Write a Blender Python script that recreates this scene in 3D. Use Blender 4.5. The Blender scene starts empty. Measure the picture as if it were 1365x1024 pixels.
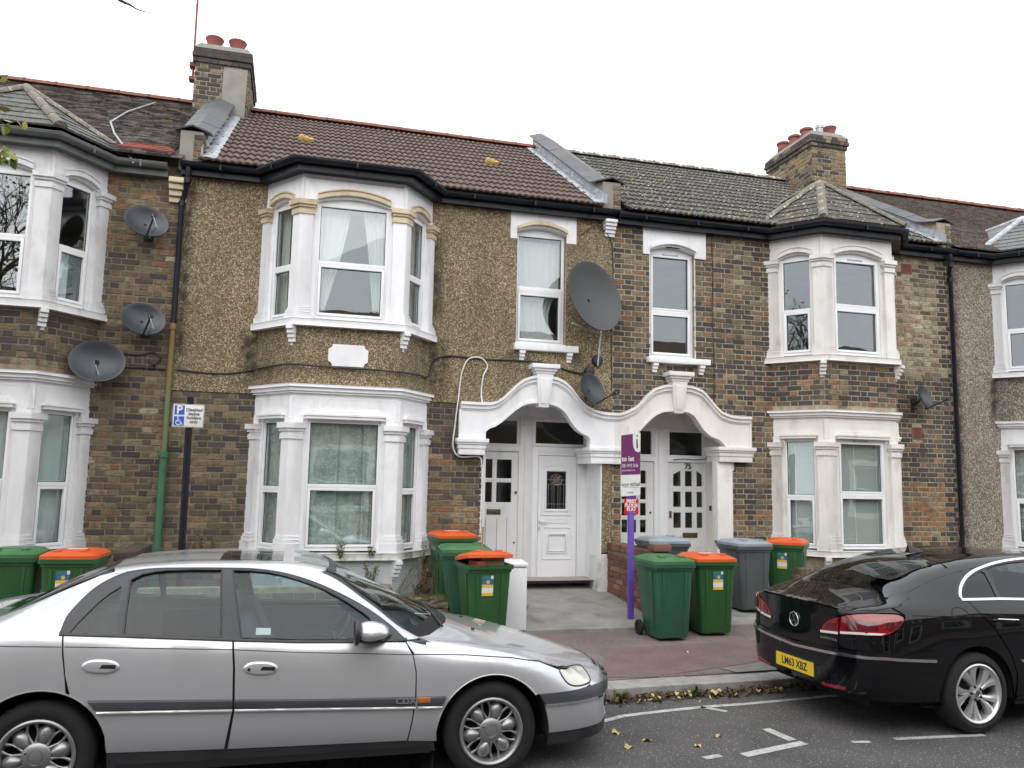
import bpy, bmesh, math, random
from mathutils import Vector, Matrix, Euler, noise
from mathutils.bvhtree import BVHTree
from mathutils.geometry import delaunay_2d_cdt
from mathutils.interpolate import poly_3d_calc

SC = bpy.context.scene
COL = SC.collection
R = math.radians
rng = random.Random(7)

# ------------------------------------------------------------------ camera
cam_d = bpy.data.cameras.new('camera')
cam = bpy.data.objects.new('camera', cam_d); COL.objects.link(cam)
_r = Vector((0.96546, -0.25978, 0.01995)); _u = Vector((-0.05012, -0.11001, 0.99267)); _w = Vector((0.25568, 0.95938, 0.11924))
CAM = Vector((0.0, -11.547, 1.978))
m4 = Matrix.Identity(4)
for i in range(3):
    m4[i][0] = _r[i]; m4[i][1] = _u[i]; m4[i][2] = -_w[i]; m4[i][3] = CAM[i]
cam.matrix_world = m4
cam_d.sensor_width = 36.0; cam_d.lens = 1068.33 * 36.0 / 1365.0
cam_d.clip_start = 0.05; cam_d.clip_end = 500
SC.camera = cam

# ------------------------------------------------------------------ sky, sun, exposure
world = bpy.data.worlds.new('World'); SC.world = world; world.use_nodes = True
nt = world.node_tree; nt.nodes.clear()
sky = nt.nodes.new('ShaderNodeTexSky'); sky.sky_type = 'NISHITA'; sky.sun_disc = False
sky.sun_elevation = R(48); sky.sun_rotation = R(200); sky.air_density = 1.0; sky.dust_density = 6.0; sky.ozone_density = 1.0
tcw = nt.nodes.new('ShaderNodeTexCoord')
nzw = nt.nodes.new('ShaderNodeTexNoise'); nzw.inputs['Scale'].default_value = 1.6; nzw.inputs['Detail'].default_value = 4
nt.links.new(tcw.outputs['Generated'], nzw.inputs['Vector'])
crw = nt.nodes.new('ShaderNodeValToRGB')
crw.color_ramp.elements[0].position = 0.3; crw.color_ramp.elements[0].color = (10.2, 10.6, 11.0, 1)
crw.color_ramp.elements[1].position = 0.7; crw.color_ramp.elements[1].color = (11.8, 11.9, 12.0, 1)
nt.links.new(nzw.outputs['Fac'], crw.inputs['Fac'])
mxw = nt.nodes.new('ShaderNodeMix'); mxw.data_type = 'RGBA'; mxw.inputs[0].default_value = 0.9
nt.links.new(sky.outputs[0], mxw.inputs[6]); nt.links.new(crw.outputs[0], mxw.inputs[7])
bgw = nt.nodes.new('ShaderNodeBackground'); bgw.inputs['Strength'].default_value = 0.12
nt.links.new(mxw.outputs[2], bgw.inputs['Color'])
ow = nt.nodes.new('ShaderNodeOutputWorld'); nt.links.new(bgw.outputs[0], ow.inputs['Surface'])
sun_d = bpy.data.lights.new('sun', 'SUN'); sun_d.energy = 0.9; sun_d.angle = R(75); sun_d.color = (1.0, 0.97, 0.93)
sun = bpy.data.objects.new('sun', sun_d); COL.objects.link(sun)
sun.rotation_euler = Euler((R(42), 0, R(-20)))
SC.view_settings.view_transform = 'Standard'; SC.view_settings.look = 'None'
SC.view_settings.exposure = 0.55; SC.view_settings.gamma = 1.0; SC.view_settings.use_curve_mapping = False

# ------------------------------------------------------------------ materials
def newmat(name):
    m = bpy.data.materials.new(name); m.use_nodes = True
    return m, m.node_tree, m.node_tree.nodes['Principled BSDF']
def nd(t, typ, **kw):
    n = t.nodes.new(typ)
    for k, v in kw.items(): setattr(n, k, v)
    return n
def rgba(c): return (c[0], c[1], c[2], 1.0)
def mixc(t, fac, a, b, blend='MIX'):
    n = nd(t, 'ShaderNodeMix', data_type='RGBA', blend_type=blend)
    for sock, v in ((0, fac), (6, a), (7, b)):
        if hasattr(v, 'is_linked'): t.links.new(v, n.inputs[sock])
        elif sock == 0: n.inputs[0].default_value = v
        else: n.inputs[sock].default_value = rgba(v)
    return n.outputs[2]
def noisef(t, scale, detail=5, rough=0.6, lo=0.35, hi=0.65, coord='Object', stretch=None):
    tc = nd(t, 'ShaderNodeTexCoord'); v = tc.outputs[coord]
    if stretch:
        mp = nd(t, 'ShaderNodeMapping'); mp.inputs['Scale'].default_value = stretch
        t.links.new(v, mp.inputs['Vector']); v = mp.outputs[0]
    n = nd(t, 'ShaderNodeTexNoise'); n.inputs['Scale'].default_value = scale
    n.inputs['Detail'].default_value = detail; n.inputs['Roughness'].default_value = rough
    t.links.new(v, n.inputs['Vector'])
    mr = nd(t, 'ShaderNodeMapRange'); mr.inputs[1].default_value = lo; mr.inputs[2].default_value = hi
    t.links.new(n.outputs['Fac'], mr.inputs[0])
    return mr.outputs[0]
def bump(t, p, h, strength, dist=0.01):
    b = nd(t, 'ShaderNodeBump'); b.inputs['Strength'].default_value = strength; b.inputs['Distance'].default_value = dist
    t.links.new(h, b.inputs['Height']); t.links.new(b.outputs[0], p.inputs['Normal'])
def pmat(name, c1, c2=None, s=6, rough=0.6, metal=0.0, bmp=0.0, bs=60, bd=0.006, coat=0.0, c3=None, s3=2.0, lo3=0.5, hi3=0.75, stretch=None, spec=None, lo=0.35, hi=0.65):
    m, t, p = newmat(name)
    p.inputs['Roughness'].default_value = rough; p.inputs['Metallic'].default_value = metal
    p.inputs['Coat Weight'].default_value = coat; p.inputs['Coat Roughness'].default_value = 0.03
    if spec is not None: p.inputs['Specular IOR Level'].default_value = spec
    c = None
    if c2 is not None: c = mixc(t, noisef(t, s, lo=lo, hi=hi, stretch=stretch), c1, c2)
    if c3 is not None: c = mixc(t, noisef(t, s3, lo=lo3, hi=hi3, stretch=stretch), c if c is not None else c1, c3)
    if c is None: p.inputs['Base Color'].default_value = rgba(c1)
    else: t.links.new(c, p.inputs['Base Color'])
    if bmp: bump(t, p, noisef(t, bs, detail=6, lo=0.2, hi=0.8), bmp, bd)
    return m

MT = {}
def brick_material(name, single):
    m, t, p = newmat(name)
    if single: src = nd(t, 'ShaderNodeObjectInfo').outputs['Color']
    else: src = nd(t, 'ShaderNodeVertexColor', layer_name='Col').outputs['Color']
    c = mixc(t, noisef(t, 55, lo=0.3, hi=0.7, coord='Object'), src, (0.5, 0.47, 0.42), 'MULTIPLY')
    tc = nd(t, 'ShaderNodeNewGeometry')
    n2 = nd(t, 'ShaderNodeTexNoise'); n2.inputs['Scale'].default_value = 9; n2.inputs['Detail'].default_value = 7
    t.links.new(tc.outputs['Position'], n2.inputs['Vector'])
    mr = nd(t, 'ShaderNodeMapRange'); mr.inputs[1].default_value = 0.5; mr.inputs[2].default_value = 0.72; mr.inputs[4].default_value = 0.75
    t.links.new(n2.outputs['Fac'], mr.inputs[0])
    c = mixc(t, mr.outputs[0], c, (0.055, 0.048, 0.04))
    mb_ = noisef(t, 34, detail=6, lo=0.5, hi=0.62, stretch=(.6, .6, 1)); mm_ = nd(t, 'ShaderNodeMath', operation='MULTIPLY'); mm_.inputs[1].default_value = 0.55; t.links.new(mb_, mm_.inputs[0]); c = mixc(t, mm_.outputs[0], c, (0.07, 0.062, 0.052))
    t.links.new(c, p.inputs['Base Color']); p.inputs['Roughness'].default_value = 0.9
    n3 = nd(t, 'ShaderNodeTexNoise'); n3.inputs['Scale'].default_value = 90; n3.inputs['Detail'].default_value = 6
    t.links.new(tc.outputs['Position'], n3.inputs['Vector']); bump(t, p, n3.outputs['Fac'], 0.8, 0.008)
    return m
MT['brick1'] = brick_material('brick_clay', True)
MT['brickm'] = brick_material('brick_clay_many', False)
def mortar(name, c1, c2): return pmat(name, c1, c2, s=14, rough=0.95, bmp=0.7, bs=80, c3=(0.075, 0.065, 0.055), s3=2.2, lo3=0.52, hi3=0.75)
MT['mortar1'] = mortar('mortar_brown', (0.25, 0.205, 0.14), (0.16, 0.13, 0.09))
MT['mortar3'] = mortar('mortar_pale', (0.40, 0.35, 0.26), (0.26, 0.225, 0.165))
def pebbledash(name, cols, sc, stain):
    m, t, p = newmat(name)
    tc = nd(t, 'ShaderNodeNewGeometry')
    v = nd(t, 'ShaderNodeTexVoronoi'); v.inputs['Scale'].default_value = sc; v.inputs['Randomness'].default_value = 1.0
    t.links.new(tc.outputs['Position'], v.inputs['Vector'])
    sep = nd(t, 'ShaderNodeSeparateColor'); t.links.new(v.outputs['Color'], sep.inputs[0])
    cr = nd(t, 'ShaderNodeValToRGB'); cr.color_ramp.interpolation = 'CONSTANT'
    e = cr.color_ramp.elements; e[0].position = 0; e[0].color = rgba(cols[0]); e[1].position = 1 / len(cols); e[1].color = rgba(cols[1])
    for i in range(2, len(cols)):
        x = e.new(i / len(cols)); x.color = rgba(cols[i])
    t.links.new(sep.outputs[0], cr.inputs[0])
    dk = nd(t, 'ShaderNodeMapRange'); dk.inputs[1].default_value = 0.35; dk.inputs[2].default_value = 0.85; dk.inputs[3].default_value = 0; dk.inputs[4].default_value = 0.75
    t.links.new(v.outputs['Distance'], dk.inputs[0])
    c = mixc(t, dk.outputs[0], cr.outputs[0], (0.12, 0.09, 0.05))
    n2 = nd(t, 'ShaderNodeTexNoise'); n2.inputs['Scale'].default_value = 1.1; n2.inputs['Detail'].default_value = 8; n2.inputs['Roughness'].default_value = 0.65
    mp = nd(t, 'ShaderNodeMapping'); mp.inputs['Scale'].default_value = (1.3, 1.3, 0.55)
    t.links.new(tc.outputs['Position'], mp.inputs['Vector']); t.links.new(mp.outputs[0], n2.inputs['Vector'])
    mr = nd(t, 'ShaderNodeMapRange'); mr.inputs[1].default_value = 0.42; mr.inputs[2].default_value = 0.68; mr.inputs[4].default_value = stain
    t.links.new(n2.outputs['Fac'], mr.inputs[0])
    c = mixc(t, mr.outputs[0], c, (0.085, 0.062, 0.032))
    # algae run-off streaks where water leaves the sill ends (attribute painted on the mesh)
    at = nd(t, 'ShaderNodeAttribute', attribute_name='stain')
    ns = nd(t, 'ShaderNodeTexNoise'); ns.inputs['Scale'].default_value = 7; ns.inputs['Detail'].default_value = 8
    t.links.new(tc.outputs['Position'], ns.inputs['Vector'])
    mm = nd(t, 'ShaderNodeMath', operation='MULTIPLY'); t.links.new(at.outputs['Fac'], mm.inputs[0])
    mr2 = nd(t, 'ShaderNodeMapRange'); mr2.inputs[1].default_value = 0.35; mr2.inputs[2].default_value = 0.6; mr2.inputs[3].default_value = 0.35
    t.links.new(ns.outputs['Fac'], mr2.inputs[0]); t.links.new(mr2.outputs[0], mm.inputs[1])
    c = mixc(t, mm.outputs[0], c, (0.028, 0.026, 0.018))
    t.links.new(c, p.inputs['Base Color']); p.inputs['Roughness'].default_value = 0.95
    inv = nd(t, 'ShaderNodeMath', operation='SUBTRACT'); inv.inputs[0].default_value = 1; t.links.new(v.outputs['Distance'], inv.inputs[1])
    bump(t, p, inv.outputs[0], 0.9, 0.012)
    return m
MT['peb2'] = pebbledash('pebbledash_tan', [(0.19, 0.135, 0.07), (0.46, 0.385, 0.26), (0.27, 0.205, 0.115), (0.135, 0.094, 0.05), (0.56, 0.49, 0.37), (0.225, 0.165, 0.088), (0.34, 0.262, 0.155)], 66, 0.5)
MT['peb4'] = pebbledash('pebbledash_grey', [(0.24, 0.21, 0.165), (0.44, 0.40, 0.345), (0.19, 0.165, 0.13), (0.33, 0.295, 0.24), (0.56, 0.53, 0.47), (0.15, 0.135, 0.105)], 60, 0.3)
def paint(name, c, dirt, rough=0.5, amt=(0.55, 0.8)):
    return pmat(name, c, tuple(x * 0.9 for x in c), s=5, rough=rough, bmp=0.15, bs=30, c3=dirt, s3=3.5, lo3=amt[0], hi3=amt[1], stretch=(1, 1, 0.5))
MT['white2'] = paint('white_masonry_paint', (0.83, 0.84, 0.865), (0.52, 0.5, 0.46), amt=(0.6, 0.85))
MT['white1'] = paint('white_paint_dull', (0.72, 0.72, 0.735), (0.45, 0.43, 0.4), amt=(0.55, 0.82))
MT['cream3'] = paint('cream_masonry_paint', (0.76, 0.745, 0.71), (0.42, 0.39, 0.33), amt=(0.55, 0.85))
MT['buff'] = paint('buff_stone_paint', (0.62, 0.52, 0.36), (0.36, 0.29, 0.19), amt=(0.5, 0.8))
MT['oldwhite'] = paint('peeling_white_paint', (0.66, 0.66, 0.64), (0.22, 0.2, 0.16), amt=(0.5, 0.68))
MT['upvc'] = pmat('white_upvc', (0.8, 0.81, 0.83), (0.76, 0.77, 0.79), s=3, rough=0.32)
MT['bluewhite'] = paint('pale_blue_white_paint', (0.56, 0.6, 0.62), (0.33, 0.35, 0.34), amt=(0.5, 0.8))
def glass(name, tint, ior=1.9, rough=0.0, base=0.0):
    m, t, p = newmat(name); t.nodes.remove(p)
    out = t.nodes['Material Output']
    tr = nd(t, 'ShaderNodeBsdfTransparent'); tr.inputs[0].default_value = rgba(tint)
    gl = nd(t, 'ShaderNodeBsdfGlossy'); gl.inputs['Roughness'].default_value = rough; gl.inputs[0].default_value = (0.93, 0.97, 1, 1)
    # Schlick reflectance, the same from both sides of the sheet
    f0 = ((ior - 1) / (ior + 1)) ** 2
    lw = nd(t, 'ShaderNodeLayerWeight'); pw = nd(t, 'ShaderNodeMath', operation='POWER'); pw.inputs[1].default_value = 4.0; t.links.new(lw.outputs['Facing'], pw.inputs[0])
    lw.inputs[0].default_value = 0.5
    fr = nd(t, 'ShaderNodeMapRange'); fr.inputs[3].default_value = f0; fr.inputs[4].default_value = 0.9; t.links.new(pw.outputs[0], fr.inputs[0])
    wv = noisef(t, 2.2, detail=1, lo=0, hi=1); b = nd(t, 'ShaderNodeBump'); b.inputs['Strength'].default_value = 0.08; b.inputs['Distance'].default_value = 0.02
    t.links.new(wv, b.inputs['Height']); t.links.new(b.outputs[0], gl.inputs['Normal']); 
    mx = nd(t, 'ShaderNodeMixShader'); t.links.new(fr.outputs[0], mx.inputs[0]); t.links.new(tr.outputs[0], mx.inputs[1]); t.links.new(gl.outputs[0], mx.inputs[2])
    t.links.new(mx.outputs[0], out.inputs[0])
    return m
MT['glass'] = glass('window_glass', (0.94, 0.98, 0.975), 1.95)
MT['glassdoor'] = glass('door_glass', (0.75, 0.78, 0.76), 1.6, rough=0.06)
MT['glasscar'] = glass('car_glass', (0.62, 0.77, 0.77), 1.5)
MT['glassdark'] = glass('car_glass_dark', (0.22, 0.27, 0.27), 1.5)
def cloth(name, c, transl=0.35):
    m, t, p = newmat(name)
    p.inputs['Base Color'].default_value = rgba(c); p.inputs['Roughness'].default_value = 0.9
    out = t.nodes['Material Output']
    tl = nd(t, 'ShaderNodeBsdfTranslucent'); tl.inputs[0].default_value = rgba(c)
    mx = nd(t, 'ShaderNodeMixShader'); mx.inputs[0].default_value = transl
    t.links.new(p.outputs[0], mx.inputs[1]); t.links.new(tl.outputs[0], mx.inputs[2]); t.links.new(mx.outputs[0], out.inputs[0])
    return m
MT['curtain'] = cloth('net_curtain', (0.8, 0.84, 0.81))
MT['curtainw'] = cloth('white_curtain', (0.78, 0.8, 0.76))
MT['lace'] = pmat('lace_curtain', (0.5, 0.55, 0.51), (0.3, 0.34, 0.32), s=5, rough=0.9, c3=(0.6, 0.64, 0.6), s3=26, lo3=0.5, hi3=0.7)
MT['room'] = pmat('room_plaster', (0.34, 0.31, 0.27), (0.28, 0.25, 0.22), s=2, rough=0.9)
MT['black'] = pmat('black_plastic', (0.018, 0.019, 0.021), (0.03, 0.03, 0.032), s=6, rough=0.4)
MT['blackpaint'] = pmat('black_gloss_paint', (0.008, 0.010, 0.015), (0.014, 0.017, 0.024), s=5, rough=0.35, spec=0.25)
MT['greypipe'] = pmat('grey_green_gutter', (0.12, 0.135, 0.13), (0.085, 0.095, 0.09), s=5, rough=0.5)
def tilemat(name, ramp, lichen=None, lamt=(0.55, 0.62), rough=0.85, ls=30):
    m, t, p = newmat(name)
    oi = nd(t, 'ShaderNodeObjectInfo'); g = nd(t, 'ShaderNodeNewGeometry')
    ad = nd(t, 'ShaderNodeMath', operation='ADD'); t.links.new(oi.outputs['Random'], ad.inputs[0]); t.links.new(g.outputs['Random Per Island'], ad.inputs[1])
    fr = nd(t, 'ShaderNodeMath', operation='FRACT'); t.links.new(ad.outputs[0], fr.inputs[0])
    cr = nd(t, 'ShaderNodeValToRGB'); e = cr.color_ramp.elements
    e[0].color = rgba(ramp[0]); e[1].color = rgba(ramp[-1])
    for i in range(1, len(ramp) - 1):
        x = e.new(i / (len(ramp) - 1)); x.color = rgba(ramp[i])
    t.links.new(fr.outputs[0], cr.inputs[0])
    n1 = nd(t, 'ShaderNodeTexNoise'); n1.inputs['Scale'].default_value = 25; n1.inputs['Detail'].default_value = 6; t.links.new(g.outputs['Position'], n1.inputs['Vector'])
    c = mixc(t, n1.outputs['Fac'], cr.outputs[0], (0.6, 0.6, 0.6), 'MULTIPLY')
    if lichen:
        n2 = nd(t, 'ShaderNodeTexNoise'); n2.inputs['Scale'].default_value = ls; n2.inputs['Detail'].default_value = 5; t.links.new(g.outputs['Position'], n2.inputs['Vector'])
        mr = nd(t, 'ShaderNodeMapRange'); mr.inputs[1].default_value = lamt[0]; mr.inputs[2].default_value = lamt[1]; t.links.new(n2.outputs['Fac'], mr.inputs[0])
        c = mixc(t, mr.outputs[0], c, lichen)
        n4 = nd(t, 'ShaderNodeTexNoise'); n4.inputs['Scale'].default_value = 5; n4.inputs['Detail'].default_value = 8; t.links.new(g.outputs['Position'], n4.inputs['Vector'])
        mr4 = nd(t, 'ShaderNodeMapRange'); mr4.inputs[1].default_value = 0.66; mr4.inputs[2].default_value = 0.72; t.links.new(n4.outputs['Fac'], mr4.inputs[0])
        c = mixc(t, mr4.outputs[0], c, (0.33, 0.22, 0.05))
    t.links.new(c, p.inputs['Base Color']); p.inputs['Roughness'].default_value = rough
    n3 = nd(t, 'ShaderNodeTexNoise'); n3.inputs['Scale'].default_value = 70; t.links.new(g.outputs['Position'], n3.inputs['Vector']); bump(t, p, n3.outputs['Fac'], 0.6, 0.006)
    return m
MT['tile2'] = tilemat('brown_concrete_tile', [(0.085, 0.055, 0.045), (0.12, 0.075, 0.06), (0.105, 0.07, 0.058), (0.14, 0.095, 0.08)], rough=0.75)
MT['tile3'] = tilemat('weathered_grey_tile', [(0.072, 0.068, 0.056), (0.105, 0.097, 0.08), (0.085, 0.08, 0.068)], lichen=(0.62, 0.61, 0.56), lamt=(0.62, 0.67), ls=22)
MT['slate1'] = tilemat('old_dark_roof_tile', [(0.04, 0.037, 0.036), (0.075, 0.062, 0.056), (0.24, 0.215, 0.2), (0.05, 0.045, 0.042), (0.095, 0.068, 0.058), (0.3, 0.28, 0.26), (0.06, 0.05, 0.046)], lichen=(0.26, 0.26, 0.24), lamt=(0.6, 0.75))  # palest tones also stand in for tile edges catching the light
MT['slatebay'] = tilemat('grey_slate', [(0.075, 0.08, 0.075), (0.13, 0.132, 0.122), (0.098, 0.10, 0.094), (0.16, 0.16, 0.148)], lichen=(0.24, 0.25, 0.22), lamt=(0.55, 0.72))
MT['tile4'] = tilemat('mottled_clay_tile', [(0.1, 0.07, 0.06), (0.17, 0.10, 0.08), (0.09, 0.08, 0.075), (0.24, 0.2, 0.175), (0.12, 0.1, 0.09), (0.19, 0.16, 0.14)], lichen=(0.27, 0.27, 0.25), lamt=(0.52, 0.72))
MT['slate4'] = tilemat('blue_slate', [(0.13, 0.135, 0.14), (0.17, 0.175, 0.18)], rough=0.6)
MT['newred'] = tilemat('new_red_tile', [(0.33, 0.1, 0.075), (0.4, 0.14, 0.1)])
MT['coping'] = tilemat('dark_coping_slate', [(0.075, 0.078, 0.085), (0.105, 0.108, 0.118)], rough=0.55)
MT['ridgered'] = pmat('red_clay_ridge', (0.26, 0.095, 0.065), (0.17, 0.07, 0.055), s=6, rough=0.85, bmp=0.3)
MT['ridgegrey'] = pmat('lichen_ridge', (0.12, 0.11, 0.085), (0.22, 0.205, 0.17), s=14, rough=0.95, bmp=0.5, c3=(0.55, 0.54, 0.48), s3=9, lo3=0.55, hi3=0.65)
MT['render'] = pmat('grey_cement_render', (0.27, 0.26, 0.23), (0.21, 0.2, 0.175), s=4, rough=0.95, bmp=0.3, bs=50)
MT['lead'] = pmat('lead_flashing', (0.42, 0.45, 0.48), (0.28, 0.3, 0.33), s=12, rough=0.5, metal=0.3, bmp=0.5, bs=14, bd=0.02, c3=(0.66, 0.68, 0.7), s3=8)
MT['concrete'] = pmat('weathered_concrete', (0.24, 0.23, 0.2), (0.17, 0.165, 0.15), s=5, rough=0.95, bmp=0.4, bs=50)
MT['pot'] = pmat('terracotta_pot', (0.29, 0.085, 0.065), (0.2, 0.065, 0.055), s=9, rough=0.8, bmp=0.2)
MT['steel'] = pmat('galvanised_steel', (0.4, 0.42, 0.44), (0.3, 0.32, 0.34), s=20, rough=0.4, metal=0.8)
MT['chrome'] = pmat('chrome', (0.8, 0.81, 0.83), rough=0.12, metal=1.0)
MT['brass'] = pmat('tarnished_brass', (0.15, 0.12, 0.07), (0.09, 0.075, 0.05), s=20, rough=0.45, metal=0.7)
MT['dish'] = pmat('dark_grey_dish', (0.045, 0.052, 0.062), (0.034, 0.04, 0.048), s=3, rough=0.4)
MT['dishmesh'] = pmat('speckled_mesh_dish', (0.085, 0.092, 0.092), (0.035, 0.04, 0.043), s=240, rough=0.6)
MT['rust'] = pmat('rusty_green_pipe', (0.2, 0.115, 0.03), (0.12, 0.17, 0.075), s=4, rough=0.7, lo=0.4, hi=0.6, stretch=(1, 1, 0.35))
MT['greenpipe'] = pmat('green_pipe_paint', (0.055, 0.17, 0.085), (0.04, 0.13, 0.065), s=5, rough=0.5, c3=(0.14, 0.13, 0.05), s3=3, lo3=0.6, hi3=0.75)

# ------------------------------------------------------------------ mesh helpers
OFF = {}                                  # world offset of things whose parts are written in world coordinates
def link(o): COL.objects.link(o); return o
def tag(o, label=None, cat=None, group=None, kind=None):
    for k, v in (('label', label), ('category', cat), ('group', group), ('kind', kind)):
        if v: o[k] = v
    return o
def thing(name, label, cat, loc=(0, 0, 0), rz=0.0, group=None, local=False):
    o = link(bpy.data.objects.new(name, None)); o.empty_display_size = 0.2
    o.location = loc; o.rotation_euler = (0, 0, rz)
    OFF[o.name] = Vector((0, 0, 0)) if local else Vector(loc)
    return tag(o, label, cat, group)
def off_of(parent): return OFF.get(parent.name, Vector((0, 0, 0))) if parent else Vector((0, 0, 0))
class Fr:                                 # frame: s along e, o outward along n, z up
    def __init__(self, O=(0, 0, 0), e=(1, 0, 0), n=(0, -1, 0)):
        self.O = Vector(O); self.e = Vector(e).normalized(); self.n = Vector(n).normalized()
    def P(self, s, o, z): return self.O + self.e * s + self.n * o + Vector((0, 0, z))
F0 = Fr()
class MB:
    def __init__(self): self.v = []; self.f = []; self.mi = []; self.cols = None
    def add(self, vs, fs, mi=0):
        b = len(self.v); self.v.extend(Vector(x) for x in vs)
        for f in fs: self.f.append(tuple(b + i for i in f)); self.mi.append(mi)
    def box(self, F, s0, s1, o0, o1, z0, z1, mi=0):
        P = F.P
        self.add([P(s0, o0, z0), P(s1, o0, z0), P(s1, o1, z0), P(s0, o1, z0), P(s0, o0, z1), P(s1, o0, z1), P(s1, o1, z1), P(s0, o1, z1)],
                 [(0, 1, 2, 3), (4, 7, 6, 5), (0, 4, 5, 1), (1, 5, 6, 2), (2, 6, 7, 3), (3, 7, 4, 0)], mi)
    def prism(self, F, poly, o0, o1, mi=0):
        n = len(poly)
        self.add([F.P(s, o0, z) for s, z in poly] + [F.P(s, o1, z) for s, z in poly],
                 [tuple(range(n)), tuple(range(2 * n - 1, n - 1, -1))] + [(i, (i + 1) % n, n + (i + 1) % n, n + i) for i in range(n)], mi)
    def plan(self, poly, z0, z1, mi=0):
        n = len(poly)
        self.add([(x, y, z0) for x, y in poly] + [(x, y, z1) for x, y in poly],
                 [tuple(range(n)), tuple(range(2 * n - 1, n - 1, -1))] + [(i, (i + 1) % n, n + (i + 1) % n, n + i) for i in range(n)], mi)
    def ribbon(self, F, a, b, o0, o1, mi=0):           # solid strip between polylines a and b (s,z)
        n = len(a)
        vs = [F.P(s, o0, z) for s, z in a] + [F.P(s, o0, z) for s, z in b] + [F.P(s, o1, z) for s, z in a] + [F.P(s, o1, z) for s, z in b]
        fs = []
        for i in range(n - 1):
            j = i + 1
            fs += [(i, j, n + j, n + i), (2 * n + i, 3 * n + i, 3 * n + j, 2 * n + j), (i, 2 * n + i, 2 * n + j, j), (n + i, n + j, 3 * n + j, 3 * n + i)]
        fs += [(0, n, 3 * n, 2 * n), (n - 1, 3 * n - 1, 4 * n - 1, 2 * n - 1)]
        self.add(vs, fs, mi)
    def tube(self, pts, r, n=8, mi=0, cap=True):
        pts = [Vector(p) for p in pts]; rings = []; rr = r if isinstance(r, (list, tuple)) else [r] * len(pts)
        up = Vector((0.13, 0.37, 0.92)); prev = None
        for i, p in enumerate(pts):
            t = (pts[min(i + 1, len(pts) - 1)] - pts[max(i - 1, 0)]).normalized()
            a = prev if prev is not None else up
            a = a - t * a.dot(t)
            if a.length < 1e-4: a = Vector((1, 0, 0)) - t * t.x
            a.normalize(); b = t.cross(a); prev = a
            rings.append([p + (a * math.cos(6.28319 * k / n) + b * math.sin(6.28319 * k / n)) * rr[i] for k in range(n)])
        vs = [q for g in rings for q in g]; fs = []
        for i in range(len(pts) - 1):
            for k in range(n): fs.append((i * n + k, i * n + (k + 1) % n, (i + 1) * n + (k + 1) % n, (i + 1) * n + k))
        if cap: fs += [tuple(range(n - 1, -1, -1)), tuple(range((len(pts) - 1) * n, len(pts) * n))]
        self.add(vs, fs, mi)
    def lathe(self, prof, O, ax=(0, 0, 1), n=20, mi=0, e1=None):
        ax = Vector(ax).normalized(); O = Vector(O)
        a = Vector(e1) if e1 else (Vector((1, 0, 0)) if abs(ax.x) < 0.9 else Vector((0, 1, 0)))
        a = (a - ax * a.dot(ax)).normalized(); b = ax.cross(a)
        vs = []; fs = []
        for r, h in prof:
            for k in range(n): vs.append(O + ax * h + (a * math.cos(6.28319 * k / n) + b * math.sin(6.28319 * k / n)) * r)
        for i in range(len(prof) - 1):
            for k in range(n): fs.append((i * n + k, i * n + (k + 1) % n, (i + 1) * n + (k + 1) % n, (i + 1) * n + k))
        self.add(vs, fs, mi)
    def sheet(self, fn, nu, nv, mi=0):
        vs = [fn(i / nu, j / nv) for j in range(nv + 1) for i in range(nu + 1)]
        fs = [(j * (nu + 1) + i, j * (nu + 1) + i + 1, (j + 1) * (nu + 1) + i + 1, (j + 1) * (nu + 1) + i) for j in range(nv) for i in range(nu)]
        self.add(vs, fs, mi)
    def mesh(self, name, mats, off=Vector((0, 0, 0)), smooth=None, recalc=True, bevel=0):
        me = bpy.data.meshes.new(name)
        me.from_pydata([v - off for v in self.v], [], self.f)
        if not isinstance(mats, (list, tuple)): mats = [mats]
        for m in mats: me.materials.append(m)
        if len(mats) > 1: me.polygons.foreach_set('material_index', self.mi)
        if recalc or bevel:
            bm = bmesh.new(); bm.from_mesh(me)
            if bevel:
                es = [e for e in bm.edges if len(e.link_faces) == 2 and e.calc_face_angle(0) > 0.6]
                bmesh.ops.bevel(bm, geom=es, offset=bevel, segments=2, affect='EDGES', profile=0.6, clamp_overlap=True)
            if recalc: bmesh.ops.recalc_face_normals(bm, faces=bm.faces)
            bm.to_mesh(me); bm.free()
        if smooth is not None or bevel:
            me.polygons.foreach_set('use_smooth', [True] * len(me.polygons))
            me.set_sharp_from_angle(angle=R(smooth if smooth is not None else 40))
        return me
    def build(self, name, mats, parent=None, smooth=None, recalc=True, bevel=0, kind=None):
        if not self.v: return None
        me = self.mesh(name, mats, off_of(parent) if parent else Vector((0, 0, 0)), smooth, recalc, bevel)
        o = link(bpy.data.objects.new(name, me))
        if parent:
            o.parent = parent; OFF[o.name] = off_of(parent)
        if kind: o['kind'] = kind
        return o
def part(name, me, parent, loc, rot=None, scale=None, color=None):      # shared-mesh piece
    o = link(bpy.data.objects.new(name, me)); o.parent = parent
    o.location = Vector(loc) - off_of(parent)
    if rot is not None: o.rotation_euler = rot
    if scale is not None: o.scale = scale
    if color is not None: o.color = (color[0], color[1], color[2], 1)
    return o
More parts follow.
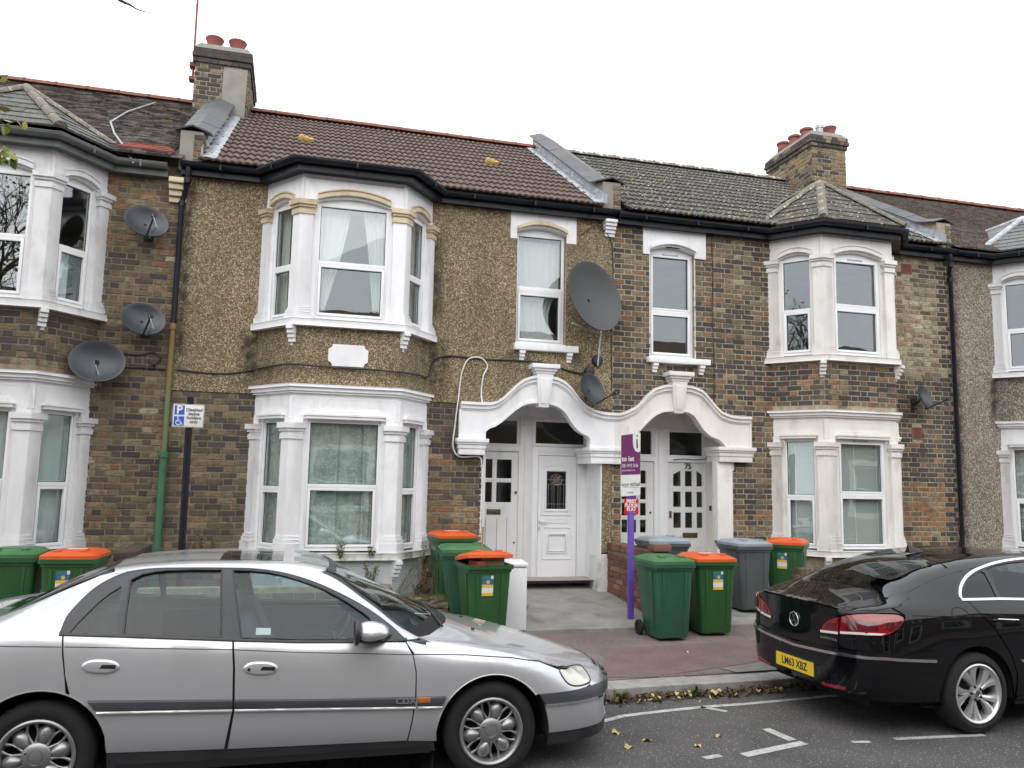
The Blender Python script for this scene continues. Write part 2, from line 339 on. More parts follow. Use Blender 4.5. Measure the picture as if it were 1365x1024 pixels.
def text(name, body, size, mat, parent, origin, ex, ez, align='CENTER', depth=0.001, bold=0.0, sx=1.0, shear=0.0):
    cu = bpy.data.curves.new('text', 'FONT'); cu.body = body; cu.size = size; cu.align_x = align; cu.align_y = 'CENTER'
    cu.extrude = depth; cu.offset = bold; cu.shear = shear; cu.resolution_u = 3
    tmp = bpy.data.objects.new('text_tmp', cu); COL.objects.link(tmp)
    dg = bpy.context.evaluated_depsgraph_get(); me = bpy.data.meshes.new_from_object(tmp.evaluated_get(dg))
    bpy.data.objects.remove(tmp); bpy.data.curves.remove(cu)
    ex = Vector(ex).normalized(); ez = Vector(ez).normalized(); n = ex.cross(ez); O = Vector(origin) - off_of(parent)
    for v in me.vertices: v.co = O + ex * (v.co.x * sx) + ez * v.co.y + n * v.co.z
    me.materials.clear(); me.materials.append(mat); me.name = name
    o = link(bpy.data.objects.new(name, me)); o.parent = parent; OFF[o.name] = off_of(parent)
    return o
def lerp(a, b, t): return a + (b - a) * t
def arc(s0, s1, z0, h, n=10):            # segmental arch from (s0,z0) to (s1,z0) rising h
    return [(lerp(s0, s1, i / n), z0 + h * (1 - (2 * i / n - 1) ** 2)) for i in range(n + 1)]
def cells(x0, x1, z0, z1, holes):        # rectangle minus holes -> rectangles
    xs = sorted({x0, x1, *[min(max(h[k], x0), x1) for h in holes for k in (0, 1)]})
    zs = sorted({z0, z1, *[min(max(h[k], z0), z1) for h in holes for k in (2, 3)]})
    out = []
    for j in range(len(zs) - 1):
        run = None
        for i in range(len(xs) - 1):
            cx = (xs[i] + xs[i + 1]) / 2; cz = (zs[j] + zs[j + 1]) / 2
            solid = not any(h[0] < cx < h[1] and h[2] < cz < h[3] for h in holes)
            if solid: run = [xs[i] if run is None else run[0], xs[i + 1], zs[j], zs[j + 1]]
            elif run: out.append(tuple(run)); run = None
        if run: out.append(tuple(run))
    return out

# ------------------------------------------------------------------ ground heights
def kerb_y(x): return -4.33 + 0.04 * (x - 4.5) if x > 2.2 else -4.42 + 0.03 * (2.2 - x)
def gz(y):                                # pavement and forecourt rise gently to the houses
    if y < -2.05: return lerp(0.085, 0.15, (y + 4.4) / 2.35)
    return lerp(0.19, 0.40, min(1.0, (y + 2.05) / 2.65))

MT['asphalt'] = pmat('worn_asphalt', (0.105, 0.10, 0.098), (0.062, 0.06, 0.06), s=1.3, rough=0.85, bmp=1.0, bs=70, bd=0.012, c3=(0.46, 0.44, 0.42), s3=52, lo3=0.6, hi3=0.66)
MT['pave'] = pmat('pinkish_tarmac', (0.19, 0.15, 0.135), (0.125, 0.10, 0.093), s=1.6, rough=0.9, bmp=0.9, bs=60, bd=0.01, c3=(0.3, 0.26, 0.24), s3=55, lo3=0.55, hi3=0.68)
MT['patchred'] = pmat('red_tarmac_patch', (0.13, 0.085, 0.083), (0.165, 0.115, 0.108), s=3, rough=0.85, bmp=0.8, bs=60, bd=0.01, c3=(0.26, 0.2, 0.19), s3=55, lo3=0.58, hi3=0.7)
MT['patchgrey'] = pmat('grey_tarmac_patch', (0.13, 0.115, 0.112), (0.095, 0.085, 0.084), s=3, rough=0.9, bmp=0.6, bs=150, bd=0.006, c3=(0.2, 0.19, 0.18), s3=110, lo3=0.58, hi3=0.7)
MT['patchpale'] = pmat('pale_tarmac_patch', (0.2, 0.19, 0.175), (0.145, 0.135, 0.125), s=3, rough=0.9, bmp=0.6, bs=150, bd=0.006)
MT['kerb'] = pmat('granite_kerb', (0.31, 0.30, 0.285), (0.22, 0.215, 0.205), s=7, rough=0.85, bmp=0.5, bs=60, c3=(0.13, 0.125, 0.11), s3=3, lo3=0.55, hi3=0.8)
MT['slab'] = pmat('forecourt_concrete', (0.28, 0.27, 0.245), (0.2, 0.195, 0.18), s=3, rough=0.9, bmp=0.4, bs=70, c3=(0.12, 0.115, 0.095), s3=1.7, lo3=0.52, hi3=0.75)
MT['line'] = pmat('worn_white_line', (0.52, 0.52, 0.5), (0.3, 0.3, 0.29), s=9, rough=0.8, bmp=0.5, bs=150, bd=0.004, c3=(0.12, 0.12, 0.12), s3=28, lo3=0.58, hi3=0.68)

mb = MB(); mb.add([(-90, -90, 0), (90, -90, 0), (90, 90, 0), (-90, 90, 0)], [(0, 1, 2, 3)])
tag(mb.build('road', MT['asphalt']), kind='structure')
# pavement: one slab from the kerb to the forecourts
mb = MB(); xs = [-24 + 0.8 * i for i in range(66)]
def pave_strip(mb, xs, ya, yb, za, zb, bottom=-0.05):
    n = len(xs)
    vs = [(x, ya(x), za(x)) for x in xs] + [(x, yb(x), zb(x)) for x in xs] + [(x, ya(x), bottom) for x in xs] + [(x, yb(x), bottom) for x in xs]
    fs = []
    for i in range(n - 1):
        fs += [(i, i + 1, n + i + 1, n + i), (2 * n + i, i, i + 1, 2 * n + i + 1)][:1] + [(i, 2 * n + i, 2 * n + i + 1, i + 1), (n + i, n + i + 1, 3 * n + i + 1, 3 * n + i)]
    mb.add(vs, fs)
pave_strip(mb, xs, lambda x: kerb_y(x) + 0.30, lambda x: -2.05, lambda x: gz(kerb_y(x) + 0.3), lambda x: 0.15)
PAVE = mb.build('pavement', MT['pave'], kind='structure')
mb = MB(); pave_strip(mb, xs, lambda x: -10.6, lambda x: -14.6, lambda x: 0.1, lambda x: 0.15)
tag(mb.build('far_pavement', MT['pave']), kind='structure')
km = MB(); km.box(F0, 0, 0.895, -0.30, 0, -0.12, 0.0); kme = km.mesh('kerbstone', MT['kerb'], bevel=0.012)
for i in range(-8, 14):
    x = 0.9 * i + 0.25; a = math.atan2(kerb_y(x + 0.9) - kerb_y(x), 0.9)
    part('kerbstone', kme, PAVE, (x, kerb_y(x), 0.085 + rng.uniform(-0.004, 0.004)), (0, 0, a + rng.uniform(-.003, .003)))
# tarmac repairs in the pavement: thin laid sheets
def patch(name, poly, m, dz):
    mb = MB(); mb.add([(x, y, gz(y) + dz) for x, y in poly], [tuple(range(len(poly)))]); return mb.build(name, MT[m], PAVE)
patch('red_patch', [(3.35, -2.9), (5.6, -2.75), (5.75, -3.35), (4.7, -3.75), (3.45, -4.08), (3.0, -4.02), (3.25, -3.4)], 'patchred', 0.004)
patch('pale_patch', [(5.35, -2.62), (6.3, -2.55), (6.4, -2.95), (5.5, -3.05)], 'patchpale', 0.004)
patch('dark_patch', [(5.62, -3.1), (6.9, -3.0), (7.0, -3.8), (5.9, -3.9)], 'patchgrey', 0.008)
0 and patch('edge_patch', [(1.8, -2.1), (4.4, -2.1), (4.35, -2.4), (3.2, -2.55), (1.8, -2.5)], 'patchgrey', 0.004)
patch('sand_patch', [(4.3, -3.88), (5.0, -3.75), (5.1, -4.02), (4.4, -4.06)], 'patchpale', 0.008)
# forecourt concrete in front of the houses, cast in bays
FORE = None
def forecourt(x0, x1):
    mb = MB(); ys = [-2.05, -1.95, -0.9, 0.1, 0.66]; nx = 8; xs2 = [lerp(x0 + .004, x1 - .004, i / nx) for i in range(nx + 1)]
    vs = [(x, y, gz(y)) for y in ys for x in xs2]; m = nx + 1
    fs = [(j * m + i, j * m + i + 1, (j + 1) * m + i + 1, (j + 1) * m + i) for j in range(len(ys) - 1) for i in range(nx)]
    b = len(vs); vs += [(x, -2.05, 0.0) for x in xs2]; fs += [(b + i, b + i + 1, i + 1, i) for i in range(nx)]
    mb.add(vs, fs); return mb
FORE = forecourt(2.2, 4.66).build('forecourt', MT['slab'], kind='structure')
for x0, x1 in ((-10, -1.5), (-1.5, 2.2), (4.66, 7.3), (7.3, 11.1), (11.1, 17)):
    forecourt(x0, x1).build('concrete_bay', MT['slab'], FORE)
def mark(poly, dz=0.004): mb = MB(); mb.add([(x, y, dz) for x, y in poly], [tuple(range(len(poly)))]); return mb
mk = MB()
def stripe(mk, pts, w):
    for i in range(len(pts) - 1):
        a = Vector((*pts[i], 0)); b = Vector((*pts[i + 1], 0)); t = (b - a).normalized(); n = Vector((-t.y, t.x, 0)) * w / 2
        mk.add([a - n + Vector((0, 0, .004)), b - n + Vector((0, 0, .004)), b + n + Vector((0, 0, .004)), a + n + Vector((0, 0, .004))], [(0, 1, 2, 3)])
stripe(mk, [(2.3, -5.12), (2.53, -5.06), (2.8, -4.93), (3.15, -4.87), (3.6, -4.81), (4.1, -4.79), (5.0, -4.70), (6.5, -4.6), (9, -4.5)], 0.065)
mk.build('bay_line', MT['line'], kind='structure')
mk = MB(); stripe(mk, [(3.60, -4.8), (3.76, -4.98)], 0.06); mk.build('bay_tick', MT['line'], kind='structure')
mk = MB(); stripe(mk, [(3.82, -5.49), (3.86, -5.80)], 0.085); stripe(mk, [(3.92, -5.865), (3.29, -6.03)], 0.085); stripe(mk, [(3.12, -6.00), (2.97, -6.03)], 0.06)
mk.build('bay_corner', MT['line'], kind='structure')
mk = MB(); stripe(mk, [(4.69, -5.93), (5.5, -5.99)], 0.06); stripe(mk, [(4.3, -5.93), (4.45, -5.95)], 0.05); mk.build('bay_edge', MT['line'], kind='structure')

# ------------------------------------------------------------------ bricks
def brick_mesh(L, H, seed):
    r = random.Random(seed); j = lambda a: r.uniform(-a, a)
    a, b, c = L / 2, H / 2, 0.005
    vs = []
    for y, ins, jit in ((0.03, 0, 0), (-0.003, 0, 0.002), (-0.009, c, 0.0025)):
        for sx, sz in ((-1, -1), (1, -1), (1, 1), (-1, 1)):
            vs.append(Vector((sx * (a - ins) + j(jit), y + j(jit) * 0.6, sz * (b - ins) + j(jit))))
    fs = []
    for k in (0, 4):
        for i in range(4): fs.append((k + i, k + (i + 1) % 4, k + 4 + (i + 1) % 4, k + 4 + i))
    fs.append((8, 9, 10, 11))
    return vs, fs
BV = {'s': [brick_mesh(0.223, 0.0705, i) for i in range(5)], 'h': [brick_mesh(0.107, 0.0705, 10 + i) for i in range(4)]}
def to_mesh(vf, mat):
    mb = MB(); mb.add(*vf); return mb.mesh('brick', mat)
BM = {k: [to_mesh(v, MT['brick1']) for v in vs] for k, vs in BV.items()}
class Bricks:
    """collects brick positions for one thing, then links the nearest ones singly and the rest as one mesh"""
    def __init__(self): self.items = []
    def wall(self, F, x0, x1, z0, z1, allow, colfn, course=0.0835, o=0.0, bond='flemish', seed=0, keep=1.0):
        r = random.Random(seed); k0 = int(math.floor((z0 + 1e-6) / course))
        k = k0
        while (k + 1) * course <= z1 + 0.03:
            zc = (k + 0.5) * course
            if zc - 0.03 > z0:
                for a, b in allow(zc):
                    a = max(a, x0); b = min(b, x1)
                    if b - a < 0.03: continue
                    x = -40.0 + (0.0 if k % 2 == 0 else 0.176 if bond == 'flemish' else 0.118); i = 0
                    x += 0.353 * math.floor((a + 40) / 0.353) - 0.353 if bond == 'flemish' else 0.236 * math.floor((a + 40) / 0.236) - 0.236
                    while x < b:
                        st = bond != 'flemish' or i % 2 == 0
                        L = 0.2245 if st else 0.1085
                        xa = max(x + r.uniform(0.0, 0.004), a); xb = min(x + L - r.uniform(0, 0.003), b)
                        if xb - xa > 0.025:
                            kind = 's' if (xb - xa) > 0.15 else 'h'
                            c = colfn((xa + xb) / 2, zc, r, kind); w_ = F.P((xa + xb) / 2, 0, zc); q_ = 1 + 0.42 * noise.fractal(w_ * 1.15 + Vector((3, 9, 1)), 0.8, 2.0, 4); c = tuple(v * q_ for v in c)
                            self.items.append((F, (xa + xb) / 2, o + r.uniform(-0.003, 0.004), zc + r.uniform(-0.0025, 0.0025), xb - xa, kind, r.randrange(4), c, r.uniform(-0.006, 0.006)))
                        x += L + 0.012; i += 1
            k += 1
    def flush(self, parent, limit=300, only=None):
        def key(it):
            F, s, o, z, L, kind, v, c, tw = it
            return -L / (F.P(s, o, z) - CAM).length
        def vis(it):
            P = it[0].P(it[1], it[2], it[3]) - CAM; d = P.dot(_w)
            return d > 0 and abs(P.dot(_r) / d) < 0.63 and abs(P.dot(_u) / d) < 0.47 and (only is None or only(it))
        its = sorted(self.items, key=lambda it: (not vis(it), key(it)))
        single, rest = its[:limit], its[limit:]
        if limit and not all(vis(i) for i in single):
            rest = [i for i in single if not vis(i)] + rest; single = [i for i in single if vis(i)]
        for F, s, o, z, L, kind, v, c, tw in single:
            base = 0.223 if kind == 's' else 0.107
            part('brick', BM[kind][v], parent, F.P(s, o, z), (0, tw, math.atan2(F.e.y, F.e.x)), (L / base, 1, 1), c)
        if rest:
            vs = []; fs = []; cols = []
            for F, s, o, z, L, kind, v, c, tw in rest:
                bv, bf = BV[kind][v]; b = len(vs); k = L / (0.223 if kind == 's' else 0.107)
                for q in bv: vs.append(F.P(s + q.x * k, o - q.y, z + q.z - q.x * tw))
                for f in bf: fs.append(tuple(b + i for i in f))
                cols += [c] * len(bv)
            off = off_of(parent); me = bpy.data.meshes.new('bricks'); me.from_pydata([v - off for v in vs], [], fs)
            ca = me.color_attributes.new('Col', 'FLOAT_COLOR', 'POINT')
            ca.data.foreach_set('color', [x for c in cols for x in (c[0], c[1], c[2], 1.0)])
            me.materials.append(MT['brickm'])
            o = link(bpy.data.objects.new('brickwork', me)); o.parent = parent; OFF[o.name] = off; o['kind'] = 'stuff'
def jit(c, r, a=0.18):
    k = 1 + r.uniform(-a, a); return tuple(max(0.004, x * k * (1 + r.uniform(-0.05, 0.05))) for x in c)
def pick(r, *opts):
    t = r.random() * sum(w for w, c in opts)
    for w, c in opts:
        t -= w
        if t <= 0: return jit(c, r)
    return jit(opts[-1][1], r)
BROWN, DARK, TAN, ORANGE, RED, PALE, BLACK = (0.21, 0.16, 0.10), (0.125, 0.102, 0.074), (0.29, 0.225, 0.14), (0.32, 0.175, 0.095), (0.28, 0.12, 0.07), (0.46, 0.405, 0.285), (0.072, 0.069, 0.066)
def col1(x, z, r, k):
    if z > 5.0: return pick(r, (3, BROWN), (2.2, DARK), (2.2, ORANGE), (1, TAN))
    if 3.25 < z < 3.95: return pick(r, (3, DARK), (1.5, BLACK), (2.5, BROWN), (.3, TAN))
    if z < 3.2 and r.random() < 0.06: return jit(ORANGE, r)
    return pick(r, (4.5, BROWN), (2.5, DARK), (1.2, BLACK), (2, TAN), (.25, ORANGE), (.25, PALE))
def col2(x, z, r, k):
    if x < 0: return pick(r, (2.2, BLACK), (2.5, DARK), (3, BROWN), (1.2, TAN), (1.2 if z < 1.6 else .2, ORANGE))
    if z < 1.55: return pick(r, (2.2, ORANGE), (2.2, TAN), (1.2, RED), (1.5, BROWN), (1, DARK))
    return pick(r, (2, BLACK), (2.5, DARK), (2.6, BROWN), (1.6, TAN), (.4, ORANGE))
def col3(x, z, r, k):
    if x > 9.7:
        if x > 10.85 and r.random() < 0.65: return jit(BLACK, r)
        if z > 3.85: return pick(r, (5, PALE), (2.2, TAN), (1, (0.34, 0.22, 0.15)), (.6, BROWN), (1.5 if z > 5.6 else .3, DARK))
        if z > 2.05: return pick(r, (4.5, BLACK), (2.5, DARK), (1.5, ORANGE), (1, BROWN))
        if z > 1.35: return pick(r, (5, (0.34, 0.19, 0.09)), (1, TAN), (.8, DARK), (.8, BROWN))
        return pick(r, (3, (0.34, 0.19, 0.09)), (1.6, BLACK), (1.6, TAN), (1.5, BROWN))
    if 7.4 < x < 9.95 and 3.1 < z < 3.95: return pick(r, (3.4, BLACK), (2, DARK), (2.6, ORANGE), (1.2, BROWN), (.5, TAN))
    if z < 1.6: return pick(r, (2.2, BLACK), (2, BROWN), (2, TAN), (1.8, ORANGE))
    if z > 5.85: return pick(r, (3, DARK), (2, BLACK), (2, BROWN), (1, TAN))
    if z > 4.6: return pick(r, (2.6, TAN), (3, BROWN), (1.8, BLACK), (1, DARK), (.9, ORANGE), (.4, PALE))
    return pick(r, (3, BLACK), (2.2, DARK), (2.2, BROWN), (1.7, TAN), (.5, ORANGE))
def colred(x, z, r, k): return pick(r, (3, (0.26, 0.105, 0.065)), (2, (0.2, 0.085, 0.06)), (1.5, (0.3, 0.16, 0.1)), (.6, (0.12, 0.07, 0.06)))
def colold(x, z, r, k): return pick(r, (3, (0.19, 0.15, 0.1)), (2, (0.13, 0.105, 0.075)), (1, (0.24, 0.2, 0.14)))
def intervals(x0, x1, holes):
    def f(z):
        cut = sorted((h[0], h[1]) for h in holes if h[2] - 0.02 < z < h[3] + 0.02); out = []; a = x0
        for p, q in cut:
            if p > a: out.append((a, p))
            a = max(a, q)
        if a < x1: out.append((a, x1))
        return out
    return f

# ------------------------------------------------------------------ windows
def curtain(name, parent, F, s0, s1, o, z0, z1, mat, waves=9, amp=0.02, gather=None):
    mb = MB()
    def fn(u, v):
        z = lerp(z0, z1, v); a, b = s0, s1
        if gather: a, b = gather(v, s0, s1)
        return F.P(lerp(a, b, u), o + amp * math.sin(u * waves * 6.283) * (0.6 + 0.4 * math.sin(v * 3 + u * 5)), z)
    mb.sheet(fn, waves * 6, 5); return mb.build(name, mat, parent, smooth=60, recalc=False)
def window(root, F, s0, s1, z0, z1, tz, tw, o=-0.05, fw=0.045, mat='upvc', upper_sash=False, vent=False, arch=0.0):
    """uPVC frame with transom at tz..tz+tw; returns the frame part, panes are its sub-parts"""
    mb = MB(); d0, d1 = o - 0.06, o
    mb.box(F, s0, s0 + fw, d0, d1, z0, z1); mb.box(F, s1 - fw, s1, d0, d1, z0, z1)
    mb.box(F, s0 + fw, s1 - fw, d0, d1 - .001, z0, z0 + fw); mb.box(F, s0 + fw, s1 - fw, d0, d1 - .001, z1 - fw, z1)
    mb.box(F, s0 + fw, s1 - fw, d0, d1 + .012, tz, tz + tw)
    if arch:                                       # infill under the segmental arch
        mb.prism(F, [(s0, z1)] + [(s, z) for s, z in arc(s0, s1, z1 + .002, arch, 8)] + [(s1, z1)], d0 + 0.005, d1 - 0.02)
    def sash(a, b, c, d, w=0.035):
        e0, e1 = d0 + .01, d1 + .016
        mb.box(F, a, a + w, e0, e1, c, d); mb.box(F, b - w, b, e0, e1, c, d)
        mb.box(F, a + w, b - w, e0, e1 - .001, c, c + w); mb.box(F, a + w, b - w, e0, e1 - .001, d - w, d)
        return a + w, b - w, c + w, d - w
    lo = sash(s0 + fw + .002, s1 - fw - .002, z0 + fw + .002, tz - .002)
    up = (s0 + fw, s1 - fw, tz + tw, z1 - fw)
    if upper_sash: up = sash(up[0] + .002, up[1] - .002, up[2] + .002, up[3] - .002, 0.03)
    w = mb.build('window', MT[mat], root, bevel=0.004)
    if vent:
        c = (s0 + s1) / 2; g = MB(); g.box(F, c - 0.14, c + 0.14, d1, d1 + 0.014, z1 - fw + .012, z1 - fw + .032); g.build('trickle_vent', MT['steel'], w)
    for a, b, c, d in (lo, up):
        p = MB(); p.box(F, a - .004, b + .004, o - 0.036, o - 0.030, c - .004, d + .004); p.build('pane', MT['glass'], w, recalc=False)
    g = MB()                                       # dark gasket line round the glass
    for a, b, c, d in (lo, up):
        for bx in ((a, a + .008, c, d), (b - .008, b, c, d), (a + .008, b - .008, c, c + .008), (a + .008, b - .008, d - .008, d)):
            g.box(F, bx[0], bx[1], o - 0.029, o - 0.022, bx[2], bx[3])
    g.build('gasket', MT['black'], w)
    return w
def room(root, x0, x1, floors):
    mb = MB()
    for z0, z1 in floors:
        P = [(x0, .12, z0), (x1, .12, z0), (x1, 3.4, z0), (x0, 3.4, z0), (x0, .12, z1), (x1, .12, z1), (x1, 3.4, z1), (x0, 3.4, z1)]
        mb.add(P, [(0, 1, 2, 3), (4, 5, 6, 7), (3, 2, 6, 7), (0, 3, 7, 4), (1, 2, 6, 5)])
        xm = (x0 + x1) / 2
        mb.add([(xm, .12, z0), (xm, 3.4, z0), (xm, 3.4, z1), (xm, .12, z1)], [(0, 1, 2, 3)])
    return mb.build('interior', MT['room'], root, recalc=False)

# ------------------------------------------------------------------ canted bay
def bay_path(c, hf=0.70, hw=1.2, d=0.65): return [(c - hw, 0.0), (c - hf, -d), (c + hf, -d), (c + hw, 0.0)]
def sub_path(P, s0, s1):
    out = []; acc = 0.0
    for i in range(len(P) - 1):
        a = Vector(P[i]); b = Vector(P[i + 1]); L = (b - a).length
        lo, hi = max(s0, acc), min(s1, acc + L)
        if hi > lo + 1e-6:
            p = a + (b - a) * ((lo - acc) / L); q = a + (b - a) * ((hi - acc) / L)
            if not out: out.append(p)
            out.append(q)
        acc += L
    return out
def off_path(pts, o):
    out = []
    for i, p in enumerate(pts):
        ns = []
        if i > 0: t = (pts[i] - pts[i - 1]).normalized(); ns.append(Vector((t.y, -t.x)))
        if i < len(pts) - 1: t = (pts[i + 1] - pts[i]).normalized(); ns.append(Vector((t.y, -t.x)))
        if len(ns) == 2: m = (ns[0] + ns[1]).normalized(); out.append(p + m * (o / m.dot(ns[0])))
        else: out.append(p + ns[0] * o)
    return out
def band(mb, P, s0, s1, z0, z1, o0, o1, ext=True):
    L = sum((Vector(P[i + 1]) - Vector(P[i])).length for i in range(3))
    pts = sub_path(P, s0, s1)
    if ext and s0 <= 0: pts[0] = pts[0] + (pts[0] - pts[1]).normalized() * 0.09
    if ext and s1 >= L - 1e-4: pts[-1] = pts[-1] + (pts[-1] - pts[-2]).normalized() * 0.09
    a = off_path(pts, o0); b = off_path(pts, o1); poly = [(p.x, p.y) for p in b] + [(p.x, p.y) for p in reversed(a)]
    n = len(pts)
    # quads rather than one concave n-gon
    vs = [(p.x, p.y, z) for z in (z0, z1) for p in a] ; vs2 = [(p.x, p.y, z) for z in (z0, z1) for p in b]
    vv = vs + vs2; A0, A1, B0, B1 = 0, n, 2 * n, 3 * n; fs = []
    for i in range(n - 1):
        fs += [(A0 + i, A0 + i + 1, A1 + i + 1, A1 + i), (B0 + i, B0 + i + 1, B1 + i + 1, B1 + i), (A0 + i, A0 + i + 1, B0 + i + 1, B0 + i), (A1 + i, A1 + i + 1, B1 + i + 1, B1 + i)]
    fs += [(A0, A1, B1, B0), (A0 + n - 1, A1 + n - 1, B1 + n - 1, B0 + n - 1)]
    mb.add(vv, fs)
def solid(mb, P, z0, z1, o, back=0.08):
    L = 99; pts = [Vector(p) for p in P]
    pts[0] = pts[0] + (pts[0] - pts[1]).normalized() * 0.1; pts[-1] = pts[-1] + (pts[-1] - pts[-2]).normalized() * 0.1
    b = off_path(pts, o); mb.plan([(p.x, p.y) for p in b] , z0, z1)
def bay(root, c, wall, cap, hf=0.70, apron=None, upper_curtain=None, lower_curtain=None, vent=False, bricks=None, colfn=None, plinth='bluewhite', sides=(0, 1, 2)):
    P = bay_path(c, hf); Ls = [(Vector(P[i + 1]) - Vector(P[i])).length for i in range(3)]; L = sum(Ls); S1, S2 = Ls[0], Ls[0] + Ls[1]
    segs = []
    acc = 0
    for i in range(3):
        a = Vector((*P[i], 0)); e = (Vector((*P[i + 1], 0)) - a).normalized(); segs.append((Fr(a, e, (e.y, -e.x, 0)), acc, Ls[i])); acc += Ls[i]
    W = MT[wall]; C = MT[cap]
    pil = [(0, 0.13), (S1 - 0.13, S1 + 0.16), (S2 - 0.16, S2 + 0.13), (L - 0.13, L)]
    # plinth and lower sill
    mb = MB(); band(mb, P, 0, L, 0.2, 0.9, -0.15, 0.0); mb.build('bay_plinth', MT[plinth], root)
    mb = MB(); solid(mb, P, 0.9, 0.985, 0.09); s = mb.build('bay_sill', MT['oldwhite'] if plinth == 'bluewhite' else W, root, bevel=0.008)
    mb = MB(); solid(mb, P, 3.965, 4.055, 0.10); mb.build('bay_sill', W, root, bevel=0.008)
    # friezes, cornice, roof slab
    mb = MB(); solid(mb, P, 3.0, 3.07, -0.005); solid(mb, P, 3.07, 3.10, 0.03); solid(mb, P, 3.10, 3.15, 0.055); solid(mb, P, 3.15, 3.19, 0.085); mb.build('bay_cornice', W, root, bevel=0.006)
    mb = MB(); solid(mb, P, 6.02, 6.12, -0.002); mb.build('bay_head', W, root)
    mb = MB(); solid(mb, P, 6.121, 6.215, 0.1); mb.build('bay_wall_plate', MT['blackpaint'], root)
    # apron between the storeys
    if apron == 'brick':
        mb = MB(); band(mb, P, 0, L, 3.19, 3.965, -0.12, 0.003); mb.build('bay_apron', MT['mortar3'] if colfn is col3 else MT['mortar1'], root)
        for F, a0, Lg in segs:
            bricks.wall(F, 0, Lg, 3.19, 3.97, lambda z, Lg=Lg: [(0.0, Lg)], (lambda s, z, r, k, F=F: colfn(F.O.x + F.e.x * s, z, r, k)), seed=int(a0 * 10) + 3)
    else:
        mb = MB(); band(mb, P, 0, L, 3.19, 3.965, -0.12, 0.012); o = mb.build('bay_apron', MT[apron], root); stain_attr(o)
    # brackets under the sills
    mb = MB()
    for k in range(4): mb.box(Fr((0, 0, 0), (1, 0, 0), (0, -1, 0)), -0.045, 0.045, 0.0, 0.15 - 0.03 * k, -0.055 * (k + 1), -0.055 * k - 0.012); mb.box(F0, -0.04, 0.04, 0.0, 0.135 - 0.03 * k, -0.055 * k - 0.012, -0.055 * k)
    mb.box(F0, -0.035, 0.035, 0, 0.02, -0.26, -0.22); bme = mb.mesh('sill_bracket', W)
    for zt in (3.963, 0.898):
        for px, sg in ((P[1], -1), (P[2], 1)):
            part('sill_bracket', bme, root, (px[0] + 0.02 * sg, px[1] + 0.03, zt), (0, 0, sg * 0.45))
    # pilasters with stepped capitals and bases
    for zb, zs0, zs1, zc, zt in ((0.985, 1.20, 2.46, 2.67, 2.75), (4.055, 4.21, 5.50, 5.69, 5.72)):
        for a, b in pil:
            mb = MB(); band(mb, P, a, b, zs0 - 0.01, zs1 + 0.005, -0.13, 0.035)
            e = 0.028
            bs = [(zb, zb + (zs0 - zb) * 0.55, 0.075, 0.03), (zb + (zs0 - zb) * 0.55, zb + (zs0 - zb) * 0.8, 0.063, 0.02), (zb + (zs0 - zb) * 0.8, zs0, 0.05, 0.01)]
            for q0, q1, oo, ee in bs: band(mb, P, max(0, a - ee), min(L, b + ee), q0, q1, -0.12, oo)
            ob = mb.build('pilaster', W, root, bevel=0.006); mb = MB(); band(mb, P, max(0, a - .06), min(L, b + .06), zb, zt, -.125, -.03); mb.build('reveal', W, ob)
            mb = MB(); h = zc - zs1
            for q0, q1, oo, ee in ((0, .34, .055, .014), (.34, .48, .042, .004), (.48, .66, .066, .02), (.66, 1.0, .092, .036)):
                band(mb, P, max(0, a - ee), min(L, b + ee), zs1 + h * q0, zs1 + h * q1, -0.12, oo)
            mb.build('capital', C, ob, bevel=0.004)
            mb = MB(); band(mb, P, a, b, zc, zt + 0.05, -0.12, 0.004); mb.build('block', W, ob)
    wins = []
    for F, a0, Lg in segs:
        i = segs.index((F, a0, Lg)) if False else [k for k in range(3) if segs[k][0] is F][0]
        lo = 0.17 if i != 1 else 0.215; hi = Lg - lo
        # ---- upper storey: segmental arch cut in the frieze, hood moulding over it
        mb = MB(); z0, ah = 5.70, 0.085 if i == 1 else 0.06
        ar = arc(lo, hi, z0, ah)
        mb.ribbon(F, ar, [(s, 6.03) for s, z in ar], -0.12, -0.002); mb.box(F, -0.02, lo, -0.12, -0.002, z0, 6.03); mb.box(F, hi, Lg + 0.02, -0.12, -0.002, z0, 6.03)
        fz = mb.build('frieze', W, root)
        mb = MB(); e = 0.05
        a1 = arc(lo - .01, hi + .01, z0 + 0.02, ah + 0.01, 10); a2 = [(s, z + 0.05) for s, z in a1]; a3 = [(lerp(lo, hi, (s - lo) / (hi - lo)), z + 0.075) for s, z in a1]
        mb.ribbon(F, a1, a2, -0.002, 0.055); mb.ribbon(F, a2, a3, -0.002, 0.03); mb.ribbon(F, a3, [(s, z + .02) for s, z in a3], -0.002, 0.05)
        mb.build('hood_moulding', C, fz)
        w = window(root, F, lo - .005, hi + .005, 4.09, 5.70, 4.84 if i == 1 else 4.80, 0.05, upper_sash=(vent and i == 1), vent=vent and i == 1, arch=ah)
        wins.append((i, 1, w, F, lo, hi, 4.15, 5.7))
        # ---- ground storey: square head with stepped hood
        mb = MB(); mb.box(F, -0.03, Lg + 0.03, -0.12, -0.002, 2.73, 3.02); fz = mb.build('frieze', W, root)
        mb = MB()
        for q0, q1, oo, dd in ((2.735, 2.775, .05, .03), (2.775, 2.80, .065, .05), (2.80, 2.845, .035, -.03)):
            mb.prism(F, [(lo - dd, q0), (hi + dd, q0), (hi + dd - .012, q1), (lo - dd + .012, q1)], -0.002, oo)
        mb.build('hood_moulding', W, fz)
        w = window(root, F, lo - .005, hi + .005, 1.01, 2.73, 1.83 if i == 1 else 1.79, 0.05, upper_sash=(vent and i == 1), vent=vent and i == 1)
